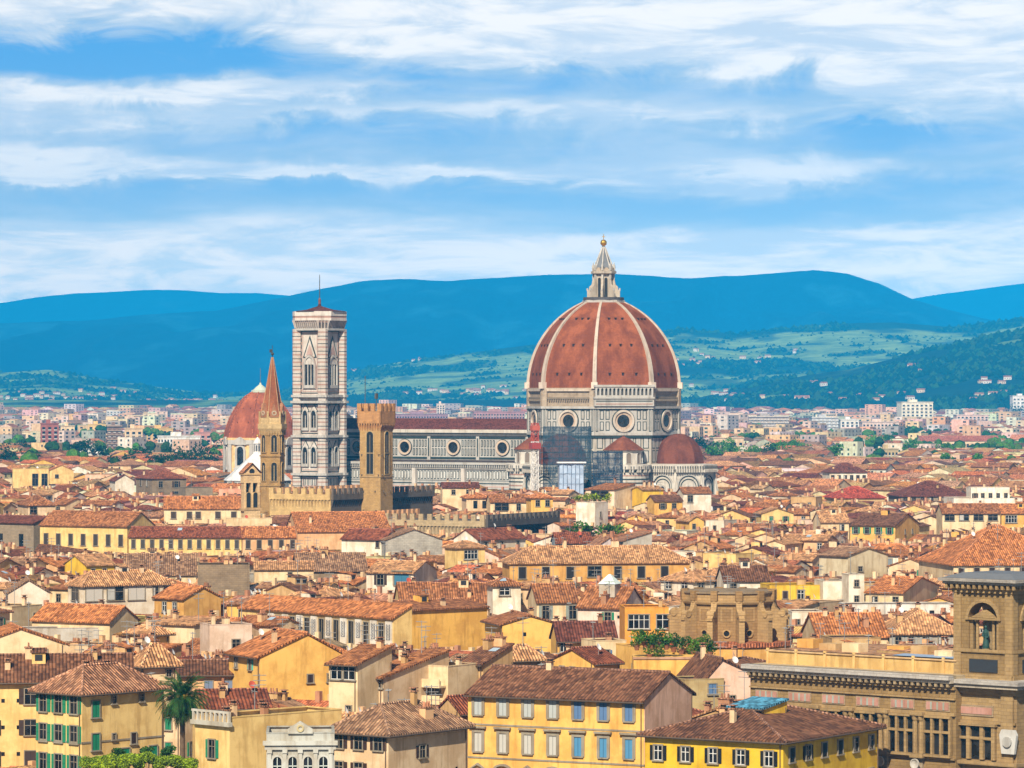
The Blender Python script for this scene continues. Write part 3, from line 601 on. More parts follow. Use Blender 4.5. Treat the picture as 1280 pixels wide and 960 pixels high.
    r = MB(); r.tube((0, 0, 90.5), (0, 0, 101.5), .22, 'paint', (.08, .06, .055), r2=.12); r.lathe([(.55, 90.2), (.5, 92.0), (.2, 92.6)], 8, 'paint', (.2, .08, .06)); r.build('mast', T)
    VIS.append((365, 434, 1510, 608)); OCC.append(foot((T.location.x-12, 1512), 0, 24, 24))
campanile()

def battlements(b, fr, L_, z, w=1.15, gap=1.05, h=1.9, t=ST, th=.7, m='stone', fork=False):
    n = int((L_+gap)/(w+gap)); p = (L_+gap)/n
    for k in range(n): b.box(k*p, k*p+p-gap, -th, 0, z, z+h, m, t, fr)
def bargello():
    d = 1165; T = empty('stone_tower', (WX(470.4, d), d, 0), R(61), 'slender square tower of tan stone with battlements, in front of the nave', 'tower')
    s = 3.55; b = MB(); TS = (.50, .31, .12); b.box(-s, s, -s, s, 0, 45, 'stone', TS)
    frs = [Fr((-s, s, 0), (0, -1, 0), (-1, 0, 0)), Fr((-s, -s, 0), (1, 0, 0), (0, -1, 0)), Fr((s, -s, 0), (0, 1, 0), (1, 0, 0)), Fr((s, s, 0), (-1, 0, 0), (0, 1, 0))]
    for f in frs: b.box(-.1, 2*s+.1, 0, .15, 30.4, 30.8, 'stone', (.45, .3, .14), f)
    for f in frs:
        for zz, aa in ((20.5, 1.2), (20.5, 5.5), (26.2, 1.2), (26.2, 5.2), (37, .6), (37, 6.5), (31, .6), (31, 6.4)): b.box(aa, aa+.3, 0, .5, zz, zz+.3, 'stone', (.2, .15, .1), f)
    b.build('shaft', T)
    for f in frs:
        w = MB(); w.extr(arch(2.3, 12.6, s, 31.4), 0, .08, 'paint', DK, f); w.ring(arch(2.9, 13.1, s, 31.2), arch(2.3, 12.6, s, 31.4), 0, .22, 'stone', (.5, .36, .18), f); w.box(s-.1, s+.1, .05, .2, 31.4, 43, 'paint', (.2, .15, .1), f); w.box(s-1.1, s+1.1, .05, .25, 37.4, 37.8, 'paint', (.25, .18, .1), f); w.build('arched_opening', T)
    c = MB(); e = .62; OT = (.54, .28, .11)
    for f in frs:
        for k in range(9): c.extr([(0, 44.2), (.62, 45.9), (.62, 46.6), (0, 46.6)], -.22, .22, 'stone', OT, Fr(f.p(k*2*s/8, 0, 0), f.n, f.a), back=True)
        c.box(-e, 2*s+e, -.0, e, 46.4, 50.0, 'stone', OT, f); battlements(c, Fr(f.p(-e, e+.01, 0), f.a, f.n), 2*s+2*e, 50.0, w=1.3, gap=.95, h=2.3, t=OT)
    c.box(-s, s, -s, s, 45, 50, 'stone', OT); c.build('battlement', T)
    for x, y, h in ((-3.8, 1.6, 60.5), (0, 0, 55.5)):
        m = MB(); m.tube((x, y, 50), (x, y, h), .12, 'paint', (.1, .1, .1)); 
        if h < 58: m.box(x-.5, x+.5, y-.3, y+.3, h-1.8, h-.2, 'paint', (.1, .09, .08))
        m.build('mast' if h > 58 else 'weather_vane', T)
    VIS.append((446, 495, 1155, 616)); OCC.append(foot((T.location.x-6, d-6), 0, 12, 12))
    # palace walls, each a battlemented block
    for (cx, cy_, z, th, xa, xb, tl, tr, lab, dl) in ((414, 622.5, 25.6, 58, 338, 541, (.66, .46, .20), (.16, .125, .095), 'battlemented palace with a dark wall, below the slender stone tower', 1150), (607, 651, 19.6, 62, 428, 697, (.50, .38, .22), (.13, .105, .085), 'low brown battlemented palace wing between orange roofs, under the nave', 1095)):
        C = np.array((WX(cx, dl), dl)); th_ = R(th); T = empty('fortified_palace', (*C, 0), th_, lab, 'palace')
        lu = ((xb-640)*C[1]-F*C[0])/(F*math.cos(th_)-(xb-640)*math.sin(th_)); lv = ((xa-640)*C[1]-F*C[0])/(-F*math.sin(th_)-(xa-640)*math.cos(th_))
        lu = min(lu, 62)
        fL = Fr((0, lv, 0), (0, -1, 0), (-1, 0, 0)); fF = Fr((0, 0, 0), (1, 0, 0), (0, -1, 0))
        b = MB(); b.box(0, lu, 0, lv, 0, z-1.5, 'stone', tr, bottom=False); b.box(-.35, 0, 0, lv, 0, z-1.5, 'stone', tl); b.build('wall', T)
        c = MB(); c.box(0, lu, 0, lv, z-1.5, z-1.0, 'stone', tr)
        for f, L_, t in ((fL, lv, tl), (fF, lu, tr)):
            c.box(0, L_, -.9, .75, z-1.6, z, 'stone', t, f); k = 0
            while k < L_-.8: c.extr([(0, z-3.9), (.35, z-2.6), (.75, z-1.6), (0, z-1.6)], -.22, .22, 'stone', t, Fr(f.p(k+.4, 0.35 if f is fL else 0, 0), f.n, f.a), back=True); k += 1.15
            battlements(c, Fr(f.p(0, .76, 0), f.a, f.n), L_, z, w=1.35, gap=1.35, h=1.75, t=t)
        for L0, L1, fr in ((0, lu, Fr((0, lv, 0), (1, 0, 0), (0, 1, 0))),): battlements(c, fr, lu, z, w=1.35, gap=1.35, h=1.75, t=(.62, .34, .17)); c.box(0, lu, -.7, 0, z-1.6, z, 'stone', (.62, .34, .17), fr)
        c.build('battlement', T); OCC.append(foot(C, th_, lu, lv, 1)); VIS.append((xa, xb, C[1], cy_+(20 if cx < 500 else 17)))
bargello()

def spire_tower():
    d = 1200; T = empty('spired_bell_tower', (WX(340.5, d), d, 0), R(12), 'tan stone hexagonal bell tower with a sharp red-brown spire', 'bell tower')
    TS = (.46, .28, .105); b = MB(); b.lathe([(3.75, 0), (3.75, 27), (4.0, 27), (4.0, 27.6), (3.7, 27.6), (3.7, 36), (4.0, 36), (4.0, 36.5), (3.65, 36.5), (3.65, 43.2)], 6, 'stone', TS)
    b.build('shaft', T)
    for i in range(6):
        f, hw = side((0, 0), 3.7, 6, i, 0)
        for z0, hh in ((28.6, 5.6), (37.4, 5.2)):
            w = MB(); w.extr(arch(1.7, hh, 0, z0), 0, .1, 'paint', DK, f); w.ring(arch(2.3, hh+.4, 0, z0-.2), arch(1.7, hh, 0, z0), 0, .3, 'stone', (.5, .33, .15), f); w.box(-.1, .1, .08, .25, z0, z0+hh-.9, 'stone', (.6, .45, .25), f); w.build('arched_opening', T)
    c = MB(); c.lathe([(3.7, 43.0), (4.5, 44.6), (4.5, 46.0), (3.9, 46.0), (3.9, 48.2)], 6, 'stone', (.66, .48, .24))
    for i in range(6):
        f, hw = side((0, 0), 3.75, 6, i, 0)
        for k in range(5): c.box(-hw+.25+k*(2*hw-.5)/4-.14, -hw+.25+k*(2*hw-.5)/4+.14, -.1, .45, 42.6, 44.3, 'stone', (.5, .33, .15), f)
        f, hw = side((0, 0), 3.9, 6, i, 0); c.extr([(-hw*.72, 48), (hw*.72, 48), (0, 52.3)], -.9, .15, 'stone', (.42, .2, .1), f); c.ring(circ(.75, 0, 49.3, 12), circ(.45, 0, 49.3, 12), .1, .3, 'stone', (.6, .5, .36), f)
        c.box(-hw-.3, -hw+.3, -.3, .2, 46, 49.8, 'stone', (.6, .42, .2), f)
    c.build('crown', T)
    s = MB(); s.lathe([(3.5, 48.0), (2.6, 53), (1.3, 60), (.28, 66.4)], 6, 'dometile', (.34, .12, .05), cap=True)
    for i in range(6): a = R(60*i); s.tube((3.5*math.cos(a), 3.5*math.sin(a), 48), (.28*math.cos(a), .28*math.sin(a), 66.4), .16, 'stone', (.5, .3, .16), r2=.1)
    s.build('spire', T)
    m = MB(); m.tube((0, 0, 66.2), (0, 0, 70), .1, 'paint', (.05, .05, .05)); m.ball((0, 0, 67.4), .5, 'paint', (.06, .06, .06), 6); m.box(-.9, -.05, -.05, .05, 67.8, 68.8, 'paint', (.05, .05, .05)); m.build('weather_vane', T)
    VIS.append((324, 358, 1195, 622)); OCC.append(foot((T.location.x-5, d-5), 0, 10, 10))
spire_tower()

def chapel_dome():
    d = 1800; T = empty('domed_chapel', (WX(325.5, d), d, 0), R(14), 'big smooth orange-red dome with a flat pale cap, behind the spire', 'church')
    b = MB(); CW = (.80, .55, .26); b.lathe([(17.0, 0), (17.0, 34.0), (17.6, 34.2), (17.6, 35.2)], 8, 'plaster', CW, ph=22.5); dr = b.build('drum', T)
    for i in range(8):
        f, hw = side((0, 0), 17.0, 8, i, 22.5)
        p = MB(); p.box(-hw-.3, -hw+1.5, 0, .5, 15, 34, 'marble', W, f); p.box(hw-1.5, hw+.3, 0, .5, 15, 34, 'marble', W, f); p.box(-hw, hw, 0, .6, 32.2, 34.2, 'marble', W, f)
        p.extr([(-3.4, 32), (3.4, 32), (2.4, 34.6), (0, 35.6), (-2.4, 34.6)], 0, 1.0, 'marble', W, f); p.build('pilasters', dr)
        w = MB(); w.extr(arch(3.6, 8.6, 0, 22.6), 0, .2, 'glass', fr=f); w.ring(arch(5.8, 10.4, 0, 21.6), arch(3.6, 8.6, 0, 22.6), 0, .6, 'marble', W, f); w.box(-3.4, 3.4, 0, .9, 20.6, 21.6, 'marble', W, f); w.build('arched_window', dr)
    b = MB(); prof = [(17.1, 35.2), (16.6, 38), (15.6, 41), (14.2, 44.5), (12.4, 47.8), (10.2, 51), (7.4, 53.8), (4.0, 56.0)]
    b.lathe(prof, 8, 'dometile', (.38, .11, .05), ph=22.5)
    for i in range(8):
        a = R(22.5+45*i)
        for (r0, z0), (r1, z1) in zip(prof[:-1], prof[1:]): b.tube((r0*math.cos(a), r0*math.sin(a), z0), (r1*math.cos(a), r1*math.sin(a), z1), .35, 'tile', (.45, .13, .06))
        a = R(45*i)
        for r_, z_, k_ in ((14.6, 41.6, 3), (11.4, 48, 2)):
            for s in (-1, 1): x = r_*.94*math.cos(a)-s*k_*math.sin(a); y = r_*.94*math.sin(a)+s*k_*math.cos(a); b.box(x-.35, x+.35, y-.35, y+.35, z_-.4, z_+.9, 'paint', (.1, .03, .02))
    b.build('dome', T)
    b = MB(); b.lathe([(4.2, 55.9), (4.2, 56.9), (3.4, 57.1), (1.8, 58.6), (.5, 59.6), (.4, 60.4)], 16, 'paint', (.50, .55, .45)); b.tube((0, 0, 60), (0, 0, 67), .12, 'paint', (.15, .13, .1)); b.build('lantern_cap', T)
    VIS.append((278, 366, 1785, 584)); OCC.append(foot((T.location.x-19, d-19), 0, 38, 38))
    d = 1580; T = empty('baptistery', (WX(322, d), d, 0), R(10), 'low octagonal building with a white pyramid roof and small lantern', 'baptistery')
    b = MB(); b.lathe([(14, 0), (14, 20.4)], 8, 'marble', W, ph=22.5)
    for i in range(8): f, hw = side((0, 0), 14, 8, i, 22.5); panels(b, f, -hw+.3, hw-.3, 13, 20, 4, 1)
    b.build('wall', T); b = MB(); b.lathe([(14.4, 20.4), (1.6, 31.4)], 8, 'marble', (.66, .67, .68), ph=22.5); b.build('roof', T)
    b = MB(); b.lathe([(1.9, 31), (1.9, 31.8), (1.3, 31.8), (1.3, 35), (1.8, 35.2), (1.2, 36.6), (.2, 37.8)], 8, 'marble', (.78, .76, .74)); b.ball((0, 0, 38.4), .5, 'metal', GOLD, 6)
    for i in range(8): f, hw = side((0, 0), 1.3, 8, i, 0); b.extr(arch(.6, 2.6, 0, 32), 0, .05, 'paint', DK, f)
    b.build('lantern', T); VIS.append((279, 365, 1565, 600)); OCC.append(foot((T.location.x-15, d-15), 0, 30, 30))
chapel_dome()

def bell_gable():
    d = 1090; T = empty('bell_gable', (WX(313, d), d, 0), R(24), 'narrow cream bell gable with two arched bell openings and tiled top', 'bell gable')
    c = (.74, .52, .28); b = MB(); b.box(-2.3, 2.3, -1.5, 1.5, 0, 23, 'stone', c); b.box(-2.3, -1.7, -1.2, 1.2, 23, 33, 'stone', c); b.box(1.7, 2.3, -1.2, 1.2, 23, 33, 'stone', c); b.box(-.3, .3, -1.2, 1.2, 23, 33, 'stone', c)
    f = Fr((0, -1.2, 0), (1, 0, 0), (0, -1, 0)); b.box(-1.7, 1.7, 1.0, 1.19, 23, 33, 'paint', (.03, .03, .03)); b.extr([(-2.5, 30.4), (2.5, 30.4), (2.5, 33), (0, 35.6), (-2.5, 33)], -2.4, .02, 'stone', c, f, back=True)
    b.box(-2.7, 2.7, -1.5, 1.5, 22.6, 23.4, 'stone', (.6, .4, .2)); b.box(-2.8, 2.8, -1.45, 1.45, 32.6, 33.1, 'stone', (.6, .4, .2)); b.extr(circ(.8, 0, 33.6, 14), 0, .06, 'paint', DK, f); b.build('masonry', T)
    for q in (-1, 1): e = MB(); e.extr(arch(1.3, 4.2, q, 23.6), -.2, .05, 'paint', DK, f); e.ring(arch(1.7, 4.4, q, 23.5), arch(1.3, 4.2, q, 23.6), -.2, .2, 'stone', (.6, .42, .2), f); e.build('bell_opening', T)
    b = MB(); b.poly([(-3.0, -1.8, 33.1), (0, -1.8, 36.0), (0, 1.8, 36.0), (-3.0, 1.8, 33.1)], 'tile', (.6, .25, .12)); b.poly([(3.0, -1.8, 33.1), (0, -1.8, 36.0), (0, 1.8, 36.0), (3.0, 1.8, 33.1)], 'tile', (.6, .25, .12)); b.build('roof', T)
    VIS.append((302, 326, 1085, 650)); OCC.append(foot((T.location.x-3, d-3), 0, 6, 6))
bell_gable()

def scaffold(px0, px1, py0, py1, d, depth, th, step, t, lab, net):
    C = (WX(px0, d), d); z0, z1 = WZ(py1, d), WZ(py0, d); w = (px1-px0)*d/F/math.cos(R(th)); T = empty('scaffolding', (*C, 0), R(th), lab, 'scaffolding')
    b = MB(); nx = max(2, int(w/step)); nz = max(2, int((z1-0)/2.2))
    for i in range(nx+1):
        for j in (0, depth): b.tube((w*i/nx, j, 0), (w*i/nx, j, z1), .09, 'paint', t, 4)
    for k in range(nz+1):
        z = z1*k/nz
        for j in (0, depth): b.tube((0, j, z), (w, j, z), .08, 'paint', t, 4)
        for i in (0, w): b.tube((i, 0, z), (i, depth, z), .08, 'paint', t, 4)
        if z > z0-3: b.box(0, w, .1, depth-.1, z+.1, z+.16, 'paint', (.25, .2, .16))
    b.build('poles', T)
    n = MB(); n.box(-.1, w+.1, -.25, -.2, max(0, z0-6), z1+.6, 'net', net); n.box(w+.15, w+.2, -.2, depth, max(0, z0-6), z1+.6, 'net', net); n.build('netting', T)
scaffold(679, 739, 535, 590, 1428, 5, 12, 3.0, (.10, .13, .16), 'scaffolding with blue netting in front of the left tribune under the drum', (.05, .09, .13))
scaffold(741, 778, 566, 612, 1424, 4, 8, 2.6, (.06, .08, .11), 'darker blue-netted scaffolding below the drum, right of the pale tarpaulin', (.03, .06, .11))
def tarp():
    d = 1420; T = empty('tarpaulin_screen', (WX(698.5, d), d, 0), R(6), 'pale blue tarpaulin screen hung on scaffolding under the red dome', 'tarpaulin')
    w = 31*d/F; z0, z1 = 8, WZ(579, d); b = MB(); nu, nv_ = 6, 12
    for i in range(nu):
        for j in range(nv_):
            g = lambda p, q: (w*p/nu, -.25*math.sin(p*2.1+q)-.15*math.cos(q*1.7+p), z0+(z1-z0)*q/nv_)
            b.poly([g(i, j), g(i+1, j), g(i+1, j+1), g(i, j+1)], 'paint', (.42, .52, .68) if (i+j) % 3 else (.36, .46, .62))
    for i in range(nu+1): b.tube((w*i/nu, -.5, z0), (w*i/nu, -.5, z1), .07, 'paint', (.2, .26, .36), 4)
    for j in range(0, nv_+1, 2): b.tube((0, -.5, z0+(z1-z0)*j/nv_), (w, -.5, z0+(z1-z0)*j/nv_), .07, 'paint', (.2, .26, .36), 4)
    b.build('sheet', T); b = MB(); b.box(-.6, w+.9, -.9, 2.5, z1, z1+.5, 'paint', (.75, .76, .78)); b.build('top_board', T); b = MB()
    for x in (0, w): b.tube((x, .6, 0), (x, .6, z1), .12, 'paint', (.2, .2, .22)); b.tube((x, 2.3, 0), (x, 2.3, z1), .12, 'paint', (.2, .2, .22))
    b.build('poles', T)
tarp()
def hoist():
    d = 1416; T = empty('crane_mast', (WX(668.7, d), d, 0), R(20), 'white lattice hoist mast with a red top beside the left tribune', 'crane mast')
    s = 1.05; z1 = WZ(552, d); zt = WZ(529, d)
    def lat(z0, z1_, t, name, r=.14):
        b = MB(); n = int((z1_-z0)/1.9)
        for x in (-s, s):
            for y in (-s, s): b.tube((x, y, z0), (x, y, z1_), r, 'paint', t, 4)
        for k in range(n):
            a, c = z0+(z1_-z0)*k/n, z0+(z1_-z0)*(k+1)/n
            for p, q in (((-s, -s), (s, -s)), ((s, -s), (s, s)), ((s, s), (-s, s)), ((-s, s), (-s, -s))):
                b.tube((*p, a), (*q, c), r*.7, 'paint', t, 4); b.tube((*q, a), (*p, c), r*.7, 'paint', t, 4); b.tube((*p, c), (*q, c), r*.7, 'paint', t, 4)
        b.build(name, T)
    lat(0, z1, (.7, .68, .66), 'lattice'); lat(z1, zt, (.45, .08, .05), 'top_section')
    b = MB(); b.box(-1.7, 1.7, -1.7, 1.7, z1-2.6, z1-.4, 'paint', (.35, .06, .05)); b.box(-1.4, 1.4, -1.4, 1.4, z1+4, z1+5.8, 'paint', (.5, .12, .08)); b.build('platform', T)
hoist()
# ------------------------------------------------------------------ houses
WALL = dict(cream=(.80, .62, .38), white=(.80, .72, .60), yellow=(.82, .49, .13), ochre=(.70, .39, .11), peach=(.76, .47, .25), pink=(.80, .54, .42), grey=(.46, .42, .36),
            olive=(.52, .40, .20), tan=(.58, .38, .18), gold=(.84, .48, .06), lemon=(.80, .52, .05), straw=(.82, .58, .23), stone=(.32, .25, .17), brown=(.30, .22, .14), lilac=(.60, .52, .52), beige=(.74, .55, .35), orange=(.80, .36, .06))
ROOF = dict(russet=(.42, .165, .065), orange=(.60, .22, .075), tan=(.62, .32, .15), brown=(.22, .095, .05), pinkish=(.42, .20, .11), wine=(.21, .065, .04), dusty=(.38, .21, .12), darkred=(.29, .085, .04))
GREEN = (.02, .20, .10); BROWN = (.045, .022, .015); BLUE = (.10, .18, .34); GREYB = (.22, .25, .27); BLACK = (.010, .008, .008); AQUA = (.10, .45, .36); GREY = (.34, .33, .30)
STONE_FR = (.31, .27, .21)
def roof_polys(lu, lv, h, kind, rh, r=.5, hb=None, ov=.55, og=.25):
    "top faces of the roof in house coordinates (x along the right face, y along the left face)"
    sw = kind in ('v', 'sv'); A, B = (lv, lu) if kind in ('v', 'su') else (lu, lv)
    # a runs along the ridge, b across it
    hb = h if hb is None else hb
    if kind in ('u', 'v'):
        s1 = rh/(r*B); s2 = (h+rh-hb)/((1-r)*B); z1 = h-s1*ov; z2 = hb-s2*ov
        P = [[(-og, -ov, z1), (A+og, -ov, z1), (A+og, r*B, h+rh), (-og, r*B, h+rh)], [(-og, r*B, h+rh), (A+og, r*B, h+rh), (A+og, B+ov, z2), (-og, B+ov, z2)]]
    elif kind in ('su', 'sv'):
        s1 = rh/B; P = [[(-og, -ov, h-s1*ov), (A+og, -ov, h-s1*ov), (A+og, B+.1, h+rh+s1*.1), (-og, B+.1, h+rh+s1*.1)]]
    elif kind == 'hip':
        sw = lv > lu; A, B = (lv, lu) if sw else (lu, lv); i = min(B/2*.95, A/2-.05); s1 = rh/(B/2); z = h-s1*ov; o = ov
        P = [[(-o, -o, z), (A+o, -o, z), (A-i, B/2, h+rh), (i, B/2, h+rh)], [(A+o, B+o, z), (-o, B+o, z), (i, B/2, h+rh), (A-i, B/2, h+rh)], [(-o, B+o, z), (-o, -o, z), (i, B/2, h+rh)], [(A+o, -o, z), (A+o, B+o, z), (A-i, B/2, h+rh)]]
        return [[(y, x, z) if sw else (x, y, z) for x, y, z in p] for p in P]
    else: return []
    if kind in ('v', 'su'): P = [[(y, x, z) for x, y, z in p] for p in P]
    return P
def slab(b, P, m, t, up=.14, th=.24):
    cnt = {}; K = lambda p: tuple(round(c, 3) for c in p)
    for p in P:
        b.poly([(x, y, z+up) for x, y, z in p], m, t); b.poly([(x, y, z+up-th) for x, y, z in p[::-1]], m, tuple(c*.8 for c in t))
        for i in range(len(p)): k = frozenset((K(p[i]), K(p[(i+1) % len(p)]))); cnt[k] = cnt.get(k, 0)+1
    for p in P:
        for i in range(len(p)):
            q, r = p[i], p[(i+1) % len(p)]
            if cnt[frozenset((K(q), K(r)))] == 1: b.poly([(q[0], q[1], q[2]+up-th), (r[0], r[1], r[2]+up-th), (r[0], r[1], r[2]+up), (q[0], q[1], q[2]+up)], m, tuple(c*.8 for c in t))
def walls(b, lu, lv, h, kind, rh, t, r=.5, hb=None, m='plaster', par=0.0):
    hb = h if hb is None else hb
    q = [(0, 0), (lu, 0), (lu, lv), (0, lv)]
    if kind in ('u', 'v'):
        if kind == 'u': tops = [h, h, hb, hb]
        else: tops = [h, hb, hb, h]
    elif kind == 'sv': tops = [h, h, h+rh, h+rh]
    elif kind == 'su': tops = [h, h+rh, h+rh, h]
    else: tops = [h+(par if kind == 'flat' else 0)]*4
    for i in range(4):
        j = (i+1) % 4; p = [(*q[i], 0), (*q[j], 0), (*q[j], tops[j]), (*q[i], tops[i])]
        if kind == 'u' and i in (1, 3): yy = r*lv; p.insert(3, (q[i][0], yy, h+rh))
        if kind == 'v' and i in (0, 2): xx = r*lu; p.insert(3, (xx, q[i][1], h+rh))
        b.poly(p, m, t)
    if kind == 'flat':
        b.poly([(.25, .25, h), (lu-.25, .25, h), (lu-.25, lv-.25, h), (.25, lv-.25, h)], 'tile' if par < .3 else m, (.45, .26, .17) if par < .3 else (.5, .36, .26))
        if par:
            for x0, x1, y0, y1 in ((0, lu, 0, .25), (0, lu, lv-.25, lv), (0, .25, .25, lv-.25), (lu-.25, lu, .25, lv-.25)): b.box(x0-.04, x1+.04, y0-.04, y1+.04, h+par-.01, h+par+.12, m, tuple(c*.85 for c in t))
def roof_h(P, x, y):
    best = None
    for p in P:
        a, b_, c = (Vector(p[0]), Vector(p[1]), Vector(p[2])); n = (b_-a).cross(c-a)
        if abs(n.z) < 1e-6: continue
        z = a.z-(n.x*(x-a.x)+n.y*(y-a.y))/n.z
        best = z if best is None else min(best, z)
    return best
CACHE = {}
def cached(key, fn):
    if key not in CACHE: b = MB(); fn(b); CACHE[key] = b.mesh(key[0])
    return CACHE[key]
def put(name, me, parent, loc, rz=0):
    o = bpy.data.objects.new(name, me); COL.objects.link(o); o.parent = parent; o.location = loc; o.rotation_euler = (0, 0, rz); return o
WF = Fr((0, 0, 0), (1, 0, 0), (0, -1, 0))
def win_mesh(w, h, style, col, fcol, merged):
    def fn(b):
        f = WF; x = w/2
        if style == 'closed': b.box(-x, x, -.05, .10, 0, h, 'shutter', col, f); b.box(-.03, .03, .10, .13, 0, h, 'shutter', tuple(c*.5 for c in col), f)
        elif style == 'boxed': b.box(-x, x, -.05, .05, 0, h, 'shutter', col, f); b.box(-.03, .03, .05, .08, 0, h, 'shutter', tuple(c*.5 for c in col), f)
        else:
            b.box(-x, x, -.1, .04, 0, h, 'glass', fr=f)
            if style == 'white' or style == 'shutw':
                n = max(2, round(w/.8))
                for k in range(n+1): b.box(-x+w*k/n-.045, -x+w*k/n+.045, .04, .08, 0, h, 'paint', (.75, .73, .7), f)
                for zz in (0, h*.62, h-.07): b.box(-x, x, .04, .085, zz, zz+.07, 'paint', (.75, .73, .7), f)
            elif style != 'dark': b.box(-.03, .03, .04, .07, 0, h, 'paint', (.32, .26, .2), f); b.box(-x, x, .04, .07, h*.62, h*.62+.06, 'paint', (.32, .26, .2), f)
            if style == 'curtain': b.box(-x+.1, -.12, .04, .05, .1, h-.1, 'paint', (.5, .48, .44), f)
        e = .14
        if style != 'dark':
            b.ring([(-x-e, -.02), (x+e, -.02), (x+e, h+e), (-x-e, h+e)], [(-x, 0), (x, 0), (x, h), (-x, h)], -.05, .17, 'plaster', fcol, f); b.box(-x-.25, x+.25, -.05, .26, -.16, 0, 'plaster', fcol, f)
        if style in ('boxed', 'pedi', 'pediarc'):
            b.ring([(-x-.38, -.02), (x+.38, -.02), (x+.38, h+.3), (-x-.38, h+.3)], [(-x-.13, 0), (x+.13, 0), (x+.13, h+.13), (-x-.13, h+.13)], -.05, .14, 'plaster', fcol, f)
        if style == 'boxed' and h > 2.1: b.box(-x-.65, x+.65, -.05, .45, h+.55, h+.78, 'plaster', fcol, f)
        if style == 'pedi': b.ring([(-x-.75, h+.4), (x+.75, h+.4), (0, h+1.25)], [(-x-.2, h+.6), (x+.2, h+.6), (0, h+.98)], -.05, .4, 'plaster', fcol, f)
        if style == 'pediarc': b.ring([((x+.75)*math.cos(t), h+.4+.85*math.sin(t)) for t in np.linspace(0, math.pi, 11)], [((x+.3)*math.cos(t), h+.58+.42*math.sin(t)) for t in np.linspace(0, math.pi, 11)], -.05, .4, 'plaster', fcol, f)
        if merged and style in ('shut', 'shutw'):
            for s in (-1, 1): q = sorted((s*(x+.03), s*(x+w/2))); b.box(q[0], q[1], .0, .10, 0, h, 'shutter', col, f)
    return fn
def shut_mesh(w, h, col):
    def fn(b): b.box(-w/4, w/4, .0, .1, 0, h, 'shutter', col, WF); b.box(-w/4+.06, w/4-.06, .1, .12, h*.5-.04, h*.5+.04, 'shutter', tuple(c*.7 for c in col), WF)
    return fn
def add_window(T, face, lu, lv, a, z, w, h, style, col, near=False, fcol=STONE_FR):
    me = cached(('window', w, h, style, col, fcol, near), win_mesh(w, h, style, col, fcol, not near))
    loc, rz = {'F': ((a, 0, z), 0), 'L': ((0, a, z), -math.pi/2), 'R': ((lu, a, z), math.pi/2), 'B': ((a, lv, z), math.pi)}[face]
    o = put('window', me, T, loc, rz)
    if near and style in ('shut', 'shutw'):
        sm = cached(('shutter', w, h, col), shut_mesh(w, h, col))
        for s in (-1, 1): put('shutter', sm, o, (s*(w*.75+.03), 0, 0), 0)
    return o
def chimney_mesh(k, t):
    def fn(b):
        w = (.35, .45, .3)[k]; L = (.35, .8, .3)[k]; H = (1.0, 1.2, 1.6)[k]
        b.box(-L, L, -w, w, -1.2, H, 'plaster', t); b.box(-L-.12, L+.12, -w-.12, w+.12, H, H+.14, 'tile', (.4, .2, .12))
        if k == 1:
            for x in (-.45, .1, .5): b.lathe([(.16, H+.14), (.12, H+.7)], 6, 'tile', (.5, .22, .12), c=(x, 0))
        else: b.box(-L*.7, L*.7, -w*.7, w*.7, H+.14, H+.4, 'paint', (.06, .05, .04)); b.box(-L-.1, L+.1, -w-.1, w+.1, H+.4, H+.5, 'tile', (.42, .2, .12))
    return fn
def dish_mesh(t):
    def fn(b): b.tube((0, 0, -.6), (0, 0, 1.1), .04, 'paint', (.3, .3, .3), 4); b.lathe([(0, .0), (.3, .05), (.45, .14)], 10, 'paint', t, cap=False)
    def fn2(b):
        b.tube((0, 0, -.6), (0, 0, 1.1), .04, 'paint', (.3, .3, .3), 4); c = np.array((0, -.15, 1.25)); n = np.array((.3, -.85, .4)); n /= np.linalg.norm(n); e = np.cross(n, Z3); e /= np.linalg.norm(e); g = np.cross(n, e)
        for i in range(10):
            A, B_ = 2*math.pi*i/10, 2*math.pi*(i+1)/10; r = .5
            b.poly([c-n*.12, c+r*(e*math.cos(A)+g*math.sin(A)), c+r*(e*math.cos(B_)+g*math.sin(B_))], 'paint', t)
    return fn2
def aerial_mesh(k):
    def fn(b):
        H = (3.2, 4.5)[k]; b.tube((0, 0, -.5), (0, 0, H), .06, 'paint', (.25, .25, .25), 4)
        for z in (H-.2, H-.9): b.tube((-.9, 0, z), (.9, .1, z), .045, 'paint', (.3, .3, .3), 4)
        for x in (-.8, -.4, 0, .4, .8): b.tube((x, -.35, H-.2), (x, .35, H-.2), .025, 'paint', (.3, .3, .3), 4)
    return fn
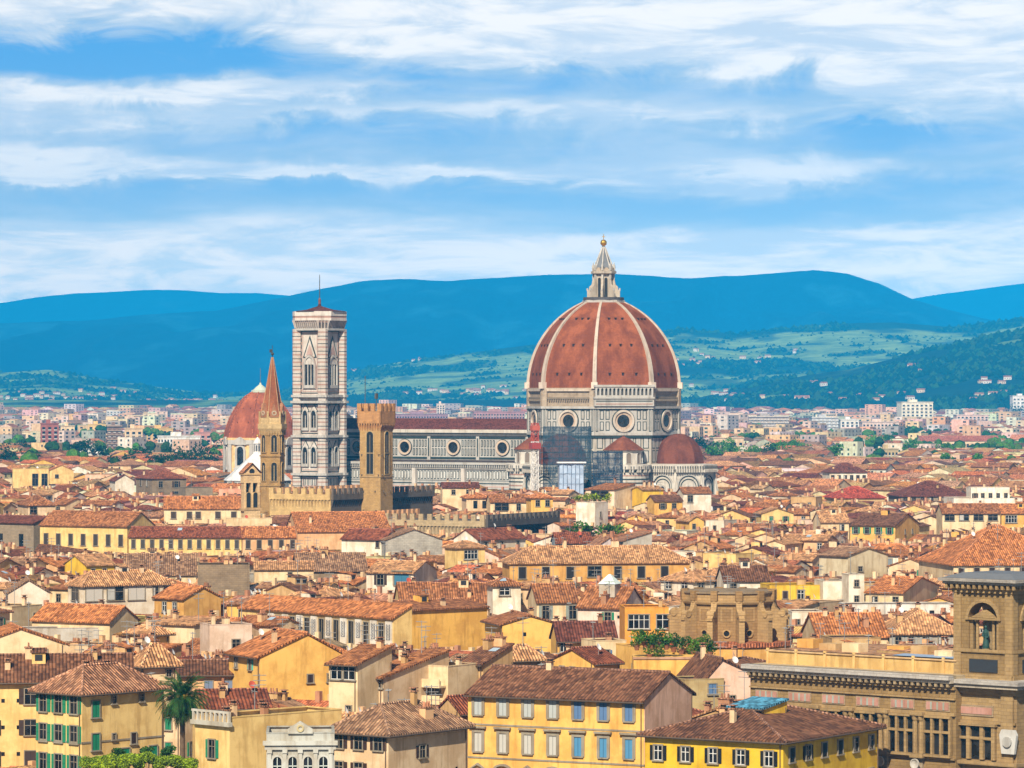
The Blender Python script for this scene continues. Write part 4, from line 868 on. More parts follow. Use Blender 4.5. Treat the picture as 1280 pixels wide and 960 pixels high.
def house(name, C, th, lu, lv, h, roof, rh, wall, rt, label, cat='house', wins=(), chim=2, near=False, r=.5, hb=None, m='plaster', par=.9, extras=1, group=None, z0=0, seed=0, trim=None):
    rnd = random.Random(seed or zlib.crc32(label.encode()) % 9999)
    T = empty(name, (C[0], C[1], z0), th, label, cat, group)
    b = MB(); walls(b, lu, lv, h, roof, rh, wall, r, hb, m, par)
    if trim:
        for z in trim: b.box(-.08, lu+.08, -.08, .02, z, z+.22, 'plaster', STONE_FR); b.box(-.08, .02, -.08, lv+.08, z, z+.22, 'plaster', STONE_FR)
    if near and roof != 'flat':  # downpipes at the corners
        for x, y in ((-.12, .35), (lu-.4, -.12)): b.tube((x, y, 0), (x, y, h-.2), .07, 'paint', (.14, .09, .06), 5)
    b.build('wall', T); P = roof_polys(lu, lv, h, roof, rh, r, hb, ov=.7 if near else .5)
    if P:
        b = MB(); slab(b, P, 'tile', rt)
        tops = max(p[2] for q in P for p in q)
        seen = set()
        for q in P:
            for i in range(len(q)):
                p1, p2 = q[i], q[(i+1) % len(q)]; k = frozenset((tuple(np.round(p1, 2)), tuple(np.round(p2, 2))))
                if k in seen and roof in ('u', 'v', 'hip'): b.tube((p1[0], p1[1], p1[2]+.16), (p2[0], p2[1], p2[2]+.16), .17, 'tile', tuple(min(1, c*1.25+.05) for c in rt), 5)
                seen.add(k)
        if near:   # gutter and rafter ends under the eaves
            for q in P:
                zs_ = sorted(q, key=lambda p: p[2]); a_, c_ = zs_[0], zs_[1]
                if abs(a_[2]-c_[2]) < .01: b.tube((a_[0], a_[1], a_[2]-.12), (c_[0], c_[1], c_[2]-.12), .11, 'paint', (.10, .07, .05), 5)
        ro = b.build('roof', T)
    else: ro = T
    for k in range(chim):
        x, y = lu*rnd.uniform(.12, .88), lv*rnd.uniform(.12, .88); z = (roof_h(P, x, y) if P else h)
        put('chimney', cached(('chimney', kk := rnd.choice((0, 0, 1, 2)), tt := rnd.choice((WALL['tan'], WALL['peach'], (.45, .24, .14), WALL['beige'], WALL['beige']))), chimney_mesh(kk, tt)), ro if P else T, (x, y, z), rnd.choice((0, math.pi/2)))
    for k in range(extras):
        x, y = lu*rnd.uniform(.15, .85), lv*rnd.uniform(.15, .85); z = (roof_h(P, x, y) if P else h); q = rnd.random()
        if q < .35: put('satellite_dish', cached(('satellite_dish', tt := rnd.choice(((.8, .8, .78), (.8, .8, .78), (.5, .09, .05)))), dish_mesh(tt)), ro if P else T, (x, y, z))
        elif q < .75: put('aerial', cached(('aerial', kk := rnd.choice((0, 1))), aerial_mesh(kk)), ro if P else T, (x, y, z), rnd.uniform(0, 3))
        elif q < .88 and P and lu > 6 and lv > 6:
            x, y = lu*rnd.uniform(.3, .6), lv*rnd.uniform(.3, .6); z = roof_h(P, x, y); w = MB(); w.box(-.9, .9, -.8, 1.2, -.9, 1.15, 'plaster', wall); w.poly([(-1.1, -1.05, 1.2), (1.1, -1.05, 1.2), (1.1, 1.4, 1.75), (-1.1, 1.4, 1.75)], 'tile', rt); w.box(-.5, .5, -.86, -.8, .15, .95, 'paint', (.03, .03, .035)); w.box(-.86, -.8, -.5, .7, .15, .95, 'paint', (.03, .03, .035))
            o_ = w.build('dormer', ro); o_.location = (x, y, z)
        elif P and near is not None:
            p = P[0]; e = .6; x, y = lu*rnd.uniform(.3, .7), lv*rnd.uniform(.3, .7); pts = [(x+dx*e, y+dy*e, (roof_h(P, x+dx*e, y+dy*e) or 0)+.22) for dx, dy in ((-1, -1), (1, -1), (1, 1), (-1, 1))]
            w = MB(); w.poly(pts, 'paint', (.35, .45, .55)); w.build('skylight', ro)
    for f, cols, rows, w, hh, off, dz, style, col in wins:
        L_ = lu if f in 'FB' else lv
        if isinstance(cols, int): cols = [(k+.5)/cols for k in range(cols)]
        for j in range(rows):
            for c in cols:
                st_ = style
                if name == 'house' and style in ('shut', 'closed', 'plain'):
                    q_ = rnd.random()
                    if q_ < .06: continue
                    if q_ < .38: st_ = rnd.choice(('shut', 'closed', 'plain', 'curtain'))
                a = c*L_; a = L_-a if f in 'L' else a
                z = h-off-hh-j*dz
                if z > .5: add_window(T, f, lu, lv, a, z, w, hh, st_, col, near)
    OCC.append(foot(C, th, lu, lv, .4)); return T
HAND = []
def B(label, cx, cy, h, th, xb=None, xa=None, lu=None, lv=None, roof='v', rh=2.2, wall='cream', rt='russet', wins=None, vb=None, name='house', cat='house', **kw):
    "a house from its near corner (cx, cy = eaves at that corner in the photo), its eaves height and how far each face reaches"
    t = R(th); d = PD(cy, h); C = (WX(cx, d), d)
    if lu is None: lu = ((xb-640)*C[1]-F*C[0])/(F*math.cos(t)-(xb-640)*math.sin(t))
    if lv is None: lv = ((xa-640)*C[1]-F*C[0])/(-F*math.sin(t)-(xa-640)*math.cos(t))
    lu = max(3, min(lu, 60)); lv = max(3, min(lv, 60)); wc = WALL[wall] if isinstance(wall, str) else wall
    near = d < 640; rnd = random.Random(len(label)*7+cx)
    if wins is None:
        st = rnd.choice(('shut', 'plain', 'shut', 'closed', 'white')); col = rnd.choice((GREEN, BROWN, GREYB, BROWN)); wins = []
        if lu*math.cos(t) > 3: wins.append(('F', max(1, int(lu/3.2)), 2, .95, 1.5, 1.0, 3.2, st, col))
        if lv*math.sin(t) > 3: wins.append(('L', max(1, int(lv/3.2)), 2, .95, 1.5, 1.0, 3.2, st, col))
    T = house(name, C, t, lu, lv, h, roof, rh, wc, ROOF[rt] if isinstance(rt, str) else rt, label, cat, wins, near=near, **kw)
    p = foot(C, t, lu, lv); pxs = [640+F*q[0]/q[1] for q in p]; VIS.append((min(pxs), max(pxs), d, vb if vb else cy+16)); HAND.append((T, label)); return T

Lf, Ff = 'L', 'F'
# ---- foreground
T = B('pale yellow palazzo with green shutters, left of the palm', 102.5, 864, 19, 48, xb=205, xa=45, roof='hip', rh=2.6, wall='straw', rt='pinkish', vb=960, name='palazzo', cat='palazzo', chim=4,
  wins=[(Lf, 3, 3, 1.25, 2.1, .7, 3.6, 'shut', GREEN), (Ff, [.16], 4, 1.2, 2.0, 1.3, 4.0, 'closed', GREEN), (Ff, [.38, .72], 1, .6, .9, .9, 4, 'plain', BROWN), (Ff, [.62], 1, .8, 1.3, 5.6, 4, 'closed', BROWN), (Ff, [.52, .86], 2, 1.3, 1.6, 7.4, 4.0, 'closed', GREEN), (Ff, [.38], 3, .5, .7, 5.5, 3.3, 'plain', BROWN)], trim=[12.6])
B('long yellow house with brown shutters at the left edge', -25, 850, 17.5, 7, xb=166, lv=11, roof='u', rh=2.8, wall='straw', rt='brown', vb=960, chim=3, wins=[(Ff, [.33, .06], 4, 1.5, 2.0, 1.2, 4.1, 'shut', BROWN), (Ff, [.25, .15], 4, .45, .5, 2.5, 3.5, 'dark', BROWN)])
T = B('plain cream villa with a stone balustrade on its flat roof', 287, 903, 17, 44, xb=427, xa=244, roof='flat', par=.5, wall='straw', vb=960, chim=3, name='villa', cat='villa', wins=[(Lf, [.5], 3, 1.1, 2.1, 2.2, 3.9, 'shut', GREEN)])
b = MB(); b.box(-.5, .1, -.4, 6.6, 16.5, 17.0, 'plaster', (.5, .47, .4)); b.box(-.4, -.1, -.3, 6.5, 18.0, 18.25, 'plaster', (.55, .52, .46)); 
for k in range(9):
    y = -.2+k*.8; b.box(-.42, -.1, y-.12, y+.12, 17.0, 18.0, 'plaster', (.55, .52, .46))
b.build('balustrade', T)
# white palazzina with arched windows
T = B('white classical palazzina with arched windows and small pediment', 333, 927, 16, 3, xb=418, lv=9, roof='flat', par=.9, wall=(.46, .46, .42), vb=960, chim=0, extras=0, name='palazzina', cat='palazzo', wins=[])
lu = 7.6; WC = (.54, .54, .50)
b = MB(); b.box(-.4, lu+.4, 0, .55, 15.6, 16.1, 'plaster', WC, WF); b.box(-.2, lu+.2, 0, .3, 15.1, 15.6, 'plaster', (.5, .5, .47), WF); b.extr([(2.4, 16.9), (5.2, 16.9), (5.2, 17.4), (3.8, 18.3), (2.4, 17.4)], -.4, .3, 'plaster', WC, WF, back=True); b.ring(circ(.42, 3.8, 17.5, 12), circ(.22, 3.8, 17.5, 12), .3, .42, 'plaster', (.6, .52, .3), WF)
for k in range(5): x = .35+k*(lu-.7)/4; b.box(x-.2, x+.2, 0, .2, 8, 15.1, 'plaster', WC, WF); b.box(x-.28, x+.28, 0, .3, 14.7, 15.1, 'plaster', WC, WF)
b.build('cornice', T)
for k in range(4):
    x = .35+(k+.5)*(lu-.7)/4; w = MB(); w.extr(arch(.95, 2.9, x, 11.4), 0, .05, 'glass', fr=WF); w.ring(arch(1.35, 3.2, x, 11.3), arch(.95, 2.9, x, 11.4), 0, .2, 'plaster', (.55, .55, .52), WF); w.box(x-.04, x+.04, .05, .1, 11.4, 14.2, 'paint', (.6, .66, .62), WF); w.box(x-.5, x+.5, .05, .1, 13.2, 13.3, 'paint', (.6, .66, .62), WF); w.build('arched_window', T)
B('cream house with brown shutters and hipped roof, left of the big yellow palazzo', 485.5, 915, 16, 54, xb=584, xa=412, roof='hip', rh=2.6, wall='beige', rt='dusty', vb=960, chim=2, wins=[(Lf, 3, 3, 1.15, 1.5, .7, 3.1, 'shut', BROWN), (Ff, [.42], 3, 1.1, 1.4, 2.0, 3.3, 'shut', BROWN), (Ff, [.86, .7], 2, .35, .4, 5.0, 3.3, 'dark', BROWN)])
T = B('big yellow palazzo with grey stone window frames and blue shutters', 805, 874.5, 18, 62, xa=585, lu=13.6, roof='v', rh=2.8, wall=(.84, .50, .13), rt='brown', vb=960, chim=1, extras=0, name='palazzo', cat='palazzo', trim=[14.0, 9.9],
  wins=[(Lf, [(k+.42)/7 for k in range(4)], 1, 1.05, 2.1, .6, 4, 'boxed', (.42, .44, .43)), (Lf, [(k+.42)/7 for k in range(4, 7)], 1, 1.05, 2.1, .6, 4, 'boxed', BLUE), (Lf, [(k+.42)/7 for k in range(4)], 1, 1.0, 2.35, 4.9, 4, 'boxed', (.5, .48, .44)), (Lf, [(k+.42)/7 for k in range(4, 7)], 1, 1.0, 2.35, 4.9, 4, 'boxed', (.08, .24, .42)), (Lf, [(k+.42)/7 for k in (0, 2, 4, 6)], 1, 1.1, 2.2, 9.9, 4, 'pedi', BROWN), (Lf, [(k+.42)/7 for k in (1, 3, 5)], 1, 1.1, 2.2, 9.9, 4, 'pediarc', BROWN)])
pg = MB(); f = Fr((0, 0, 0), (1, 0, 0), (0, -1, 0)); pg.extr([(.05, 0), (13.55, 0), (13.55, 17.95), (6.8, 20.7), (.05, 17.95)], .0, .06, 'plaster', (.86, .56, .42), f); pg.build('gable_wall', T)
T = B('bright yellow house with black shutters and a wide hipped roof', 979, 925.6, 16, 58, xb=1098, xa=806, roof='hip', rh=2.6, wall=(.70, .46, .03), rt='brown', vb=960, chim=2, extras=0,
  wins=[(Lf, 5, 2, 1.05, 1.7, 1.3, 3.9, 'shutw', BLACK), (Ff, 6, 2, 1.15, 1.6, 1.0, 3.9, 'closed', BLACK)])
T = B('small yellow roof house under blue glass panels', 955, 885, 18.8, 50, lu=4.5, xa=914, roof='su', rh=.7, wall='lemon', rt=(.10, .32, .50), vb=899, chim=0, extras=0, wins=[])
# ---- second rank
B('small cream tower house with a pointed tiled roof', 180, 827, 19, 28, xb=221, xa=166, roof='hip', rh=2.1, wall='cream', rt='tan', vb=850, chim=0, wins=[(Ff, [.75], 1, .7, .9, 1.2, 3, 'plain', BROWN)])
B('low beige house with blue-grey shutters, right of the palm', 222, 842, 16, 5, xb=324, lv=9, roof='u', rh=1.4, wall='peach', rt='brown', vb=874, chim=1, wins=[(Ff, [.38, .62, .92], 2, 1.1, 1.7, 1.0, 3.2, 'closed', (.16, .2, .3)), (Ff, [.12], 1, .9, 1.0, 1.4, 3, 'plain', BROWN)])
B('low dark red roof between the palm and the plain cream villa', 252, 884, 15.5, 12, xb=338, lv=9, roof='u', rh=1.7, wall='straw', rt='darkred', vb=893, chim=2, wins=[])
T = B('tall golden gable house with aqua shutters under its left eave', 325, 820, 19, 27, xb=429, lv=11, roof='v', rh=2.9, r=.56, wall='yellow', rt='orange', vb=875, chim=1, wins=[(Ff, [.60, .84], 1, .8, 1.1, 2.8, 3, 'plain', BROWN), (Lf, [.25, .7], 1, .9, 1.4, .7, 3, 'shut', AQUA)])
B('cream house with a row of brown framed windows under its sloping roof', 447, 830, 20, 58, xa=411, lu=8, roof='su', rh=1.9, wall='cream', rt='russet', vb=885, chim=1, wins=[(Lf, [.3, .7], 1, 1.9, 1.8, .3, 3, 'white', BROWN), (Lf, [.7], 1, .8, 1.4, 5.5, 3, 'plain', BROWN)])
B('white house with a long peach side wall and green shutters', 479, 846.6, 18, 56, xa=448, lu=15, roof='su', rh=2.7, wall='beige', rt='russet', vb=893, chim=2, wins=[(Lf, [.5], 1, 3.6, 1.2, .25, 3, 'white', BROWN), (Lf, [.35], 1, .9, 1.5, 4.2, 3, 'shut', GREEN), (Ff, [.3], 1, .7, .9, 5, 3, 'plain', BROWN)])
T = B('cream house with stepped balconies and glazed verandas', 560, 842, 18, 56, xa=513, lu=7, roof='flat', par=.9, wall='cream', vb=890, chim=1, wins=[(Lf, [.45], 1, 4.2, 1.7, 1.2, 3, 'white', BROWN), (Lf, [.2, .5, .8], 1, 1.0, 1.3, 4.6, 3, 'shut', GREEN)])
b = MB()
for z in (14.2, 16.4): b.box(-1.6, 0, .3, 6.2, z-.25, z, 'plaster', WALL['cream']); b.box(-1.6, -1.45, .3, 6.2, z, z+.9, 'plaster', WALL['cream'])
b.box(-1.9, .0, .2, 6.4, 13.1, 13.25, 'tile', ROOF['tan']); b.build('balcony', T)
B('lilac and beige house with green windows in a dark loggia under its roof', 604, 829, 19, 54, xa=575, xb=641, roof='su', rh=2.2, wall='tan', rt='brown', vb=862, chim=2, wins=[(Lf, [.5], 1, 3.4, 1.7, .3, 3, 'plain', GREEN)])
B('small brown roof wedged beside the left end of the big yellow palazzo', 574, 888, 15.5, 40, lu=6, xa=548, roof='u', rh=1.5, wall='tan', rt='darkred', vb=915, chim=2, wins=[(Lf, [.5], 1, .8, 1.2, .9, 3, 'plain', BROWN)])
B('low house with a tan hipped roof behind the lilac house', 640, 821, 18, 25, lu=4.5, xa=628, roof='hip', rh=1.4, wall='olive', rt='tan', vb=838, chim=0, wins=[])
B('small golden house with a dark red roof behind the big yellow palazzo', 742, 828, 18.5, 38, xa=690, xb=775, roof='u', rh=1.6, wall='yellow', rt='darkred', vb=842, chim=1, wins=[(Lf, [.25, .5], 1, .9, 1.3, .9, 3, 'closed', BLUE)])
T = B('yellow terrace house carrying a roof garden', 836, 822, 18, 22, xa=770, lu=6, roof='flat', par=.8, wall='yellow', vb=870, chim=1, wins=[(Lf, [.35], 1, .9, 1.3, 1.7, 3, 'closed', (.3, .32, .36))])
B('dark awning house below the roof garden with a blue window', 856, 852, 16.5, 20, xb=905, lv=6, roof='flat', par=.2, wall='olive', vb=868, chim=0, wins=[(Ff, [.7], 1, 1.1, 1.4, .4, 3, 'closed', BLUE)])
B('pink house with a sloping gable beside the library', 884, 846, 17, 14, xb=947, lv=12, roof='v', rh=2.3, r=.3, wall='pink', rt='brown', vb=882, chim=1, wins=[(Ff, [.5, .95], 1, .7, 1.3, 2.6, 3, 'plain', BROWN)])
T = B('long loggia palace with dark windows between painted panels', 492, 772, 18, 40, xa=300, lu=3.9, roof='sv' if 0 else 'su', rh=1.9, wall='straw', rt='orange', vb=800, chim=0, extras=0, name='palazzo', cat='palazzo', wins=[])
lv = 39.5; b = MB(); fl = Fr((0, lv, 0), (0, -1, 0), (-1, 0, 0))
b.box(-.3, lv, 0, 1.2, 12.4, 13.0, 'plaster', WALL['cream'], fl); b.box(-.3, lv, 0, .5, 11.2, 12.4, 'plaster', WALL['straw'], fl); b.build('ledge', T)
for k in range(9):
    a = 3.5+k*4.1; w = MB(); w.box(a-.65, a+.65, 0, .06, 13.2, 16.9, 'glass', fr=fl); w.ring([(a-.85, 13), (a+.85, 13), (a+.85, 17.1), (a-.85, 17.1)], [(a-.65, 13.2), (a+.65, 13.2), (a+.65, 16.9), (a-.65, 16.9)], 0, .2, 'plaster', STONE_FR, fl); w.box(a-.04, a+.04, .06, .1, 13.2, 16.9, 'paint', (.3, .24, .16), fl); w.build('window', T)
    p = MB(); a += 2.05; p.box(a-.85, a+.85, 0, .25, 13.0, 17.3, 'plaster', (.72, .68, .62), fl); p.box(a-.55, a+.55, .25, .28, 14.2, 16.8, 'plaster', (.22, .22, .24), fl)
    for q in range(5): p.ring(circ(.32, a, 14.6+q*.48, 8), circ(.18, a, 14.6+q*.48, 8), .28, .31, 'plaster', (.62, .6, .56), fl)
    p.build('painted_panel', T)
B('long golden blank-walled house right of the loggia palace', 495, 763, 18.2, 38, xb=609, lv=14, roof='u', rh=1.0, r=.5, hb=17, wall=(.80, .46, .10), rt='russet', vb=815, chim=2, wins=[])
B('golden gable house with one tiny black window', 628, 780, 18, 14, xb=697, lv=12, roof='v', rh=1.3, wall=(.82, .50, .13), rt='russet', vb=818, chim=1, wins=[(Ff, [.4], 1, .55, .6, 1.4, 3, 'dark', BROWN)])
B('wine-tiled low house left of the roof garden', 697, 799, 17, 6, xb=771, lv=9, roof='u', rh=2.3, wall='yellow', rt='wine', vb=815, chim=1, wins=[(Ff, [.1], 1, 1.0, 1.5, .5, 3, 'white', BROWN)])
B('small flat cream penthouse left of the roof garden', 745, 806, 18.3, 20, xb=783, lv=6, roof='flat', par=.5, wall='cream', vb=816, chim=1, wins=[(Ff, [.35], 1, .8, 1.0, .8, 3, 'closed', BLUE)])
B('orange house with white many-paned windows', 781, 763, 19.7, 4, xb=836, lv=9, roof='flat', par=.4, wall='orange', vb=795, chim=1, wins=[(Ff, [.32], 1, 3.4, 2.3, .7, 3, 'white', BROWN), (Ff, [.86], 1, 2.0, 2.3, .7, 3, 'white', BROWN)])
T = B('pinkish house with a grey gable and a glass roof lantern', 778, 759, 19.5, 68, xa=722, xb=805, roof='v', rh=3.0, wall=(.78, .62, .52), rt='russet', vb=790, chim=2, wins=[(Lf, [.22], 1, 1.0, 1.3, .9, 3, 'closed', (.3, .14, .3)), (Lf, [.68], 1, 1.1, 1.8, .9, 3, 'shut', GREEN), (Lf, [.92], 1, .5, .5, 1.4, 3, 'dark', BROWN)])
b = MB(); b.box(2.2, 5.0, 2.2, 5.0, 21, 23.2, 'plaster', (.5, .45, .38)); b.lathe([(2.2, 23.2), (.2, 24.8)], 4, 'paint', (.66, .76, .72), c=(3.6, 3.6), ph=45); b.build('roof_lantern', T)
B('cream house with grey-green shutters left of the glass roof lantern', 671, 751.5, 19, 8, xb=722, lv=11, roof='u', rh=2.6, wall='cream', rt='russet', vb=780, chim=1, wins=[(Ff, [.22, .88], 1, 1.2, 2.3, .8, 3, 'shut', (.24, .27, .24))])
B('pale turret house with a blue window and small hipped roof', 616, 731, 21, 12, xb=651, lv=5, roof='hip', rh=1.0, wall=(.82, .74, .60), rt='russet', vb=760, chim=0, wins=[(Ff, [.42], 1, 1.8, 1.3, .6, 3, 'white', BLUE)])
B('cream house with a striped roof and grey shutters left of the pale turret', 543, 752, 17, 5, xb=615, lv=10, roof='u', rh=3.0, wall='cream', rt='russet', vb=766, chim=1, wins=[(Ff, [.15, .6], 1, 1.0, 1.5, .7, 3, 'shut', GREYB)])
B('pale yellow house with a striped roof beside a glass dome', 500, 750, 17.3, 7, xb=542, lv=10, roof='u', rh=2.8, wall='straw', rt='russet', vb=766, chim=1, wins=[(Ff, [.8], 1, 1.0, 1.4, .7, 3, 'shut', GREYB)])
# ---- middle
B('white loggia house with open painted bays, tiled hipped roof', 104, 731, 19, 32, xb=214, xa=85, roof='hip', rh=2.2, wall=(.78, .68, .54), rt='tan', vb=768, chim=1, wins=[(Ff, [.12, .36, .6], 1, 3.4, 2.6, .5, 3, 'closed', (.55, .50, .44)), (Ff, [.82, .94], 1, 1.1, 2.2, .8, 3, 'plain', BROWN), (Lf, [.5], 1, 3.0, 2.6, .5, 3, 'plain', BROWN)])
B('long low house with an orange roof below the white loggia house', 137, 777, 15.5, 62, xa=40, lu=9, roof='v', rh=2.4, wall='cream', rt='orange', vb=788, chim=2, wins=[])
B('long weathered grey-white wall building near the left edge', 12, 788, 14, 6, xb=143, lv=5, roof='flat', par=.3, wall=(.55, .50, .44), vb=803, chim=0, wins=[])
B('big cream gable house with a small grey window at the left edge', -30, 806, 16.5, 14, xb=81, lv=13, roof='v', rh=2.4, wall='cream', rt='orange', vb=842, chim=1, wins=[(Ff, [.76], 1, 1.1, .8, .9, 3, 'closed', GREY)])
B('orange gable house with yellow columns on its left face', 230, 748, 18, 44, xa=193, xb=276, roof='v', rh=1.9, wall='ochre', rt='orange', vb=772, chim=1, wins=[(Lf, [.35, .7], 1, 1.1, 1.9, .8, 3, 'white', BROWN)])
B('small flat house with an orange wall above the pointed tower house', 188, 791, 18, 40, xa=161, xb=212, roof='hip', rh=.9, wall='yellow', rt='tan', vb=806, chim=1, wins=[(Lf, [.7], 1, .8, .9, .9, 3, 'shut', GREEN)])
B('rough grey-brown stone block with bare walls', 247, 708, 19, 4, xb=312, lv=9, roof='flat', par=.3, wall='brown', m='stone', vb=745, chim=2, extras=1, wins=[])
B('acid yellow house with plants on its left side', 107, 706, 18, 38, xa=81, xb=143, roof='u', rh=1.9, wall='lemon', rt='tan', vb=721, chim=1, wins=[(Ff, [.25, .65], 1, .9, 1.2, .9, 3, 'plain', BROWN)])
B('pinkish plain house with one grey window, left of the tall golden gable', 262, 784, 19, 20, xb=315, xa=250, roof='flat', par=.3, wall=(.76, .58, .46), vb=822, chim=2, wins=[(Ff, [.62], 1, 1.2, 1.5, 2.0, 3, 'plain', BROWN)])
B('house with a wide tan-brown roof and shaded walls', 372, 713, 16, 8, xb=459, lv=14, roof='u', rh=3.4, wall='brown', rt='dusty', vb=722, chim=2, wins=[])
B('long cream house with a low orange roof above the loggia palace', 318, 711, 17, 5, xb=392, lv=7, roof='u', rh=1.3, wall='cream', rt='tan', vb=728, chim=1, wins=[(Ff, [.6], 1, .8, 1.2, .8, 3, 'plain', BROWN)])
B('white house with a bright blue window panel and shutters', 517, 716, 18, 72, xa=458, xb=546, roof='v', rh=2.0, wall=(.80, .70, .58), rt='tan', vb=742, chim=1, wins=[(Lf, [.3], 1, 1.4, 2.1, .5, 3, 'shut', BROWN), (Lf, [.75], 1, 3.2, 2.3, .3, 3, 'boxed', (.04, .16, .26))])
B('small yellow house with a broad window and flat tiled roof', 571, 684, 21, 27, xa=556, xb=606, roof='hip', rh=1.1, wall='straw', rt='tan', vb=706, chim=0, wins=[(Ff, [.5], 1, 3.2, 2.0, .7, 3, 'white', BROWN)])
B('white house below the battlements with dark red roof', 480, 674, 19, 60, xa=427, lu=8, roof='v', rh=2.2, wall=(.84, .76, .62), rt='darkred', vb=697, chim=2, wins=[(Lf, [.35, .85], 1, .9, 1.6, .5, 3, 'plain', BROWN)])
B('rough grey stone gable beside the white house', 482, 675, 19, 12, xb=553, lv=12, roof='v', rh=2.6, wall='grey', m='stone', rt='dusty', vb=694, chim=2, wins=[])
B('very long ochre house with seven dark windows and orange roof', 637, 703, 20, 8, xb=862, lv=11, roof='hip', rh=3.0, wall='ochre', rt='tan', vb=728, chim=5, extras=2, name='palazzo', cat='palazzo', wins=[(Ff, [.07, .2, .335, .6, .73, .86], 1, 1.5, 2.4, 1.0, 3, 'closed', (.018, .010, .008)), (Ff, [.47], 1, 2.8, 2.2, .9, 3, 'plain', BROWN)])
B('white glazed top-floor house right of the long ochre house', 866, 726, 18, 42, xa=826, xb=906, roof='hip', rh=2.0, wall='white', rt='tan', vb=745, chim=2, wins=[(Lf, 2, 1, 1.6, 1.4, .4, 3, 'white', GREYB), (Ff, 2, 1, 1.6, 1.4, .4, 3, 'white', GREYB)])
B('cream house with grey shutters behind the round stone drum', 905, 725, 18.5, 6, xb=962, lv=9, roof='u', rh=2.4, wall='white', rt='brown', vb=742, chim=1, wins=[(Ff, [.2, .75], 1, 1.3, 1.6, .7, 3, 'shut', GREY)])
B('bright yellow low house right of the round stone drum', 962, 734, 18, 8, xb=1027, lv=9, roof='flat', par=.3, wall='lemon', vb=750, chim=1, wins=[(Ff, [.3], 1, .9, 1.4, .8, 3, 'plain', BROWN), (Ff, [.6], 1, 1.3, 1.8, .6, 3, 'white', BROWN)])
B('white house with a small dark-windowed tower', 1029, 728, 19, 8, xb=1060, lv=8, roof='flat', par=.2, wall='white', vb=752, chim=1, wins=[(Ff, [.5], 1, 1.3, 1.2, 2.2, 3, 'plain', BROWN)])
B('slim white tower house joined to the low white house', 1061, 720, 20.5, 8, xb=1077, lv=6, roof='flat', par=.2, wall='white', vb=752, chim=0, wins=[(Ff, [.5], 2, .8, 1.2, .8, 3, 'plain', BROWN)])
B('cream house with bright orange roof and green shutters, left of library tower', 1129, 741, 18, 70, xa=1082, xb=1174, roof='v', rh=2.2, wall='cream', rt='orange', vb=757, chim=2, wins=[(Lf, [.25, .8], 1, 1.0, 1.4, .8, 3, 'closed', GREEN)])
B('tall bare cream gable wall with a grey flank', 1060, 695, 20, 40, xa=1024, xb=1110, roof='v', rh=1.6, wall=(.66, .56, .38), rt='dusty', vb=722, chim=1, wins=[(Ff, [.3], 1, 1.2, 1.0, 2.4, 3, 'plain', BROWN)])
B('huge orange tiled roof at the right edge', 1192, 705, 20, 10, xb=1345, lv=26, roof='hip', rh=7.4, wall='cream', rt='orange', vb=716, chim=3, extras=3, name='palazzo', cat='palazzo', wins=[(Ff, 8, 1, 1.1, 1.4, .8, 3, 'closed', BROWN)])
B('small gabled house with glazed front, left one of a pair', 1163, 706, 18.6, 8, xb=1188, lv=9, roof='u', rh=1.3, wall='cream', rt='russet', vb=722, chim=1, wins=[(Ff, [.5], 1, 2.8, 1.8, .4, 3, 'white', BROWN)])
B('small gabled house with glazed front, under the huge orange roof', 1190, 708, 18.6, 8, xb=1222, lv=8, roof='v', rh=1.6, wall='tan', rt='orange', vb=724, chim=1, wins=[(Ff, [.5], 1, 3.4, 1.6, .4, 3, 'white', BROWN)])
B('long low white building with a row of small windows', 1056, 758, 16, 4, xb=1192, lv=7, roof='flat', par=.3, wall=(.76, .72, .66), vb=768, chim=0, wins=[(Ff, [.55, .62, .7, .8, .9], 1, .9, .6, .8, 3, 'dark', BROWN)])
B('grey-walled house with a wide tan roof left of the library tower', 1112, 791, 15.5, 4, xb=1202, lv=15, roof='hip', rh=3.4, wall='grey', rt='tan', vb=808, chim=2, wins=[(Ff, [.12, .3, .5, .72], 1, 1.0, 1.6, .7, 3, 'shut', GREY)])
B('low house with a patchy orange-brown roof beyond the library cornice', 1022, 795, 15.5, 6, xb=1110, lv=14, roof='u', rh=3.2, wall='cream', rt='orange', vb=800, chim=3, wins=[])
B('plain tan block on the roofs behind the library', 1040, 800, 17.2, 8, xb=1101, lv=8, roof='flat', par=.2, wall='tan', vb=813, chim=0, extras=0, wins=[])
B('small white flat house right of the round drum', 990, 768, 16, 6, xb=1030, lv=8, roof='flat', par=.4, wall='white', vb=782, chim=0, wins=[(Ff, 3, 1, .8, .9, .9, 3, 'plain', BROWN)])
B('cream house with green shutters, left one of a yellow pair', 1026, 652, 19, 10, xb=1061, lv=9, roof='u', rh=2.6, wall='cream', rt='tan', vb=664, chim=1, wins=[(Ff, [.3, .75], 1, 1.2, 1.8, .8, 3, 'closed', GREEN)])
B('yellow gabled house, right one of a pair with dark windows', 1119, 657, 18, 64, xa=1063, xb=1149, roof='v', rh=3.0, wall='yellow', rt='brown', vb=680, chim=2, wins=[(Lf, 4, 1, 1.2, 1.8, .6, 3, 'shut', GREEN), (Ff, [.4, .7], 2, .7, 1.2, 1.4, 3, 'plain', BROWN)])
B('long cream house with a dark open gallery near the right edge', 1178, 641, 20, 4, xb=1250, lv=10, roof='u', rh=2.4, wall='cream', rt='russet', vb=668, chim=2, wins=[(Ff, 4, 1, 2.8, 1.7, .6, 3, 'plain', BROWN)])
B('yellow house with broad windows at the right edge', 1252, 641, 19.6, 4, xb=1300, lv=10, roof='u', rh=2.4, wall='yellow', rt='orange', vb=660, chim=1, wins=[(Ff, 2, 1, 3.4, 2.2, .8, 3, 'white', BROWN)])
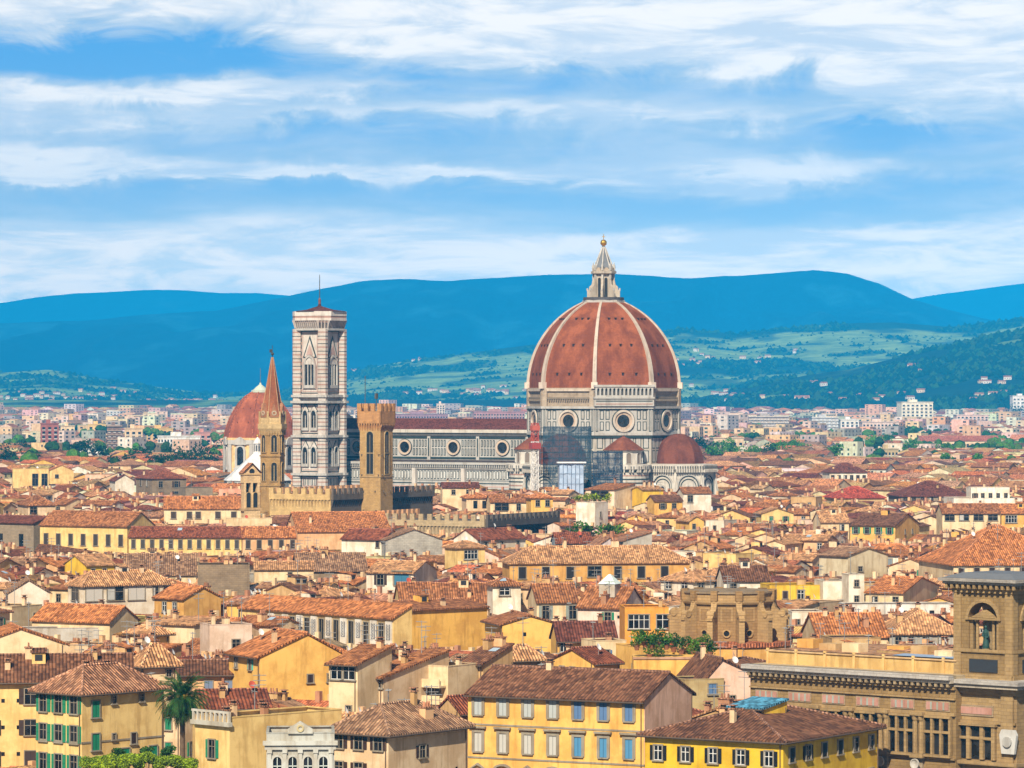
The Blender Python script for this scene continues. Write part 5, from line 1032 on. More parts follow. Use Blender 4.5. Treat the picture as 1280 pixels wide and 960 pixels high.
B('yellow house with two green windows left of the yellow pair', 952, 642, 19, 10, xb=992, lv=9, roof='v', rh=1.6, wall='straw', rt='tan', vb=655, chim=1, wins=[(Ff, [.3, .75], 1, 1.0, 1.6, .9, 3, 'closed', GREEN)])
B('orange-walled house below the right tribune', 862, 651, 19.5, 20, xa=845, xb=880, roof='v', rh=1.2, wall='yellow', rt='tan', vb=664, chim=1, wins=[(Ff, [.3], 1, .9, 1.4, .9, 3, 'plain', BROWN)])
B('cream house with hipped roof and glass under the ochre convent, far left', 35, 631, 20, 20, xb=69, xa=22, roof='hip', rh=2.6, wall='beige', rt='russet', vb=646, chim=2, wins=[(Ff, [.2], 1, 2.2, 2.4, .6, 3, 'plain', BROWN)])
B('cream house with a rust-stained roof by the left edge', 10, 741, 17, 10, xb=62, lv=10, roof='v', rh=2.4, wall=(.78, .66, .54), rt='dusty', vb=757, chim=1, wins=[(Ff, [.5], 1, .8, 1.0, 2.2, 3, 'plain', BROWN)])
B('house with a wide mottled pinkish roof, left of the stone block', 155, 718, 15.5, 5, xb=245, lv=17, roof='u', rh=4.0, wall='cream', rt='dusty', vb=724, chim=4, extras=2, wins=[])
# ---- convent and church ranges
B('long yellow convent wing with seven tall windows, nearest the dark church', 159, 657.5, 20, 62, xa=50, lu=13, roof='v', rh=3.4, wall='straw', rt='russet', vb=681, chim=1, name='convent_wing', cat='convent', wins=[(Lf, 7, 1, 1.3, 3.0, 2.4, 3, 'closed', (.06, .045, .035))])
B('long yellow convent wing with twelve windows under a red roof', 302, 671, 17.5, 84, xa=161, lu=9, roof='v', rh=2.3, wall='straw', rt='darkred', vb=688, chim=1, name='convent_wing', cat='convent', wins=[(Lf, 12, 1, 1.0, 2.2, .9, 3, 'closed', (.06, .045, .035))])
B('peach wing with eight windows under an orange roof, right of the convent', 303, 671, 17.5, 7, xb=428, lv=9, roof='u', rh=2.3, wall='peach', rt='orange', vb=689, chim=1, name='convent_wing', cat='convent', wins=[(Ff, 9, 1, 1.1, 2.2, .9, 3, 'closed', (.05, .03, .02))])
B('lean-to range with a dark roof below the yellow convent wing', 302, 690, 13, 86, xa=44, lu=6, roof='su', rh=1.6, wall='cream', rt='brown', vb=697, chim=0, extras=0, name='lean_to_range', cat='convent', wins=[])
B('dark brown stone church flank at the left edge', 42, 654, 20, 55, xa=-60, lu=12, roof='v', rh=1.6, wall='stone', m='stone', rt='wine', vb=684, chim=0, extras=0, name='church', cat='church', wins=[(Lf, [.6, .85], 1, 1.6, 4, 3.0, 3, 'dark', BROWN)])
B('long cream hall with square windows left of the bell gable', 205, 635, 22.5, 4, xb=304, lv=12, roof='u', rh=3.0, wall='cream', rt='orange', vb=655, chim=0, name='hall', cat='hall', wins=[(Ff, [.12, .32, .43, .68, .88], 1, 1.4, 1.9, 1.1, 3, 'closed', (.06, .035, .02))])
B('cream arcaded terrace below the bell gable', 283, 652, 20, 5, xb=340, lv=5, roof='flat', par=.8, wall='cream', vb=662, chim=0, name='terrace', cat='terrace', wins=[(Ff, 6, 1, 1.3, 1.7, 1.2, 3, 'dark', BROWN)])
B('big orange roof between the peach wing and the dark battlements', 372, 664, 19, 10, xb=488, lv=26, roof='u', rh=4.5, wall='peach', rt='orange', vb=667, chim=1, wins=[])
B('square stone tower house with a hipped red roof', 190, 598, 22, 24, xa=170, xb=233, roof='hip', rh=3.4, wall='brown', m='stone', rt='darkred', vb=620, chim=1, wins=[(Ff, [.25, .7], 2, 1.6, 2.4, 1.2, 4, 'plain', BROWN), (Lf, [.3, .7], 1, 2, 2.4, .8, 4, 'plain', BROWN)])
B('bare brown stone block beside the square tower house', 232, 611, 20, 15, xb=266, lv=14, roof='flat', par=.3, wall='stone', m='stone', vb=624, chim=0, wins=[])
B('pale yellow blocky building with tall glass bays, upper left', 16, 588, 20, 8, xb=61, lv=16, roof='flat', par=.6, wall='straw', vb=611, chim=1, wins=[(Ff, [.62, .88], 1, 2.6, 5.5, 1.6, 3, 'plain', BROWN)])
B('yellow gabled building right of the blocky glass-bay one', 62, 588, 19, 12, xb=92, lv=16, roof='v', rh=2.4, wall='straw', rt='orange', vb=605, chim=1, wins=[(Ff, [.3, .7], 1, 1.6, 1.6, 2, 3, 'plain', BROWN)])
B('white gabled house in the upper left roofs', 144, 601, 20, 15, xb=168, lv=14, roof='v', rh=2.4, wall='white', rt='wine', vb=614, chim=0, wins=[])
# ---- below the cathedral
B('yellow turret house with orange hipped roof under the crane mast', 664, 622, 24, 12, xb=691, lv=7, roof='hip', rh=1.2, wall='yellow', rt='orange', vb=640, chim=1, wins=[(Ff, [.3, .75], 1, 1.2, 1.8, .8, 3, 'plain', BROWN)])
B('cream house with a shaded porch left of the crane mast', 613, 627, 22, 8, xb=660, lv=9, roof='u', rh=2.0, wall='cream', rt='russet', vb=641, chim=1, wins=[(Ff, [.3], 1, 4.2, 2.2, .6, 3, 'plain', BROWN), (Ff, [.75], 1, 1.2, 2.0, .7, 3, 'plain', BROWN)])
B('cream house with arches and an orange roof under the nave', 583, 622, 23, 10, xb=611, lv=9, roof='hip', rh=1.4, wall='beige', rt='orange', vb=640, chim=1, wins=[(Ff, [.4, .8], 1, 1.3, 2.4, 1.0, 3, 'dark', BROWN)])
B('cream house with a dark red roof directly under the nave windows', 553, 609, 25, 5, xb=599, lv=9, roof='u', rh=1.3, wall='cream', rt='wine', vb=619, chim=2, wins=[(Ff, [.3, .7], 1, 1.1, 1.4, .9, 3, 'plain', BROWN)])
B('big beige penthouse with a dark glass front below the scaffolding', 768, 612, 25, 55, xa=732, xb=794, roof='su', rh=1.6, wall=(.80, .64, .46), rt='russet', vb=636, chim=1, wins=[(Lf, [.5], 1, 6.5, 2.6, .5, 3, 'plain', BROWN)])
T = B('white house with yellow-green hedges on its terrace', 744, 633, 24, 60, xa=720, xb=760, roof='flat', par=1.0, wall=(.84, .78, .66), vb=657, chim=0, extras=0, wins=[(Ff, [.4], 2, .7, 1.4, 1.6, 3, 'plain', BROWN)])
B('bright yellow house with four chimneys under the right tribune', 803, 612, 25, 22, xb=829, lv=8, roof='u', rh=.8, wall='lemon', rt='tan', vb=622, chim=4, wins=[])
B('yellow house with a brown roof left of the white house by the tribune', 818, 626, 23.5, 14, xb=853, lv=8, roof='u', rh=1.4, wall='yellow', rt='brown', vb=640, chim=1, wins=[(Ff, [.3, .7], 1, 1.2, 1.6, .8, 3, 'plain', BROWN)])
B('white house with tall chimney beside the right tribune', 854, 616, 24, 10, xb=889, lv=9, roof='u', rh=1.5, wall='white', rt='russet', vb=638, chim=1, wins=[(Ff, [.25, .6], 1, 1.6, 2.2, .8, 3, 'plain', BROWN)])
B('white house with red-brown roof right of the low battlements', 597, 674, 19.5, 48, xb=657, lv=8, roof='u', rh=2.2, wall='white', rt='darkred', vb=685, chim=1, wins=[(Ff, 3, 1, 1.0, 1.6, .9, 3, 'plain', BROWN)])
B('dark red roofed house with a blue glazed front', 695, 678, 20, 6, xb=740, lv=9, roof='u', rh=2.0, wall=(.3, .36, .42), rt='darkred', vb=688, chim=1, wins=[(Ff, 4, 1, 1.6, 1.2, .4, 3, 'white', BLUE)])
B('pale lilac gable house right of the blue glazed front', 748, 682, 20, 14, xb=776, lv=9, roof='v', rh=1.8, wall='lilac', rt='pinkish', vb=692, chim=1, wins=[])
B('stone-walled house with a long pink sloping roof', 779, 676, 20, 16, xb=815, lv=9, roof='su', rh=2.0, wall='grey', rt='pinkish', vb=686, chim=0, wins=[(Ff, [.45], 1, 1.2, 1.8, 1.0, 3, 'plain', BROWN)])
# ---- right distance
B('white hip-roofed mansion in the far right roofs', 1037, 590, 22, 8, xb=1084, lv=14, roof='hip', rh=3.6, wall='white', rt='wine', vb=598, chim=2, wins=[(Ff, 6, 1, 1.3, 2.2, 1.4, 3, 'plain', BROWN)])
B('long dark red double roof with two humps', 1126, 620, 19, 5, xb=1213, lv=24, roof='hip', rh=5.0, wall='stone', rt='wine', vb=626, chim=1, wins=[(Ff, 8, 1, 1.4, 1.4, .6, 3, 'plain', BROWN)])
B('bright red hipped roof hall left of the dark red double roof', 1045, 622, 19, 10, xb=1106, lv=16, roof='hip', rh=3.6, wall='tan', rt=(.52, .09, .05), vb=627, chim=1, wins=[])
B('wide white building with terraces near the right edge', 1192, 627, 21, 5, xb=1278, lv=16, roof='flat', par=1.0, wall=(.84, .78, .68), vb=640, chim=1, wins=[(Ff, 8, 1, 1.0, 1.4, 1.4, 3, 'plain', BROWN)])
B('small white upper storey with a blue skylight on the wide white building', 1214, 612, 24.5, 5, xb=1262, lv=8, roof='flat', par=.6, wall=(.84, .78, .68), vb=620, chim=1, wins=[(Ff, 5, 1, 1.0, 1.6, 1.2, 3, 'plain', BROWN)])
B('long rose-walled palace with a long row of windows, far right', 1151, 551, 20, 3, xb=1256, lv=20, roof='u', rh=3.5, wall='beige', rt=(.5, .16, .1), vb=560, chim=2, name='palazzo', cat='palazzo', wins=[(Ff, 16, 1, 1.6, 2.6, 2.4, 3, 'plain', BROWN)])
# ------------------------------------------------------------------ library, drum building
def library():
    LC = (.29, .19, .08); LC2 = (.37, .25, .115); h = 22.0; T = empty('library', (0, 0, 0), 0, 'sandstone library with a heavy cornice, big windows and a corner tower with a statue niche', 'library')
    th = R(48); d = PD(844.5, h); C = np.array((WX(1195, d), d)); T.location = (*C, 0); T.rotation_euler = (0, 0, th)
    lv = ((938-640)*C[1]-F*C[0])/(-F*math.sin(th)-(938-640)*math.cos(th)); lu = 22
    fl = Fr((0, lv, 0), (0, -1, 0), (-1, 0, 0))
    b = MB(); b.box(0, lu, 0, lv, 0, h-.9, 'stone', LC, bottom=False); b.build('wall', T)
    c = MB(); c.box(-.3, lv, 0, 1.5, h-.5, h, 'stone', (.46, .43, .40), fl); c.box(-.3, lv, 0, 1.1, h-.9, h-.5, 'stone', (.5, .44, .36), fl)
    k = 0.3
    while k < lv: c.box(k, k+.35, 0, 1.0, h-1.35, h-.9, 'stone', (.36, .27, .16), fl); k += .85
    c.box(0, lv, 0, .35, h-1.7, h-1.35, 'stone', LC2, fl); c.box(0, lv, 0, .3, h-2.9, h-2.7, 'stone', LC2, fl); c.box(0, lv, 0, .35, h-4.8, h-4.4, 'stone', LC2, fl)
    c.box(-.5, lu, 0, lv, h-.9, h, 'stone', (.5, .4, .26)); c.build('cornice', T)
    c = MB(); c.box(2, lu-3, 1.5, lv-1.0, h, h+1.5, 'plaster', (.62, .42, .16)); c.box(1.8, lu-2.8, 1.3, lv-.8, h+1.5, h+1.65, 'plaster', (.62, .42, .22))
    for k in range(7): c.box(1.8, 2.0, 3+k*4.4, 3.35+k*4.4, h, h+1.9, 'plaster', (.74, .5, .2))
    c.poly([(2.4, 2.0, h+1.72), (lu-3.4, 2.0, h+1.72), (lu-3.4, lv-1.5, h+1.72), (2.4, lv-1.5, h+1.72)], 'tile', (.5, .27, .15))
    for k in range(6): c.box(4+(k%3)*1.5, 6+(k%3)*1.5, 3.5+k*4.6, 6+k*4.6, h+1.7, h+2.5+.3*(k%2), 'plaster', (WALL['cream'], WALL['tan'], WALL['ochre'])[k%3])
    c.build('roof_parapet', T)
    b = MB(); b.poly([(6, 2, h+2.0), (11, 2, h+2.6), (11, 16, h+2.6), (6, 16, h+2.0)], 'tile', (.62, .32, .18)); b.poly([(2.2, 1.4, h+1.8), (4.8, 1.4, h+1.9), (4.8, 11, h+1.9), (2.2, 11, h+1.8)], 'paint', (.28, .38, .55)); b.box(6, 11, 2, 16, h+1.6, h+1.98, 'plaster', LC2); b.build('roof', T)
    nb = 6; bw = lv/nb
    for k in range(nb):
        a = bw*(k+.5)
        p = MB(); p.box(a-1.75, a+1.75, 0, .12, h-4.3, h-3.1, 'stone', (.36, .27, .17), fl); p.box(a-1.6, a+1.6, .12, .18, h-4.15, h-3.25, 'plaster', (.48, .26, .21), fl)
        for q in (-.9, 0, .9): p.box(a+q-.12, a+q+.12, .18, .22, h-4.15, h-3.25, 'plaster', (.36, .4, .36), fl)
        p.build('frieze_panel', T)
        w = MB(); w.box(a-2, a+2, 0, .1, h-9.4, h-5.0, 'glass', fr=fl)
        for q in (-1.95, -.65, .65, 1.95): w.box(a+q-.16, a+q+.16, .1, .5, h-9.4, h-5.0, 'stone', LC2, fl)
        w.box(a-2, a+2, .1, .45, h-6.9, h-6.6, 'stone', LC2, fl); w.box(a-2.1, a+2.1, 0, .6, h-5.1, h-4.8, 'stone', LC2, fl); w.box(a-2.1, a+2.1, 0, .7, h-9.7, h-9.4, 'stone', LC2, fl); w.build('window', T)
        if k:
            p = MB(); x = bw*k
            for q in (-.42, .42): p.lathe([(.34, h-9.4), (.27, h-5.6), (.38, h-5.4), (.46, h-4.9)], 8, 'stone', LC2, c=(-.45, lv-(x+q)))
            p.box(x-.95, x+.95, 0, 1.0, h-4.9, h-4.5, 'stone', LC2, fl); p.box(x-.95, x+.95, 0, .95, h-9.9, h-9.4, 'stone', LC2, fl); p.build('twin_columns', T)
            m = MB(); m.lathe([(0, 0), (.3, .06), (.5, .12), (.5, .2), (.62, .22), (.62, 0)], 14, 'marble', W, cap=False); me = m.mesh('medallion'); o = put('medallion', me, T, (-1.05, lv-x, h-10.6), 0); o.rotation_euler = (0, -math.pi/2, 0)
            pb = MB(); pb.box(x-.5, x+.5, 0, .3, h-11.5, h-9.9, 'stone', (.34, .27, .18), fl); pb.build('bracket', T)
    b = MB(); b.box(0, lv, 0, .6, h-12, h-11.5, 'stone', LC2, fl); b.box(0, lv, 0, .35, h-9.95, h-9.75, 'stone', LC2, fl); b.build('lower_ledge', T)
    OCC.append(foot(C, th, lu, lv, 1)); VIS.append((938, 1196, C[1], 960))
    # corner tower: front block pushed forward
    ht = 21.6; dt = PD(852, ht); Ct = np.array((WX(1268, dt), dt)); L_ = 10.6
    inv = Matrix.Rotation(-th, 2); rel = inv@Vector(Ct-C); x0, y0 = rel.x, rel.y
    f1 = Fr((x0, y0+L_, 0), (0, -1, 0), (-1, 0, 0)); f2 = Fr((x0, y0, 0), (1, 0, 0), (0, -1, 0))
    b = MB(); b.box(x0, x0+L_, y0, y0+L_, 0, ht-.9, 'stone', LC2, bottom=False)
    for f in (f1, f2):
        for a in (0.0, L_-1.7): b.box(a, a+1.7, 0, .35, 0, ht-1.4, 'stone', LC2, f)
    b.build('pavilion_wall', T)
    c = MB()
    for e, z0, z1, t in ((.5, ht-1.6, ht-.9, LC2), (1.3, ht-.9, ht-.45, (.46, .40, .32)), (1.6, ht-.45, ht, (.46, .43, .40)), (.3, ht-5.1, ht-4.8, LC2)): c.box(x0-e, x0+L_+e, y0-e, y0+L_+e, z0, z1, 'stone', t)
    c.box(x0-.9, x0+L_+.9, y0-.9, y0+L_+.9, ht-9.9, ht-9.5, 'stone', LC2); c.build('pavilion_cornice', T)
    for f in (f1, f2):
        w = MB(); a = L_/2; w.box(a-2.6, a+2.6, 0, .1, ht-9.3, ht-5.3, 'glass', fr=f)
        for q in (-2.6, -.95, .95, 2.6): w.box(a+q-.25, a+q+.25, .1, .5, ht-9.3, ht-5.3, 'stone', LC2, f)
        w.box(a-2.8, a+2.8, .1, .45, ht-7.0, ht-6.7, 'stone', LC2, f); w.box(a-3, a+3, 0, .7, ht-5.4, ht-5.1, 'stone', LC2, f); w.build('window', T)
        p = MB(); p.box(a-2.4, a+2.4, 0, .12, ht-4.3, ht-3.0, 'stone', (.36, .27, .17), f); p.box(a-2.2, a+2.2, .12, .18, ht-4.05, ht-3.25, 'plaster', (.48, .26, .21), f); p.build('frieze_panel', T)
    fx = Fr(f1.p(L_-.4, .4, 0), f1.a, f1.n); b = MB(); b.extr([(-.9, ht-8.4), (.9, ht-8.4), (1.2, ht-6.2), (.9, ht-5.6), (-.9, ht-5.6), (-1.2, ht-6.2)], 0, .4, 'marble', (.55, .54, .52), fx); b.extr(circ(.62, 0, ht-7, 14), .4, .65, 'marble', (.45, .44, .42), fx)
    b.build('stone_crest', T)
    # upper tower
    s = 8.1; o = 1.0; zt0, zt1 = ht, 31.7; X0, Y0 = x0+o, y0+o; b = MB(); tw = 1.75
    for ax_, ay in ((0, 0), (s-tw, 0), (0, s-tw), (s-tw, s-tw)): b.box(X0+ax_, X0+ax_+tw, Y0+ay, Y0+ay+tw, zt0, zt1, 'stone', LC)
    g1 = Fr((X0, Y0+s, 0), (0, -1, 0), (-1, 0, 0)); g2 = Fr((X0, Y0, 0), (1, 0, 0), (0, -1, 0)); g3 = Fr((X0+s, Y0, 0), (0, 1, 0), (1, 0, 0)); g4 = Fr((X0+s, Y0+s, 0), (-1, 0, 0), (0, 1, 0))
    mid = s/2; r = 2.1; zs_ = zt0+6.9
    for g in (g1, g2, g3, g4):
        out = [(tw, zt0+3.6), (s-tw, zt0+3.6), (s-tw, zt1), (tw, zt1)]
        b.box(tw, s-tw, -tw, 0, zt0, zt0+3.3, 'stone', LC, g)
        n = 12; inner = [(mid-r, zs_), ] ; top = [(mid+r*math.cos(math.pi-math.pi*i/n), zs_+r*math.sin(math.pi*i/n)) for i in range(n+1)]
        for i in range(n):  # spandrel above the arch
            (a0, c0), (a1, c1) = top[i], top[i+1]; b.poly([g.p(a0, 0, c0), g.p(a1, 0, c1), g.p(a1, 0, zt1), g.p(a0, 0, zt1)], 'stone', LC); b.poly([g.p(a0, 0, c0), g.p(a1, 0, c1), g.p(a1, -tw, c1), g.p(a0, -tw, c0)], 'stone', LC); b.poly([g.p(a0, -tw, c0), g.p(a1, -tw, c1), g.p(a1, -tw, zt1), g.p(a0, -tw, zt1)], 'stone', LC)
        for a0, a1 in ((tw, mid-r), (mid+r, s-tw)): b.box(a0, a1, -tw, 0, zt0+3.3, zt1, 'stone', LC, g)
        b.box(-.15, s+.15, 0, .25, zt0+3.1, zt0+3.5, 'stone', LC2, g); b.box(-.1, 0.9, 0, .2, zt0+.3, zt1, 'stone', LC2, g); b.box(s-.9, s+.1, 0, .2, zt0+.3, zt1, 'stone', LC2, g); b.box(-.1, s+.1, 0, .3, zt0, zt0+.5, 'stone', LC2, g)
        b.ring([(mid+(r+.4)*math.cos(t), zs_+(r+.4)*math.sin(t)) for t in np.linspace(0, math.pi, 13)]+[(mid-r-.4, zs_), (mid+r+.4, zs_)], [(mid+r*math.cos(t), zs_+r*math.sin(t)) for t in np.linspace(0, math.pi, 13)]+[(mid-r, zs_), (mid+r, zs_)], 0, .25, 'stone', LC2, g)
        b.box(mid-2.0, mid+2.0, .0, .12, zt0+.8, zt0+2.3, 'paint', (.035, .038, .045), g)
    b.box(X0+tw, X0+s-tw, Y0+tw, Y0+s-tw, zt0+3.0, zt0+3.3, 'stone', LC); b.build('tower_wall', T)
    for g in (g1, g2):
        a = MB()
        for q in (-1.15, 1.15): a.lathe([(.22, zt0+3.5), (.18, zt0+6.6), (.28, zt0+6.9)], 8, 'stone', LC2, c=tuple(g.p(mid+q, -.4, 0)[:2]))
        for q in (-1.9, 1.9): a.box(mid+q-.2, mid+q+.2, -.6, -.2, zt0+3.5, zt0+6.9, 'stone', LC2, g)
        a.box(mid-2.1, mid+2.1, -.7, .1, zt0+6.9, zt0+7.2, 'stone', LC2, g); a.extr([(mid-1.7, zt0+7.2), (mid+1.7, zt0+7.2), (mid, zt0+8.1)], -.7, .15, 'stone', LC2, g, back=True); a.extr([(mid-.9, zt0+3.5), (mid+.9, zt0+3.5), (mid+.9, zt0+6.9), (mid-.9, zt0+6.9)], -1.5, -1.2, 'stone', (.3, .22, .12), g, back=True); a.build('niche', T)
    c = MB()
    for e, z0, z1, t in ((.3, zt1, zt1+.5, LC2), (1.1, zt1+1.0, zt1+1.35, (.42, .38, .32)), (1.5, zt1+1.35, zt1+1.7, (.36, .33, .30)), (.5, zt1+.5, zt1+1.0, (.36, .28, .18))): c.box(X0-e, X0+s+e, Y0-e, Y0+s+e, z0, z1, 'stone', t)
    for g in (g1, g2, g3):
        k = -.8
        while k < s+.8: c.box(k, k+.35, .5, 1.05, zt1+.5, zt1+1.0, 'stone', LC2, g); k += .8
    c.build('tower_cornice', T)
    c = MB(); c.lathe([(s*.76+1.2, zt1+1.72), (s*.6, zt1+2.3)], 4, 'paint', (.16, .17, .19), c=(X0+s/2, Y0+s/2), ph=45); c.build('tower_roof', T)
    P = g1.p(mid, -.45, 0); wp = Matrix.Rotation(th, 2)@Vector((P[0], P[1])); st = MB(); bz = (.03, .075, .065)
    st.lathe([(.42, 0), (.42, .25)], 8, 'stone', LC2); st.lathe([(.36, .25), (.40, .6), (.30, 1.3), (.27, 1.7), (.36, 2.1), (.34, 2.35), (.12, 2.5), (.10, 2.6)], 10, 'paint', bz); st.ball((0, 0, 2.78), .2, 'paint', bz, 7)
    st.tube((-.30, 0, 2.3), (-.42, -.12, 1.8), .09, 'paint', bz); st.tube((-.42, -.12, 1.8), (-.15, -.34, 1.7), .075, 'paint', bz); st.tube((.30, 0, 2.3), (.45, -.05, 1.75), .09, 'paint', bz); st.tube((.45, -.05, 1.75), (.28, -.3, 1.5), .075, 'paint', bz); st.box(-.2, .05, -.42, -.3, 1.6, 1.95, 'paint', bz)
    o = st.build('statue', None, 'dark bronze robed statue standing in the library tower niche', 'statue', loc=(C[0]+wp.x, C[1]+wp.y, zt0+3.3)); o.rotation_euler = (0, 0, th-math.pi/2)
    OCC.append(foot(Ct, th, L_, L_, 1)); VIS.append((1186, 1285, 440, 960))
library()

def drum_building():
    d = 572; cx = 911; c = (WX(cx, d), d); zb = WZ(803, d-6); zt = WZ(742, d-6); T = empty('round_stone_drum', (*c, 0), R(-90), 'round brown sandstone church drum with scroll buttresses and small round windows', 'church drum')
    t = (.33, .20, .085); t2 = (.44, .285, .13); rr = 6.6; n = 12; ph = 9
    b = MB(); b.lathe([(rr, 0), (rr, zt-1.0)], n, 'stone', t, ph=ph); b.lathe([(rr+.35, zt-1.6), (rr+.5, zt-1.3), (rr+.5, zt-1.1), (rr+.1, zt-1.1), (rr+.1, zt)], n, 'stone', t2, ph=ph); b.lathe([(rr+.35, zt-.05), (rr+.35, zt+.2)], n, 'stone', (.3, .22, .14), ph=ph)
    for i in range(n): a = R(ph+30*i); b.box(-.5, .5, -.4, .5, zt-1.1, zt+.35, 'stone', t, Fr((rr*math.cos(a), rr*math.sin(a), 0), (-math.sin(a), math.cos(a), 0), (math.cos(a), math.sin(a), 0)))
    b.build('wall', T)
    for i in range(n):
        f, hw = side((0, 0), rr, n, i, ph); w = MB(); w.ring(circ(.62, 0, zb+1.3, 16), circ(.42, 0, zb+1.3, 16), 0, .2, 'stone', t2, f); w.poly([f.p(a, .04, z) for a, z in circ(.45, 0, zb+1.3, 16)], 'glass'); w.build('round_window', T)
        w = MB(); w.box(-.9, .9, 0, .07, zb+3.0, zb+5.0, 'stone', t2, f); w.box(-.65, .65, .07, .1, zb+3.2, zb+4.8, 'stone', t, f); w.build('relief_panel', T)
        a = R(ph+30*i); ca, sa = math.cos(a), math.sin(a); f = Fr((0, 0, 0), (ca, sa, 0), (-sa, ca, 0)); B_ = MB()
        B_.extr([(rr, 0), (rr+2.3, 0), (rr+2.3, zb+3.2), (rr+2.5, zb+3.2), (rr+2.5, zb+3.6), (rr+2.2, zb+3.7), (rr+2.1, zb+4.2), (rr+1.6, zb+4.5), (rr+1.1, zb+4.4), (rr+.6, zb+4.9), (rr+.35, zb+5.8), (rr, zb+5.9)], -.45, .45, 'stone', t2, f, back=True)
        B_.lathe([(.55, -.52), (.55, .52)], 12, 'stone', t2); B_.build('scroll_buttress', T) if 0 else None
        B2 = MB(); B2.extr([(rr, 0), (rr+2.3, 0), (rr+2.3, zb+3.2), (rr+2.5, zb+3.2), (rr+2.5, zb+3.6), (rr+2.2, zb+3.7), (rr+2.1, zb+4.2), (rr+1.6, zb+4.5), (rr+1.1, zb+4.4), (rr+.6, zb+4.9), (rr+.35, zb+5.8), (rr, zb+5.9)], -.42, .42, 'stone', t2, f, back=True); B2.extr(circ(.5, rr+1.7, zb+4.1, 12), -.55, .55, 'stone', t2, f, back=True); B2.build('scroll_buttress', T)
    b = MB(); b.lathe([(rr+.1, zt-.6), (0, zt-.4)], n, 'tile', (.4, .2, .12), ph=ph); b.lathe([(rr+2.9, zb-.6), (rr+2.9, zb), (rr, zb+.15)], n, 'tile', (.5, .17, .08), ph=ph); b.build('roof', T)
    b = MB(); b.lathe([(rr+2.6, 0), (rr+2.6, zb-.6)], n, 'plaster', WALL['ochre'], ph=ph); b.build('base', T)
    OCC.append(foot((c[0]-9.6, d-9.6), 0, 19.2, 19.2)); VIS.append((836, 988, d-9, 806))
drum_building()

# ------------------------------------------------------------------ apartment blocks beyond the old town
def apt(label, x0, x1, yt, yb, wall, th=6, floors=None, roof=(.45, .3, .24), cols=None, band=None, name='apartment_block', lv=None):
    d = 269500/(yb-HY); H = WZ(yt, d); w = (x1-x0)*d/F; C = (WX(x0, d), d); T = empty(name, (*C, 0), R(th), label, 'apartment block')
    lu = w/math.cos(R(th)); lv = lv or min(24, lu*.7); b = MB(); wc = WALL[wall] if isinstance(wall, str) else wall
    b.box(0, lu, 0, lv, 0, H, 'plaster', wc, bottom=False); b.box(-.5, lu+.5, -.5, lv+.5, H, H+.8, 'plaster', tuple(c*.9 for c in wc)); b.build('wall', T)
    b = MB(); b.box(lu*.3, lu*.55, lv*.3, lv*.7, H+.8, H+3.8, 'plaster', wc); b.build('stair_head', T)
    n = floors or max(2, int(H/3.4)); m = cols or max(3, int(lu/5))
    n = min(n, 12)
    for f, L_ in (('F', lu), ('R', lv), ('L', lv)):
        mm = m if f == 'F' else max(2, int(m*lv/lu))
        if f != 'F' and th < 12 and f == 'L': continue
        for j in range(n):
            z = H-1.4-(j+1)*(H/n)*.98+.6
            if z < 1: continue
            for k in range(mm):
                me = cached(('window', 'apt', round(L_/mm*.5, 1)), lambda b, q=L_/mm*.5: (b.box(-q/2, q/2, -.1, .08, 0, 1.9, 'glass', fr=WF), b.box(-q/2-.1, q/2+.1, .0, .3, -.9, -.1, 'plaster', (.6, .56, .5), WF)))
                loc, rz = {'F': ((L_*(k+.5)/mm, 0, z), 0), 'L': ((0, L_*(k+.5)/mm, z), -math.pi/2), 'R': ((lu, L_*(k+.5)/mm, z), math.pi/2)}[f]; put('window', me, T, loc, rz)
        if band:
            for j in range(n+1): q = MB(); z = H*j/n; q.box(-.3, lu+.3, -1.2, 0, z-.1, z+.9, 'plaster', band); q.build('balcony', T) if f == 'F' and z > 3 else None
    OCC.append(foot(C, R(th), lu, lv, 2)); VIS.append((x0, x1, d, yb-12)); return T
apt('tall cream-white stepped apartment tower in front of the hills', 1127, 1167, 503, 545, (.84, .78, .62), 10, 10, cols=7, name='apartment_tower')
apt('brick-red slab block at the far left', 51, 73, 530, 575, (.36, .12, .09), 8)
apt('cream apartment block right of the brick-red slab', 76, 93, 533, 566, 'cream', 10)
apt('yellowish apartment block in the left distance', 110, 132, 531, 560, 'straw', 5)
apt('dark brown balcony block in the left distance', 134, 152, 533, 572, (.25, .16, .12), 8, band=(.4, .28, .2))
apt('cream block right of the dark balcony block', 156, 178, 536, 575, 'beige', 6)
apt('mustard yellow top-floored block in the left distance', 183, 216, 536, 562, (.72, .48, .16), 5)
apt('grey and white striped block with tall white fins', 197, 250, 546, 578, (.74, .73, .70), 4, cols=14, name='office_block')
apt('pink rose block left of the chapel dome', 243, 264, 541, 568, (.62, .30, .25), 8)
apt('low cream block with a flat roof at the far left edge', 4, 40, 540, 566, 'cream', 5)
apt('brown stacked block behind the brick-red slab', 84, 108, 526, 552, (.34, .22, .15), 6)
apt('white cubic block with park trees before it', 100, 137, 562, 582, (.85, .82, .76), 5, floors=3, cols=3)
apt('white and dark striped block right of the red dome', 1015, 1048, 522, 552, (.50, .50, .52), 6, band=(.85, .83, .8))
apt('long dark-windowed block right of the red dome', 936, 986, 521, 552, (.42, .36, .32), 4, band=(.7, .62, .54), cols=12)
apt('white mid-rise block left of the cream-white tower', 1051, 1074, 525, 552, (.82, .80, .76), 5)
apt('rosy cream block left of the cream-white tower', 1078, 1124, 528, 556, (.74, .58, .50), 4, cols=10)
apt('cream block with shaded galleries below the cream-white tower', 1043, 1095, 559, 583, 'cream', 4, floors=4, cols=9)
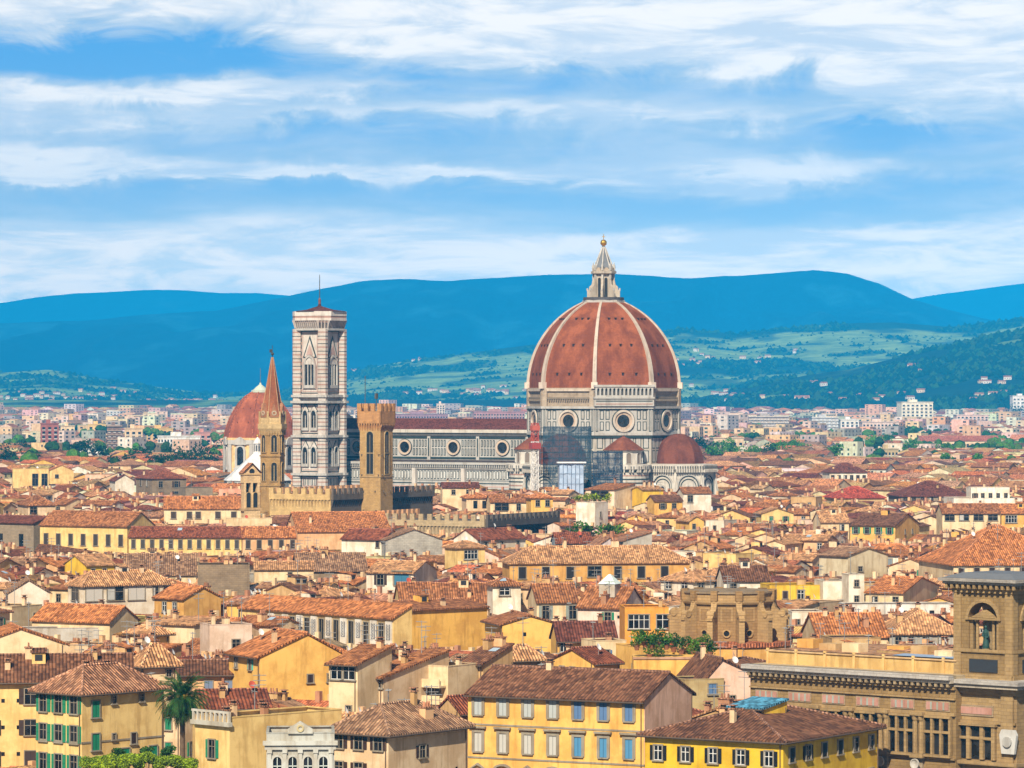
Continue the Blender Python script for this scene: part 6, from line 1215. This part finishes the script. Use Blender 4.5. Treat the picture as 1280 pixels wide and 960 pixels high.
apt('olive-grey block with a red roof in the right distance', 1097, 1123, 562, 584, 'olive', 5, floors=4, cols=6)
apt('white stepped block at the far right edge', 1266, 1290, 495, 535, (.84, .80, .76), 5, floors=9, cols=5)
apt('pale pink block left of the far right edge', 1196, 1236, 519, 545, (.78, .56, .48), 5, cols=8)
apt('cream villa block in front of the hills, right of the dome', 892, 930, 548, 577, 'beige', 8, floors=4)
apt('long reddish block seen over the nave roof', 492, 560, 518, 549, (.36, .22, .26), 3, cols=20)
apt('purplish block over the nave roof, beside the drum', 592, 656, 515, 549, (.45, .24, .24), 3, cols=18)
apt('pale block rising behind the long reddish block', 546, 556, 505, 540, (.8, .66, .56), 6)
b = MB(); b.box(0, 95, 0, 40, 0, 9, 'plaster', (.8, .77, .70)); b.box(-1, 96, -1, 41, 9, 10, 'paint', (.78, .78, .76))
b.build('warehouse', None, 'long low white industrial shed in the left distance', 'warehouse', loc=(WX(196, 4600), 4600, 0))

FT = [(98, 551, 4, 0), (107, 549, 5, 0), (118, 556, 4, 0), (196, 570, 4, 0), (206, 566, 6, 0), (216, 563, 6, 0), (226, 560, 7, 0), (236, 562, 6, 0), (246, 559, 7, 0), (256, 557, 6, 0), (264, 562, 6, 0), (172, 560, 4, 0), (270, 552, 5, 0),
      (902, 548, 5, 1), (894, 557, 4, 1), (913, 555, 4, 1), (935, 556, 5, 1), (948, 556, 4, 1), (962, 557, 5, 0), (976, 553, 6, 1), (992, 549, 6, 1), (1004, 550, 5, 1), (1096, 542, 6, 1), (1138, 549, 5, 1), (1238, 514, 8, 1), (1043, 556, 3, 1), (884, 553, 4, 0), (866, 548, 4, 0), (1186, 553, 4, 1), (1222, 567, 3, 1), (1184, 566, 3, 1), (1122, 532, 6, 0), (30, 548, 5, 0), (12, 560, 5, 0), (44, 563, 4, 0), (150, 566, 4, 0), (1276, 505, 9, 0), (1264, 509, 8, 0)]
for px_, py_, r_, c_ in FT:
    if py_ > 520: VIS.append((px_-r_*1.2, px_+r_*1.2, (CH-21-r_*.6)*F/(py_-HY)-8, py_+7))
# ------------------------------------------------------------------ the rest of the city
CREAMS = ['cream', 'straw', 'beige', 'white', 'beige', 'peach', 'cream', 'tan', 'pink', 'yellow', 'cream', 'beige', 'white']
ROOFS = ['russet', 'orange', 'tan', 'tan', 'orange', 'dusty', 'russet', 'brown', 'pinkish', 'tan', 'darkred', 'orange', 'russet', 'wine']
cand = []
def split(x0, x1, y0, y1, amax, out):
    w, l = x1-x0, y1-y0
    if w*l < amax*random.uniform(.7, 1.3) or min(w, l) < 7: out.append((x0, x1, y0, y1)); return
    t = random.uniform(.38, .62)
    if w*random.uniform(.8, 1.2) > l: split(x0, x0+w*t, y0, y1, amax, out); split(x0+w*t, x1, y0, y1, amax, out)
    else: split(x0, x1, y0, y0+l*t, amax, out); split(x0, x1, y0+l*t, y1, amax, out)
def frustum_ok(p, m=25): return all(q[1] > 470 for q in p) and any(-m < 640+F*q[0]/q[1] < 1280+m for q in p)
TH0 = R(60); cu = np.array((math.cos(TH0), math.sin(TH0))); cvv = np.array((-math.sin(TH0), math.cos(TH0)))
def blocks(dmin, dmax, bs, amax, street, hr):
    n = int(dmax*1.3/bs)
    for i in range(-n, n):
        for j in range(-n, n):
            o = cu*i*bs+cvv*j*bs+np.array((0, 300.0)); ctr = o+(cu+cvv)*bs/2
            if not (dmin <= ctr[1] < dmax) or abs(ctr[0]) > ctr[1]*.138+bs*.8: continue
            jit = R(random.uniform(-9, 9)); out = []; split(0, bs-street, 0, bs*random.uniform(.86, .93), amax, out)
            hb_ = random.uniform(-1.3, 1.3); co, si = math.cos(jit), math.sin(jit)
            for x0, x1, y0, y1 in out:
                th = TH0+jit; u = np.array((math.cos(th), math.sin(th))); v = np.array((-math.sin(th), math.cos(th)))
                c = o+u*(x0+.15)+v*(y0+.15); lu, lv = x1-x0-.3, y1-y0-.3
                th2 = th
                if random.random() < .5:   # turn a quarter: choose another corner as the origin of the frame
                    pass
                p = foot(c, th2, lu, lv)
                if frustum_ok(p): cand.append((float(ctr[1]+(c-ctr)[1]), c, th2, lu, lv, hr[0]+hb_+random.triangular(0, hr[1]-hr[0], (hr[1]-hr[0])*.45)))
blocks(470, 1500, 42, 108, 3.4, (13.0, 21.0)); blocks(1500, 2700, 62, 330, 6, (13, 20)); blocks(2700, 5200, 84, 520, 9, (11, 19)); blocks(5200, 8600, 140, 1300, 20, (10, 20))
cand.sort(key=lambda c: c[0])
sky_top = np.full(1400, 2000.0)      # lowest row still uncovered, per column (60 columns of margin)
events = []
occ_boxes = [(o[:, 0].min(), o[:, 0].max(), o[:, 1].min(), o[:, 1].max(), o) for o in OCC]
for dd, c, th, lu, lv, h in cand:
    if lu < 4 or lv < 4: continue
    p = foot(c, th, lu, lv); bx = (p[:, 0].min(), p[:, 0].max(), p[:, 1].min(), p[:, 1].max())
    if any(bx[0] < o[1] and bx[1] > o[0] and bx[2] < o[3] and bx[3] > o[2] and sat(p, o[4]) for o in occ_boxes): continue
    px = 640+F*p[:, 0]/p[:, 1]; a, z = px.min(), px.max(); dn = p[:, 1].min(); dc = p[:, 1].mean()
    roof = random.choices(['u', 'v', 'hip', 'flat', 'su'], [30, 34, 16, 12, 8])[0] if dd < 2600 else random.choices(['u', 'v', 'hip', 'flat'], [32, 30, 24, 14])[0]
    span = {'u': lv, 'v': lu, 'hip': min(lu, lv), 'flat': 1, 'su': lu*.7}[roof]; rh = min(3.6, span*random.uniform(.13, .19)); 
    cap = 99
    for x0, x1, dv, vb in VIS:
        if dn < dv-1 and a < x1-2 and z > x0+2: cap = min(cap, CH-(vb-HY)*dc/F)
    if h+rh > cap: h = cap-rh-.1
    if h < 3.5: continue
    events.append(dict(d=dc, c=c, th=th, lu=lu, lv=lv, h=h, roof=roof, rh=rh if roof != 'flat' else .5, a=a, z=z, px=px, p=p))
ordered = sorted([(e['d'], 0, e) for e in events]+[(v[2], 1, v) for v in VIS], key=lambda q: q[0])
for d_, k, e in ordered:
    if k:
        x0, x1 = int(max(0, e[0]+60)), int(min(1399, e[1]+60)); 
        top = e[3]-14
        if x1 > x0: sky_top[x0:x1] = np.minimum(sky_top[x0:x1], top)
        continue
    x0, x1 = int(max(0, e['a']+60)), int(min(1399, e['z']+61)); yt = HY+(CH-e['h']-e['rh']*.6)*F/e['d']
    if x1 <= x0: e['vis'] = 0; continue
    seg = sky_top[x0:x1]; e['vis'] = float(np.clip(np.minimum(seg, 960)-yt, 0, None).sum()) if yt < 960 else 0
    inside = slice(max(x0, 60), min(x1, 1340)); e['visf'] = float(np.clip(np.minimum(sky_top[inside], 960)-yt, 0, None).sum()) if inside.stop > inside.start and yt < 960 else 0
    sky_top[x0:x1] = np.minimum(seg, yt)
N_IND = 300-len([1 for t, _ in HAND if t['category'] == 'house'])
vis = sorted([e for e in events if e.get('visf', 0) > 60 and e['d'] < 1500], key=lambda e: -e['visf'])[:N_IND]
chosen = set(id(e) for e in vis)
# labels: look, then the landmark it stands by
MARKS = [('the palm', 228, 880), ('the big yellow palazzo', 700, 880), ('the library tower', 1240, 760), ('the round stone drum', 915, 775), ('the loggia palace', 395, 770), ('the long golden blank wall', 550, 785), ('the rough stone block', 278, 725),
         ('the long ochre house', 745, 710), ('the yellow convent wings', 200, 672), ('the dark battlements', 480, 635), ('the bell gable', 313, 625), ('the low battlements', 650, 656), ('the huge orange roof', 1240, 690), ('the yellow gabled pair', 1085, 660), ('the right tribune', 860, 615), ('the white loggia house', 140, 745), ('the roof garden', 830, 810), ('the glass roof lantern', 769, 735), ('the library cornice', 1060, 830), ('the dark church', 15, 668), ('the square stone tower house', 200, 608), ('the white terraced building', 1235, 620), ('the pale turret', 633, 745), ('the dark red double roof', 1170, 612), ('the scaffolding', 710, 600)]
def shade(v): return {'straw': 'pale yellow', 'beige': 'beige', 'tan': 'tan', 'gold': 'golden'}.get(v, v)
def rshade(v): return {'tan': 'sandy orange', 'dusty': 'dusty brown', 'darkred': 'dark red', 'wine': 'wine-red', 'pinkish': 'pinkish', 'brown': 'dark brown'}.get(v, v)
RT_ = {'u': 'gabled', 'v': 'gable-fronted', 'hip': 'hipped', 'su': 'single-slope', 'flat': 'flat'}
groups = {}
for e in vis:
    e['wc'] = random.choice(CREAMS); e['rc'] = random.choice(ROOFS); cxp = (e['a']+e['z'])/2; cyp = HY+(CH-e['h'])*F/e['d']; e['cx'], e['cy'] = cxp, cyp
    nm, mx, my = min(MARKS, key=lambda q: abs(q[1]-cxp)+1.6*abs(q[2]-cyp)); dx, dy = cxp-mx, cyp-my
    rel = ('left of' if dx < 0 else 'right of') if abs(dx) > abs(dy)*1.3 else ('above' if dy < 0 else 'below'); e['dist'] = math.hypot(dx, dy); e['w'] = e['z']-e['a']
    e['sty'] = random.choice(('shut', 'plain', 'closed', 'shut', 'white')); e['scol'] = random.choice(('green', 'brown', 'grey', 'brown')); e['chim'] = random.choice((1, 1, 2, 3, 4))
    r_ = 'flat-roofed' if e['roof'] == 'flat' else None
    base = f"{shade(e['wc'])} flat-roofed house" if r_ else f"{shade(e['wc'])} house with {rshade(e['rc'])} {RT_[e['roof']]} roof"
    groups.setdefault((base, rel, nm), []).append(e)
ORD = ['nearest', 'second nearest', 'third nearest', 'fourth nearest', 'fifth nearest', 'sixth nearest', 'seventh nearest']
for (base, rel, nm), L_ in groups.items():
    L_.sort(key=lambda e: e['dist'])
    for k, e in enumerate(L_):
        if len(L_) == 1: e['label'] = f"{base}, {rel} {nm}"
        else: e['label'] = f"{base}, {rel} {nm}, {ORD[k] if k < 7 else 'farthest'}"
SC = dict(green=GREEN, brown=BROWN, grey=GREYB)
def auto_wins(e, rows):
    W_ = []; t = e['th']
    for f, L_, pr in (('F', e['lu'], math.cos(t)), ('L', e['lv'], math.sin(t))):
        n = max(1, int(L_/3.6)); cols = sorted(random.sample([(k+.5)/n for k in range(n)], max(1, int(n*random.uniform(.5, 1)))))
        W_.append((f, cols, rows, random.choice((.8, .95, 1.1)), random.choice((1.3, 1.5, 1.8)), random.choice((.8, 1.1)), 3.2, e['sty'], SC[e['scol']]))
    return W_
for k, e in enumerate(vis):
    rows = 2 if e['d'] < 800 else 1
    e['wins'] = auto_wins(e, rows); random.seed(k+900)
    house('house', e['c'], e['th'], e['lu'], e['lv'], e['h'], e['roof'], e['rh'], WALL[e['wc']], ROOF[e['rc']], e['label'], wins=e['wins'], near=e['d'] < 560, chim=e['chim'], extras=3 if e['d'] < 800 else (2 if e['d'] < 1100 else 0), group='houses of the old town', seed=k+1, par=random.choice((.3, .9)))
for t, _ in HAND:
    if t['category'] == 'house': t['group'] = 'houses of the old town'
print('individual houses', len(vis), 'candidates', len(events))
# everything else is one mass of far roofs
fb = MB(); rr_ = random.Random(5)
for e in events:
    if id(e) in chosen: continue
    d = e['d']; far = min(1, max(0, (d-2200)/2500)); c, th, lu, lv, h, roof, rh = e['c'], e['th'], e['lu'], e['lv'], e['h'], e['roof'], e['rh']
    if d > 2700:
        k = rr_.uniform(.72, .92); c = c+0; lu *= k; lv *= k
        if rr_.random() < .07*far+.02: h += rr_.uniform(5, 14); roof = 'flat'
    z0 = float(ground_z(e['p'][0][0], e['p'][0][1]))-1.0 if d > 6000 else 0
    if z0 > 14: continue
    wc = WALL[rr_.choice(CREAMS+['white', 'pink', 'white'] if d < 2700 else ['white', 'beige', 'pink', 'white', 'peach', 'cream', 'grey'])]; rc = ROOF[rr_.choice(ROOFS)] 
    wc = tuple(v*rr_.uniform(.8, 1.05) for v in wc); rc = tuple(v*rr_.uniform(.8, 1.2) for v in rc)
    b = MB(); walls(b, lu, lv, h, roof, rh, wc, m='plaster', par=.4)
    P = roof_polys(lu, lv, h, roof, rh, ov=.5)
    for p in P: b.poly([(x, y, z+.12) for x, y, z in p], 'tile', rc)
    if d < 2600:
        for p in P[:4]:
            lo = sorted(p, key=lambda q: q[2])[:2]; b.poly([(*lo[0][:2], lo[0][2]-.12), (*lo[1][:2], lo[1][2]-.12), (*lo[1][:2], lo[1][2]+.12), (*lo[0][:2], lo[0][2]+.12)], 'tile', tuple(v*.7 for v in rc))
        for _ in range(rr_.choice((0, 1, 1, 2)) if d < 1900 else 0):
            x, y = lu*rr_.uniform(.15, .85), lv*rr_.uniform(.15, .85); z = roof_h(P, x, y) if P else h; b.box(x-.4, x+.4, y-.35, y+.35, z-.8, z+1.5, 'plaster', rr_.choice((WALL['cream'], WALL['peach'], (.5, .25, .15))), bottom=False)
    step = 3.4 if d < 2000 else (4.5 if d < 3500 else 7)
    ww = 1.0 if d < 2000 else (1.5 if d < 3500 else 3.2); nr = 2 if d < 2000 else (3 if d < 3500 else min(5, int(h/4)))
    for f, L_ in ((Fr((0, 0, 0), (1, 0, 0), (0, -1, 0)), lu), (Fr((0, lv, 0), (0, -1, 0), (-1, 0, 0)), lv)):
        n = int(L_/step)
        for j in range(nr):
            z = h-2.6-j*3.4
            if z < 2: continue
            for k in range(n):
                if rr_.random() < .8: a = (k+.5)*L_/n; hh = 1.6; b.poly([f.p(a-ww/2, .06, z), f.p(a+ww/2, .06, z), f.p(a+ww/2, .06, z+hh), f.p(a-ww/2, .06, z+hh)], 'paint', rr_.choice(((.04, .035, .03), (.06, .05, .04), (.10, .07, .05), (.03, .09, .06))))
    co, si = math.cos(th), math.sin(th); V = np.array(b.v); V2 = np.stack((c[0]+V[:, 0]*co-V[:, 1]*si, c[1]+V[:, 0]*si+V[:, 1]*co, V[:, 2]+z0), 1)
    k0 = len(fb.v); fb.v.extend(map(tuple, V2))
    for f_, m_, t_ in zip(b.f, b.m, b.t):
        nm = b.ms[m_]
        if nm not in fb.ms: fb.ms.append(nm)
        fb.f.append(range(f_.start+k0, f_.stop+k0)); fb.m.append(fb.ms.index(nm)); fb.t.append(t_)
# villas scattered over the hillsides, in clusters
spots = [(520, 452, 1, 5, 14), (870, 440, 1, 8, 24), (1000, 438, 1, 4, 16), (930, 455, 1, 8, 30), (560, 490, 1, 25, 70), (620, 490, 1, 25, 60), (440, 460, 1, 5, 10), (1150, 462, 0, 14, 20), (1240, 478, 0, 9, 24), (1010, 482, 0, 6, 14), (1060, 495, 0, 12, 40), (120, 497, 1, 40, 100), (240, 505, 1, 40, 90), (30, 500, 1, 30, 60), (700, 470, 1, 10, 60), (900, 497, 0, 16, 40), (980, 500, 0, 10, 50), (1120, 498, 0, 9, 50), (1230, 500, 0, 9, 60), (860, 455, 1, 12, 30), (800, 480, 1, 10, 60)]
for px, py, k, n, sp in spots:
    ys = np.linspace(HILLS[k][1], HILLS[k][2], 160)
    for _ in range(max(2, int(n*.62))):
        p = px+rr_.gauss(0, sp*.5); q = py+rr_.gauss(0, 3.5); xx = (p-640)*ys/F; zz = hill_z(k, xx, ys); rows_ = HY-(zz-CH)*F/ys; i = int(np.argmin(np.abs(rows_-q)))
        w, l, h = rr_.uniform(8, 18), rr_.uniform(7, 11), rr_.uniform(4, 7); x, y, z = xx[i], ys[i], zz[i]-2; wc = rr_.choice((WALL['white'], WALL['cream'], WALL['beige'], WALL['white'])); a = rr_.uniform(-.5, .5)
        f = Fr((x, y, z), (math.cos(a), math.sin(a), 0), (-math.sin(a), math.cos(a), 0)); fb.box(0, w, 0, l, 0, h+2, 'plaster', wc, f)
        fb.poly([f.p(-.5, -.5, h+2.05), f.p(w+.5, -.5, h+2.05), f.p(w+.5, l/2, h+4.5), f.p(-.5, l/2, h+4.5)], 'tile', ROOF['russet']); fb.poly([f.p(-.5, l+.5, h+2.05), f.p(w+.5, l+.5, h+2.05), f.p(w+.5, l/2, h+4.5), f.p(-.5, l/2, h+4.5)], 'tile', ROOF['russet'])
        for kk in range(3): fb.box(w*(.2+.3*kk)-.7, w*(.2+.3*kk)+.7, -.1, 0, h-1.6, h, 'paint', (.05, .04, .04), f)
fb.build('distant_houses', None, 'countless small houses and roofs of the far city', 'houses', kind='stuff')

# ------------------------------------------------------------------ trees and plants
def leafy(b, c, r, n, t, size, rz=1.0, seed=0):
    rn = np.random.default_rng(seed+int(abs(c[0]*7+c[2]*3))); k = 6; cl = rn.normal(0, .42, (k, 3))*r
    for i in range(n):
        ctr = cl[rn.integers(k)]; v = rn.normal(0, 1, 3); v /= np.linalg.norm(v); q = ctr+v*r*.62*rn.uniform(.75, 1.05); q = np.array((q[0], q[1], q[2]*rz))
        e1 = rn.normal(0, 1, 3); e1 /= np.linalg.norm(e1); e2 = np.cross(e1, rn.normal(0, 1, 3)); e2 /= np.linalg.norm(e2); s = size*rn.uniform(.6, 1.4); P = np.array(c)+q
        b.poly([P-e1*s, P+e2*s*.6, P+e1*s, P-e2*s*.6], 'foliage', tuple(np.array(t)*rn.uniform(.65, 1.35)))
def tree(name, label, px, py_top, d, r, h, t, n, size, group, zg=0, rz=1.0, cat='tree'):
    top = WZ(py_top, d); x = WX(px, d); T = empty(name, (x, d, zg), random.random()*6, label, cat, group); cz = top-r*rz*1.0-zg
    b = MB(); b.tube((0, 0, 0), (.1*r, 0, cz), .09*r, 'paint', (.10, .07, .045), 7, r2=.05*r)
    for k in range(5): a = 1.3*k; b.tube((.05*r, 0, cz*.75+.05*k*cz*.3), (.6*r*math.cos(a), .6*r*math.sin(a), cz+.25*r*((k % 3)-.5)), .035*r, 'paint', (.10, .07, .045), 5, r2=.015*r)
    b.build('trunk', T); b = MB(); leafy(b, (0, 0, cz), r, n, t, size, rz, seed=int(px)); b.build('crown', T); return T
LG = (.10, .24, .03); MG = (.05, .13, .025); DG = (.022, .065, .02)
for k, px in enumerate((116, 135, 155, 176, 197, 218, 238)):
    tree('clipped_tree', f"{['leftmost', 'second', 'third', 'middle', 'fifth', 'sixth', 'rightmost'][k]} bright green clipped tree of the row below the palm", px, 942+(k % 3), 452, 1.2, 14, (.30, .42, .03), 2400, .12, 'clipped trees in a row', rz=.75)
for k, (px, py) in enumerate(((150, 931), (185, 930), (208, 931))): tree('dark_tree', f"{['left', 'middle', 'right'][k]} dark round tree just behind the clipped row", px, py+4, 458, .85, 12, MG, 600, .14, 'dark trees behind the clipped row', rz=.6)
# palm
d = 462; T = empty('palm_tree', (WX(228, d), d, 0), 0, 'tall date palm with a drooping green crown beside the pale yellow palazzo', 'palm'); zc = WZ(872, d)
b = MB(); pr = [(.42, 0), (.34, 3)]+[(.30+.035*(k % 2), 3+k*.45) for k in range(int((zc-3.4)/.45))]+[(.5, zc-.6), (.42, zc)]; b.lathe(pr, 9, 'paint', (.14, .09, .055)); b.build('trunk', T)
b = MB(); rn = random.Random(3)
for k in range(230):
    a = rn.uniform(0, 6.283); el = rn.uniform(-.95, 1.35) if k > 30 else rn.uniform(-1.3, -.2); L_ = rn.uniform(3.0, 3.9); t = (.045, .12, .03) if el > -.3 else (.035, .075, .022)
    if el < -.95: t = (.16, .12, .05)
    p = np.array((.15*math.cos(a), .15*math.sin(a), zc)); v = np.array((math.cos(a)*math.cos(el), math.sin(a)*math.cos(el), math.sin(el))); pts = [p]
    for s in range(9): p = p+v*L_/9; v = v+np.array((0, 0, -.13-.05*s*.3)); v /= np.linalg.norm(v); pts.append(p)
    for s in range(9):
        p, q = pts[s], pts[s+1]; dv = q-p; side_ = np.cross(dv, Z3); side_ /= max(1e-6, np.linalg.norm(side_)); ll = .5*(1-abs(s-3.5)/6.5)
        for sg in (-1, 1):
            for m_ in (0, .5): o = p+dv*m_; tip = o+side_*sg*ll+dv*1.1+np.array((0, 0, -.14)); b.poly([o, o+dv*.32, tip], 'foliage', tuple(c*rn.uniform(.7, 1.5) for c in t))
    for s in range(0, 9, 2): b.tube(pts[s], pts[s+1], .025, 'foliage', t, 3)
b.build('crown', T); b = MB()
for k in range(5): b.ball((.5*math.cos(k*1.3), .5*math.sin(k*1.3), zc+.1), .32, 'foliage', (.55, .30, .04), 6)
b.build('fruit_cluster', T)
# roof gardens: every shrub a thing
RG = [(796, 801, 0), (806, 797, 1), (815, 800, 0), (824, 797, 1), (833, 800, 0), (842, 803, 1), (812, 812, 2), (824, 818, 2), (852, 806, 1), (866, 808, 0), (878, 806, 2), (888, 809, 1), (874, 817, 2)]
w9 = ['leftmost', 'second', 'third', 'fourth', 'fifth', 'sixth', 'seventh', 'eighth', 'ninth', 'tenth', 'eleventh', 'twelfth', 'rightmost']
for k, (px, py, c) in enumerate(sorted(RG)):
    d = 545 if px < 845 else 550; z = WZ(py+12, d); x = WX(px, d); T = empty('potted_shrub', (x, d, z), 0, f"{w9[k]} leafy shrub in a terracotta pot on the roof garden", 'shrub', 'shrubs of the roof garden')
    b = MB(); b.lathe([(.28, 0), (.42, .6), (.46, .6), (.46, .7)], 8, 'plaster', (.30, .13, .07)); b.build('pot', T); b = MB(); leafy(b, (0, 0, 1.55), 1.0, 420, (LG, MG, (.13, .22, .03))[c], .15, 1.0, seed=k); b.tube((0, 0, .6), (0, 0, 1.3), .05, 'paint', (.1, .07, .05)); b.build('foliage', T)
b = MB(); b.box(0, 12, 0, 7, 0, WZ(821, 545), 'plaster', WALL['yellow'], bottom=False); b.box(-.1, 12.1, -.15, 0, WZ(821, 545)-.2, WZ(821, 545)+.1, 'plaster', (.5, .3, .2))
b.build('garden_terrace', None, 'yellow walled terrace under the potted shrubs', 'terrace', loc=(WX(792, 543), 543, 0))
for k, (px, py) in enumerate(((724, 619), (735, 620), (747, 619), (758, 620))):
    d = 1118; T = empty('terrace_hedge', (WX(px, d), d, WZ(py+8, d)), 0, f"{['leftmost', 'second', 'third', 'rightmost'][k]} yellow-green hedge bush on the white terrace below the scaffolding", 'hedge', 'hedge bushes on the white terrace'); b = MB(); leafy(b, (0, 0, 1.3), 1.3, 130, (.26, .34, .02), .35, .8, seed=k); b.build('foliage', T); b = MB(); b.box(-1.2, 1.2, -.3, .3, 0, .6, 'plaster', (.5, .3, .2)); b.build('planter', T)
for k, (px, py) in enumerate(((712, 660), (724, 657), (737, 659), (750, 661), (762, 657), (774, 660))):
    d = 960; T = empty('garden_bush', (WX(px, d), d, WZ(py+9, d)), 0, f"{['leftmost', 'second', 'third', 'fourth', 'fifth', 'rightmost'][k]} green bush on the roof terrace right of the low battlements", 'bush', 'bushes on the roof terrace'); b = MB(); leafy(b, (0, 0, 1.3), 1.5, 200, LG if k % 2 else MG, .32, .8, seed=k); b.build('foliage', T); b = MB(); b.box(-1, 1, -.3, .3, 0, .6, 'plaster', (.5, .3, .2)); b.build('planter', T)
b = MB(); b.box(0, 13.5, -.6, 4, 0, WZ(669, 959), 'plaster', WALL['beige'], bottom=False); b.build('garden_terrace', None, 'beige terrace wall carrying a row of green bushes', 'terrace', loc=(WX(706, 961), 961, 0))
fw = MB(); rq = random.Random(77); pts = []
for _ in range(260):
    dd = rq.uniform(2000, 6200); pxx = rq.uniform(-20, 1300); n_ = rq.choice((1, 2, 4, 6))
    if 360 < pxx < 890: continue
    for _k in range(n_): pts.append((WX(pxx, dd)+rq.uniform(-14, 14), dd+rq.uniform(-20, 20), rq.uniform(14, 20)))
treetops(pts, [rq.uniform(4, 7) for _ in pts], [(.03, .09, .02) if rq.random() < .5 else (.09, .20, .03) for _ in pts], fw)
fw.build('distant_trees', None, 'green treetops scattered between the far city blocks', 'trees', kind='stuff')
# park and street trees in the distance
def tword(px): return 'left of the chapel dome' if px < 280 else ('just right of the cathedral' if px < 930 else ('among the far blocks' if px < 1060 else 'near the cream-white tower' if px < 1160 else 'toward the right edge'))
cnt = {}
for k, (px, py, r, c) in enumerate(sorted(FT)):
    zt = 21+r*.6; d = (CH-zt)*F/(py-HY) if py > 520 else 6200; zg = 0; w = tword(px); cnt[w] = cnt.get(w, 0)+1
    tree('park_tree', f"{'bright' if c else 'dark'} green round tree {w}, {['first', 'second', 'third', 'fourth', 'fifth', 'sixth', 'seventh', 'eighth', 'ninth', 'tenth', 'eleventh', 'twelfth', 'thirteenth', 'fourteenth', 'fifteenth', 'sixteenth', 'seventeenth', 'eighteenth'][cnt[w]-1]} such tree from the left", px, py, d, r*1.5*(d/3000)**.5, zt, (.10, .26, .03) if c else DG, 520, .75*(d/3000)**.5, 'park trees in the distance', rz=.75)
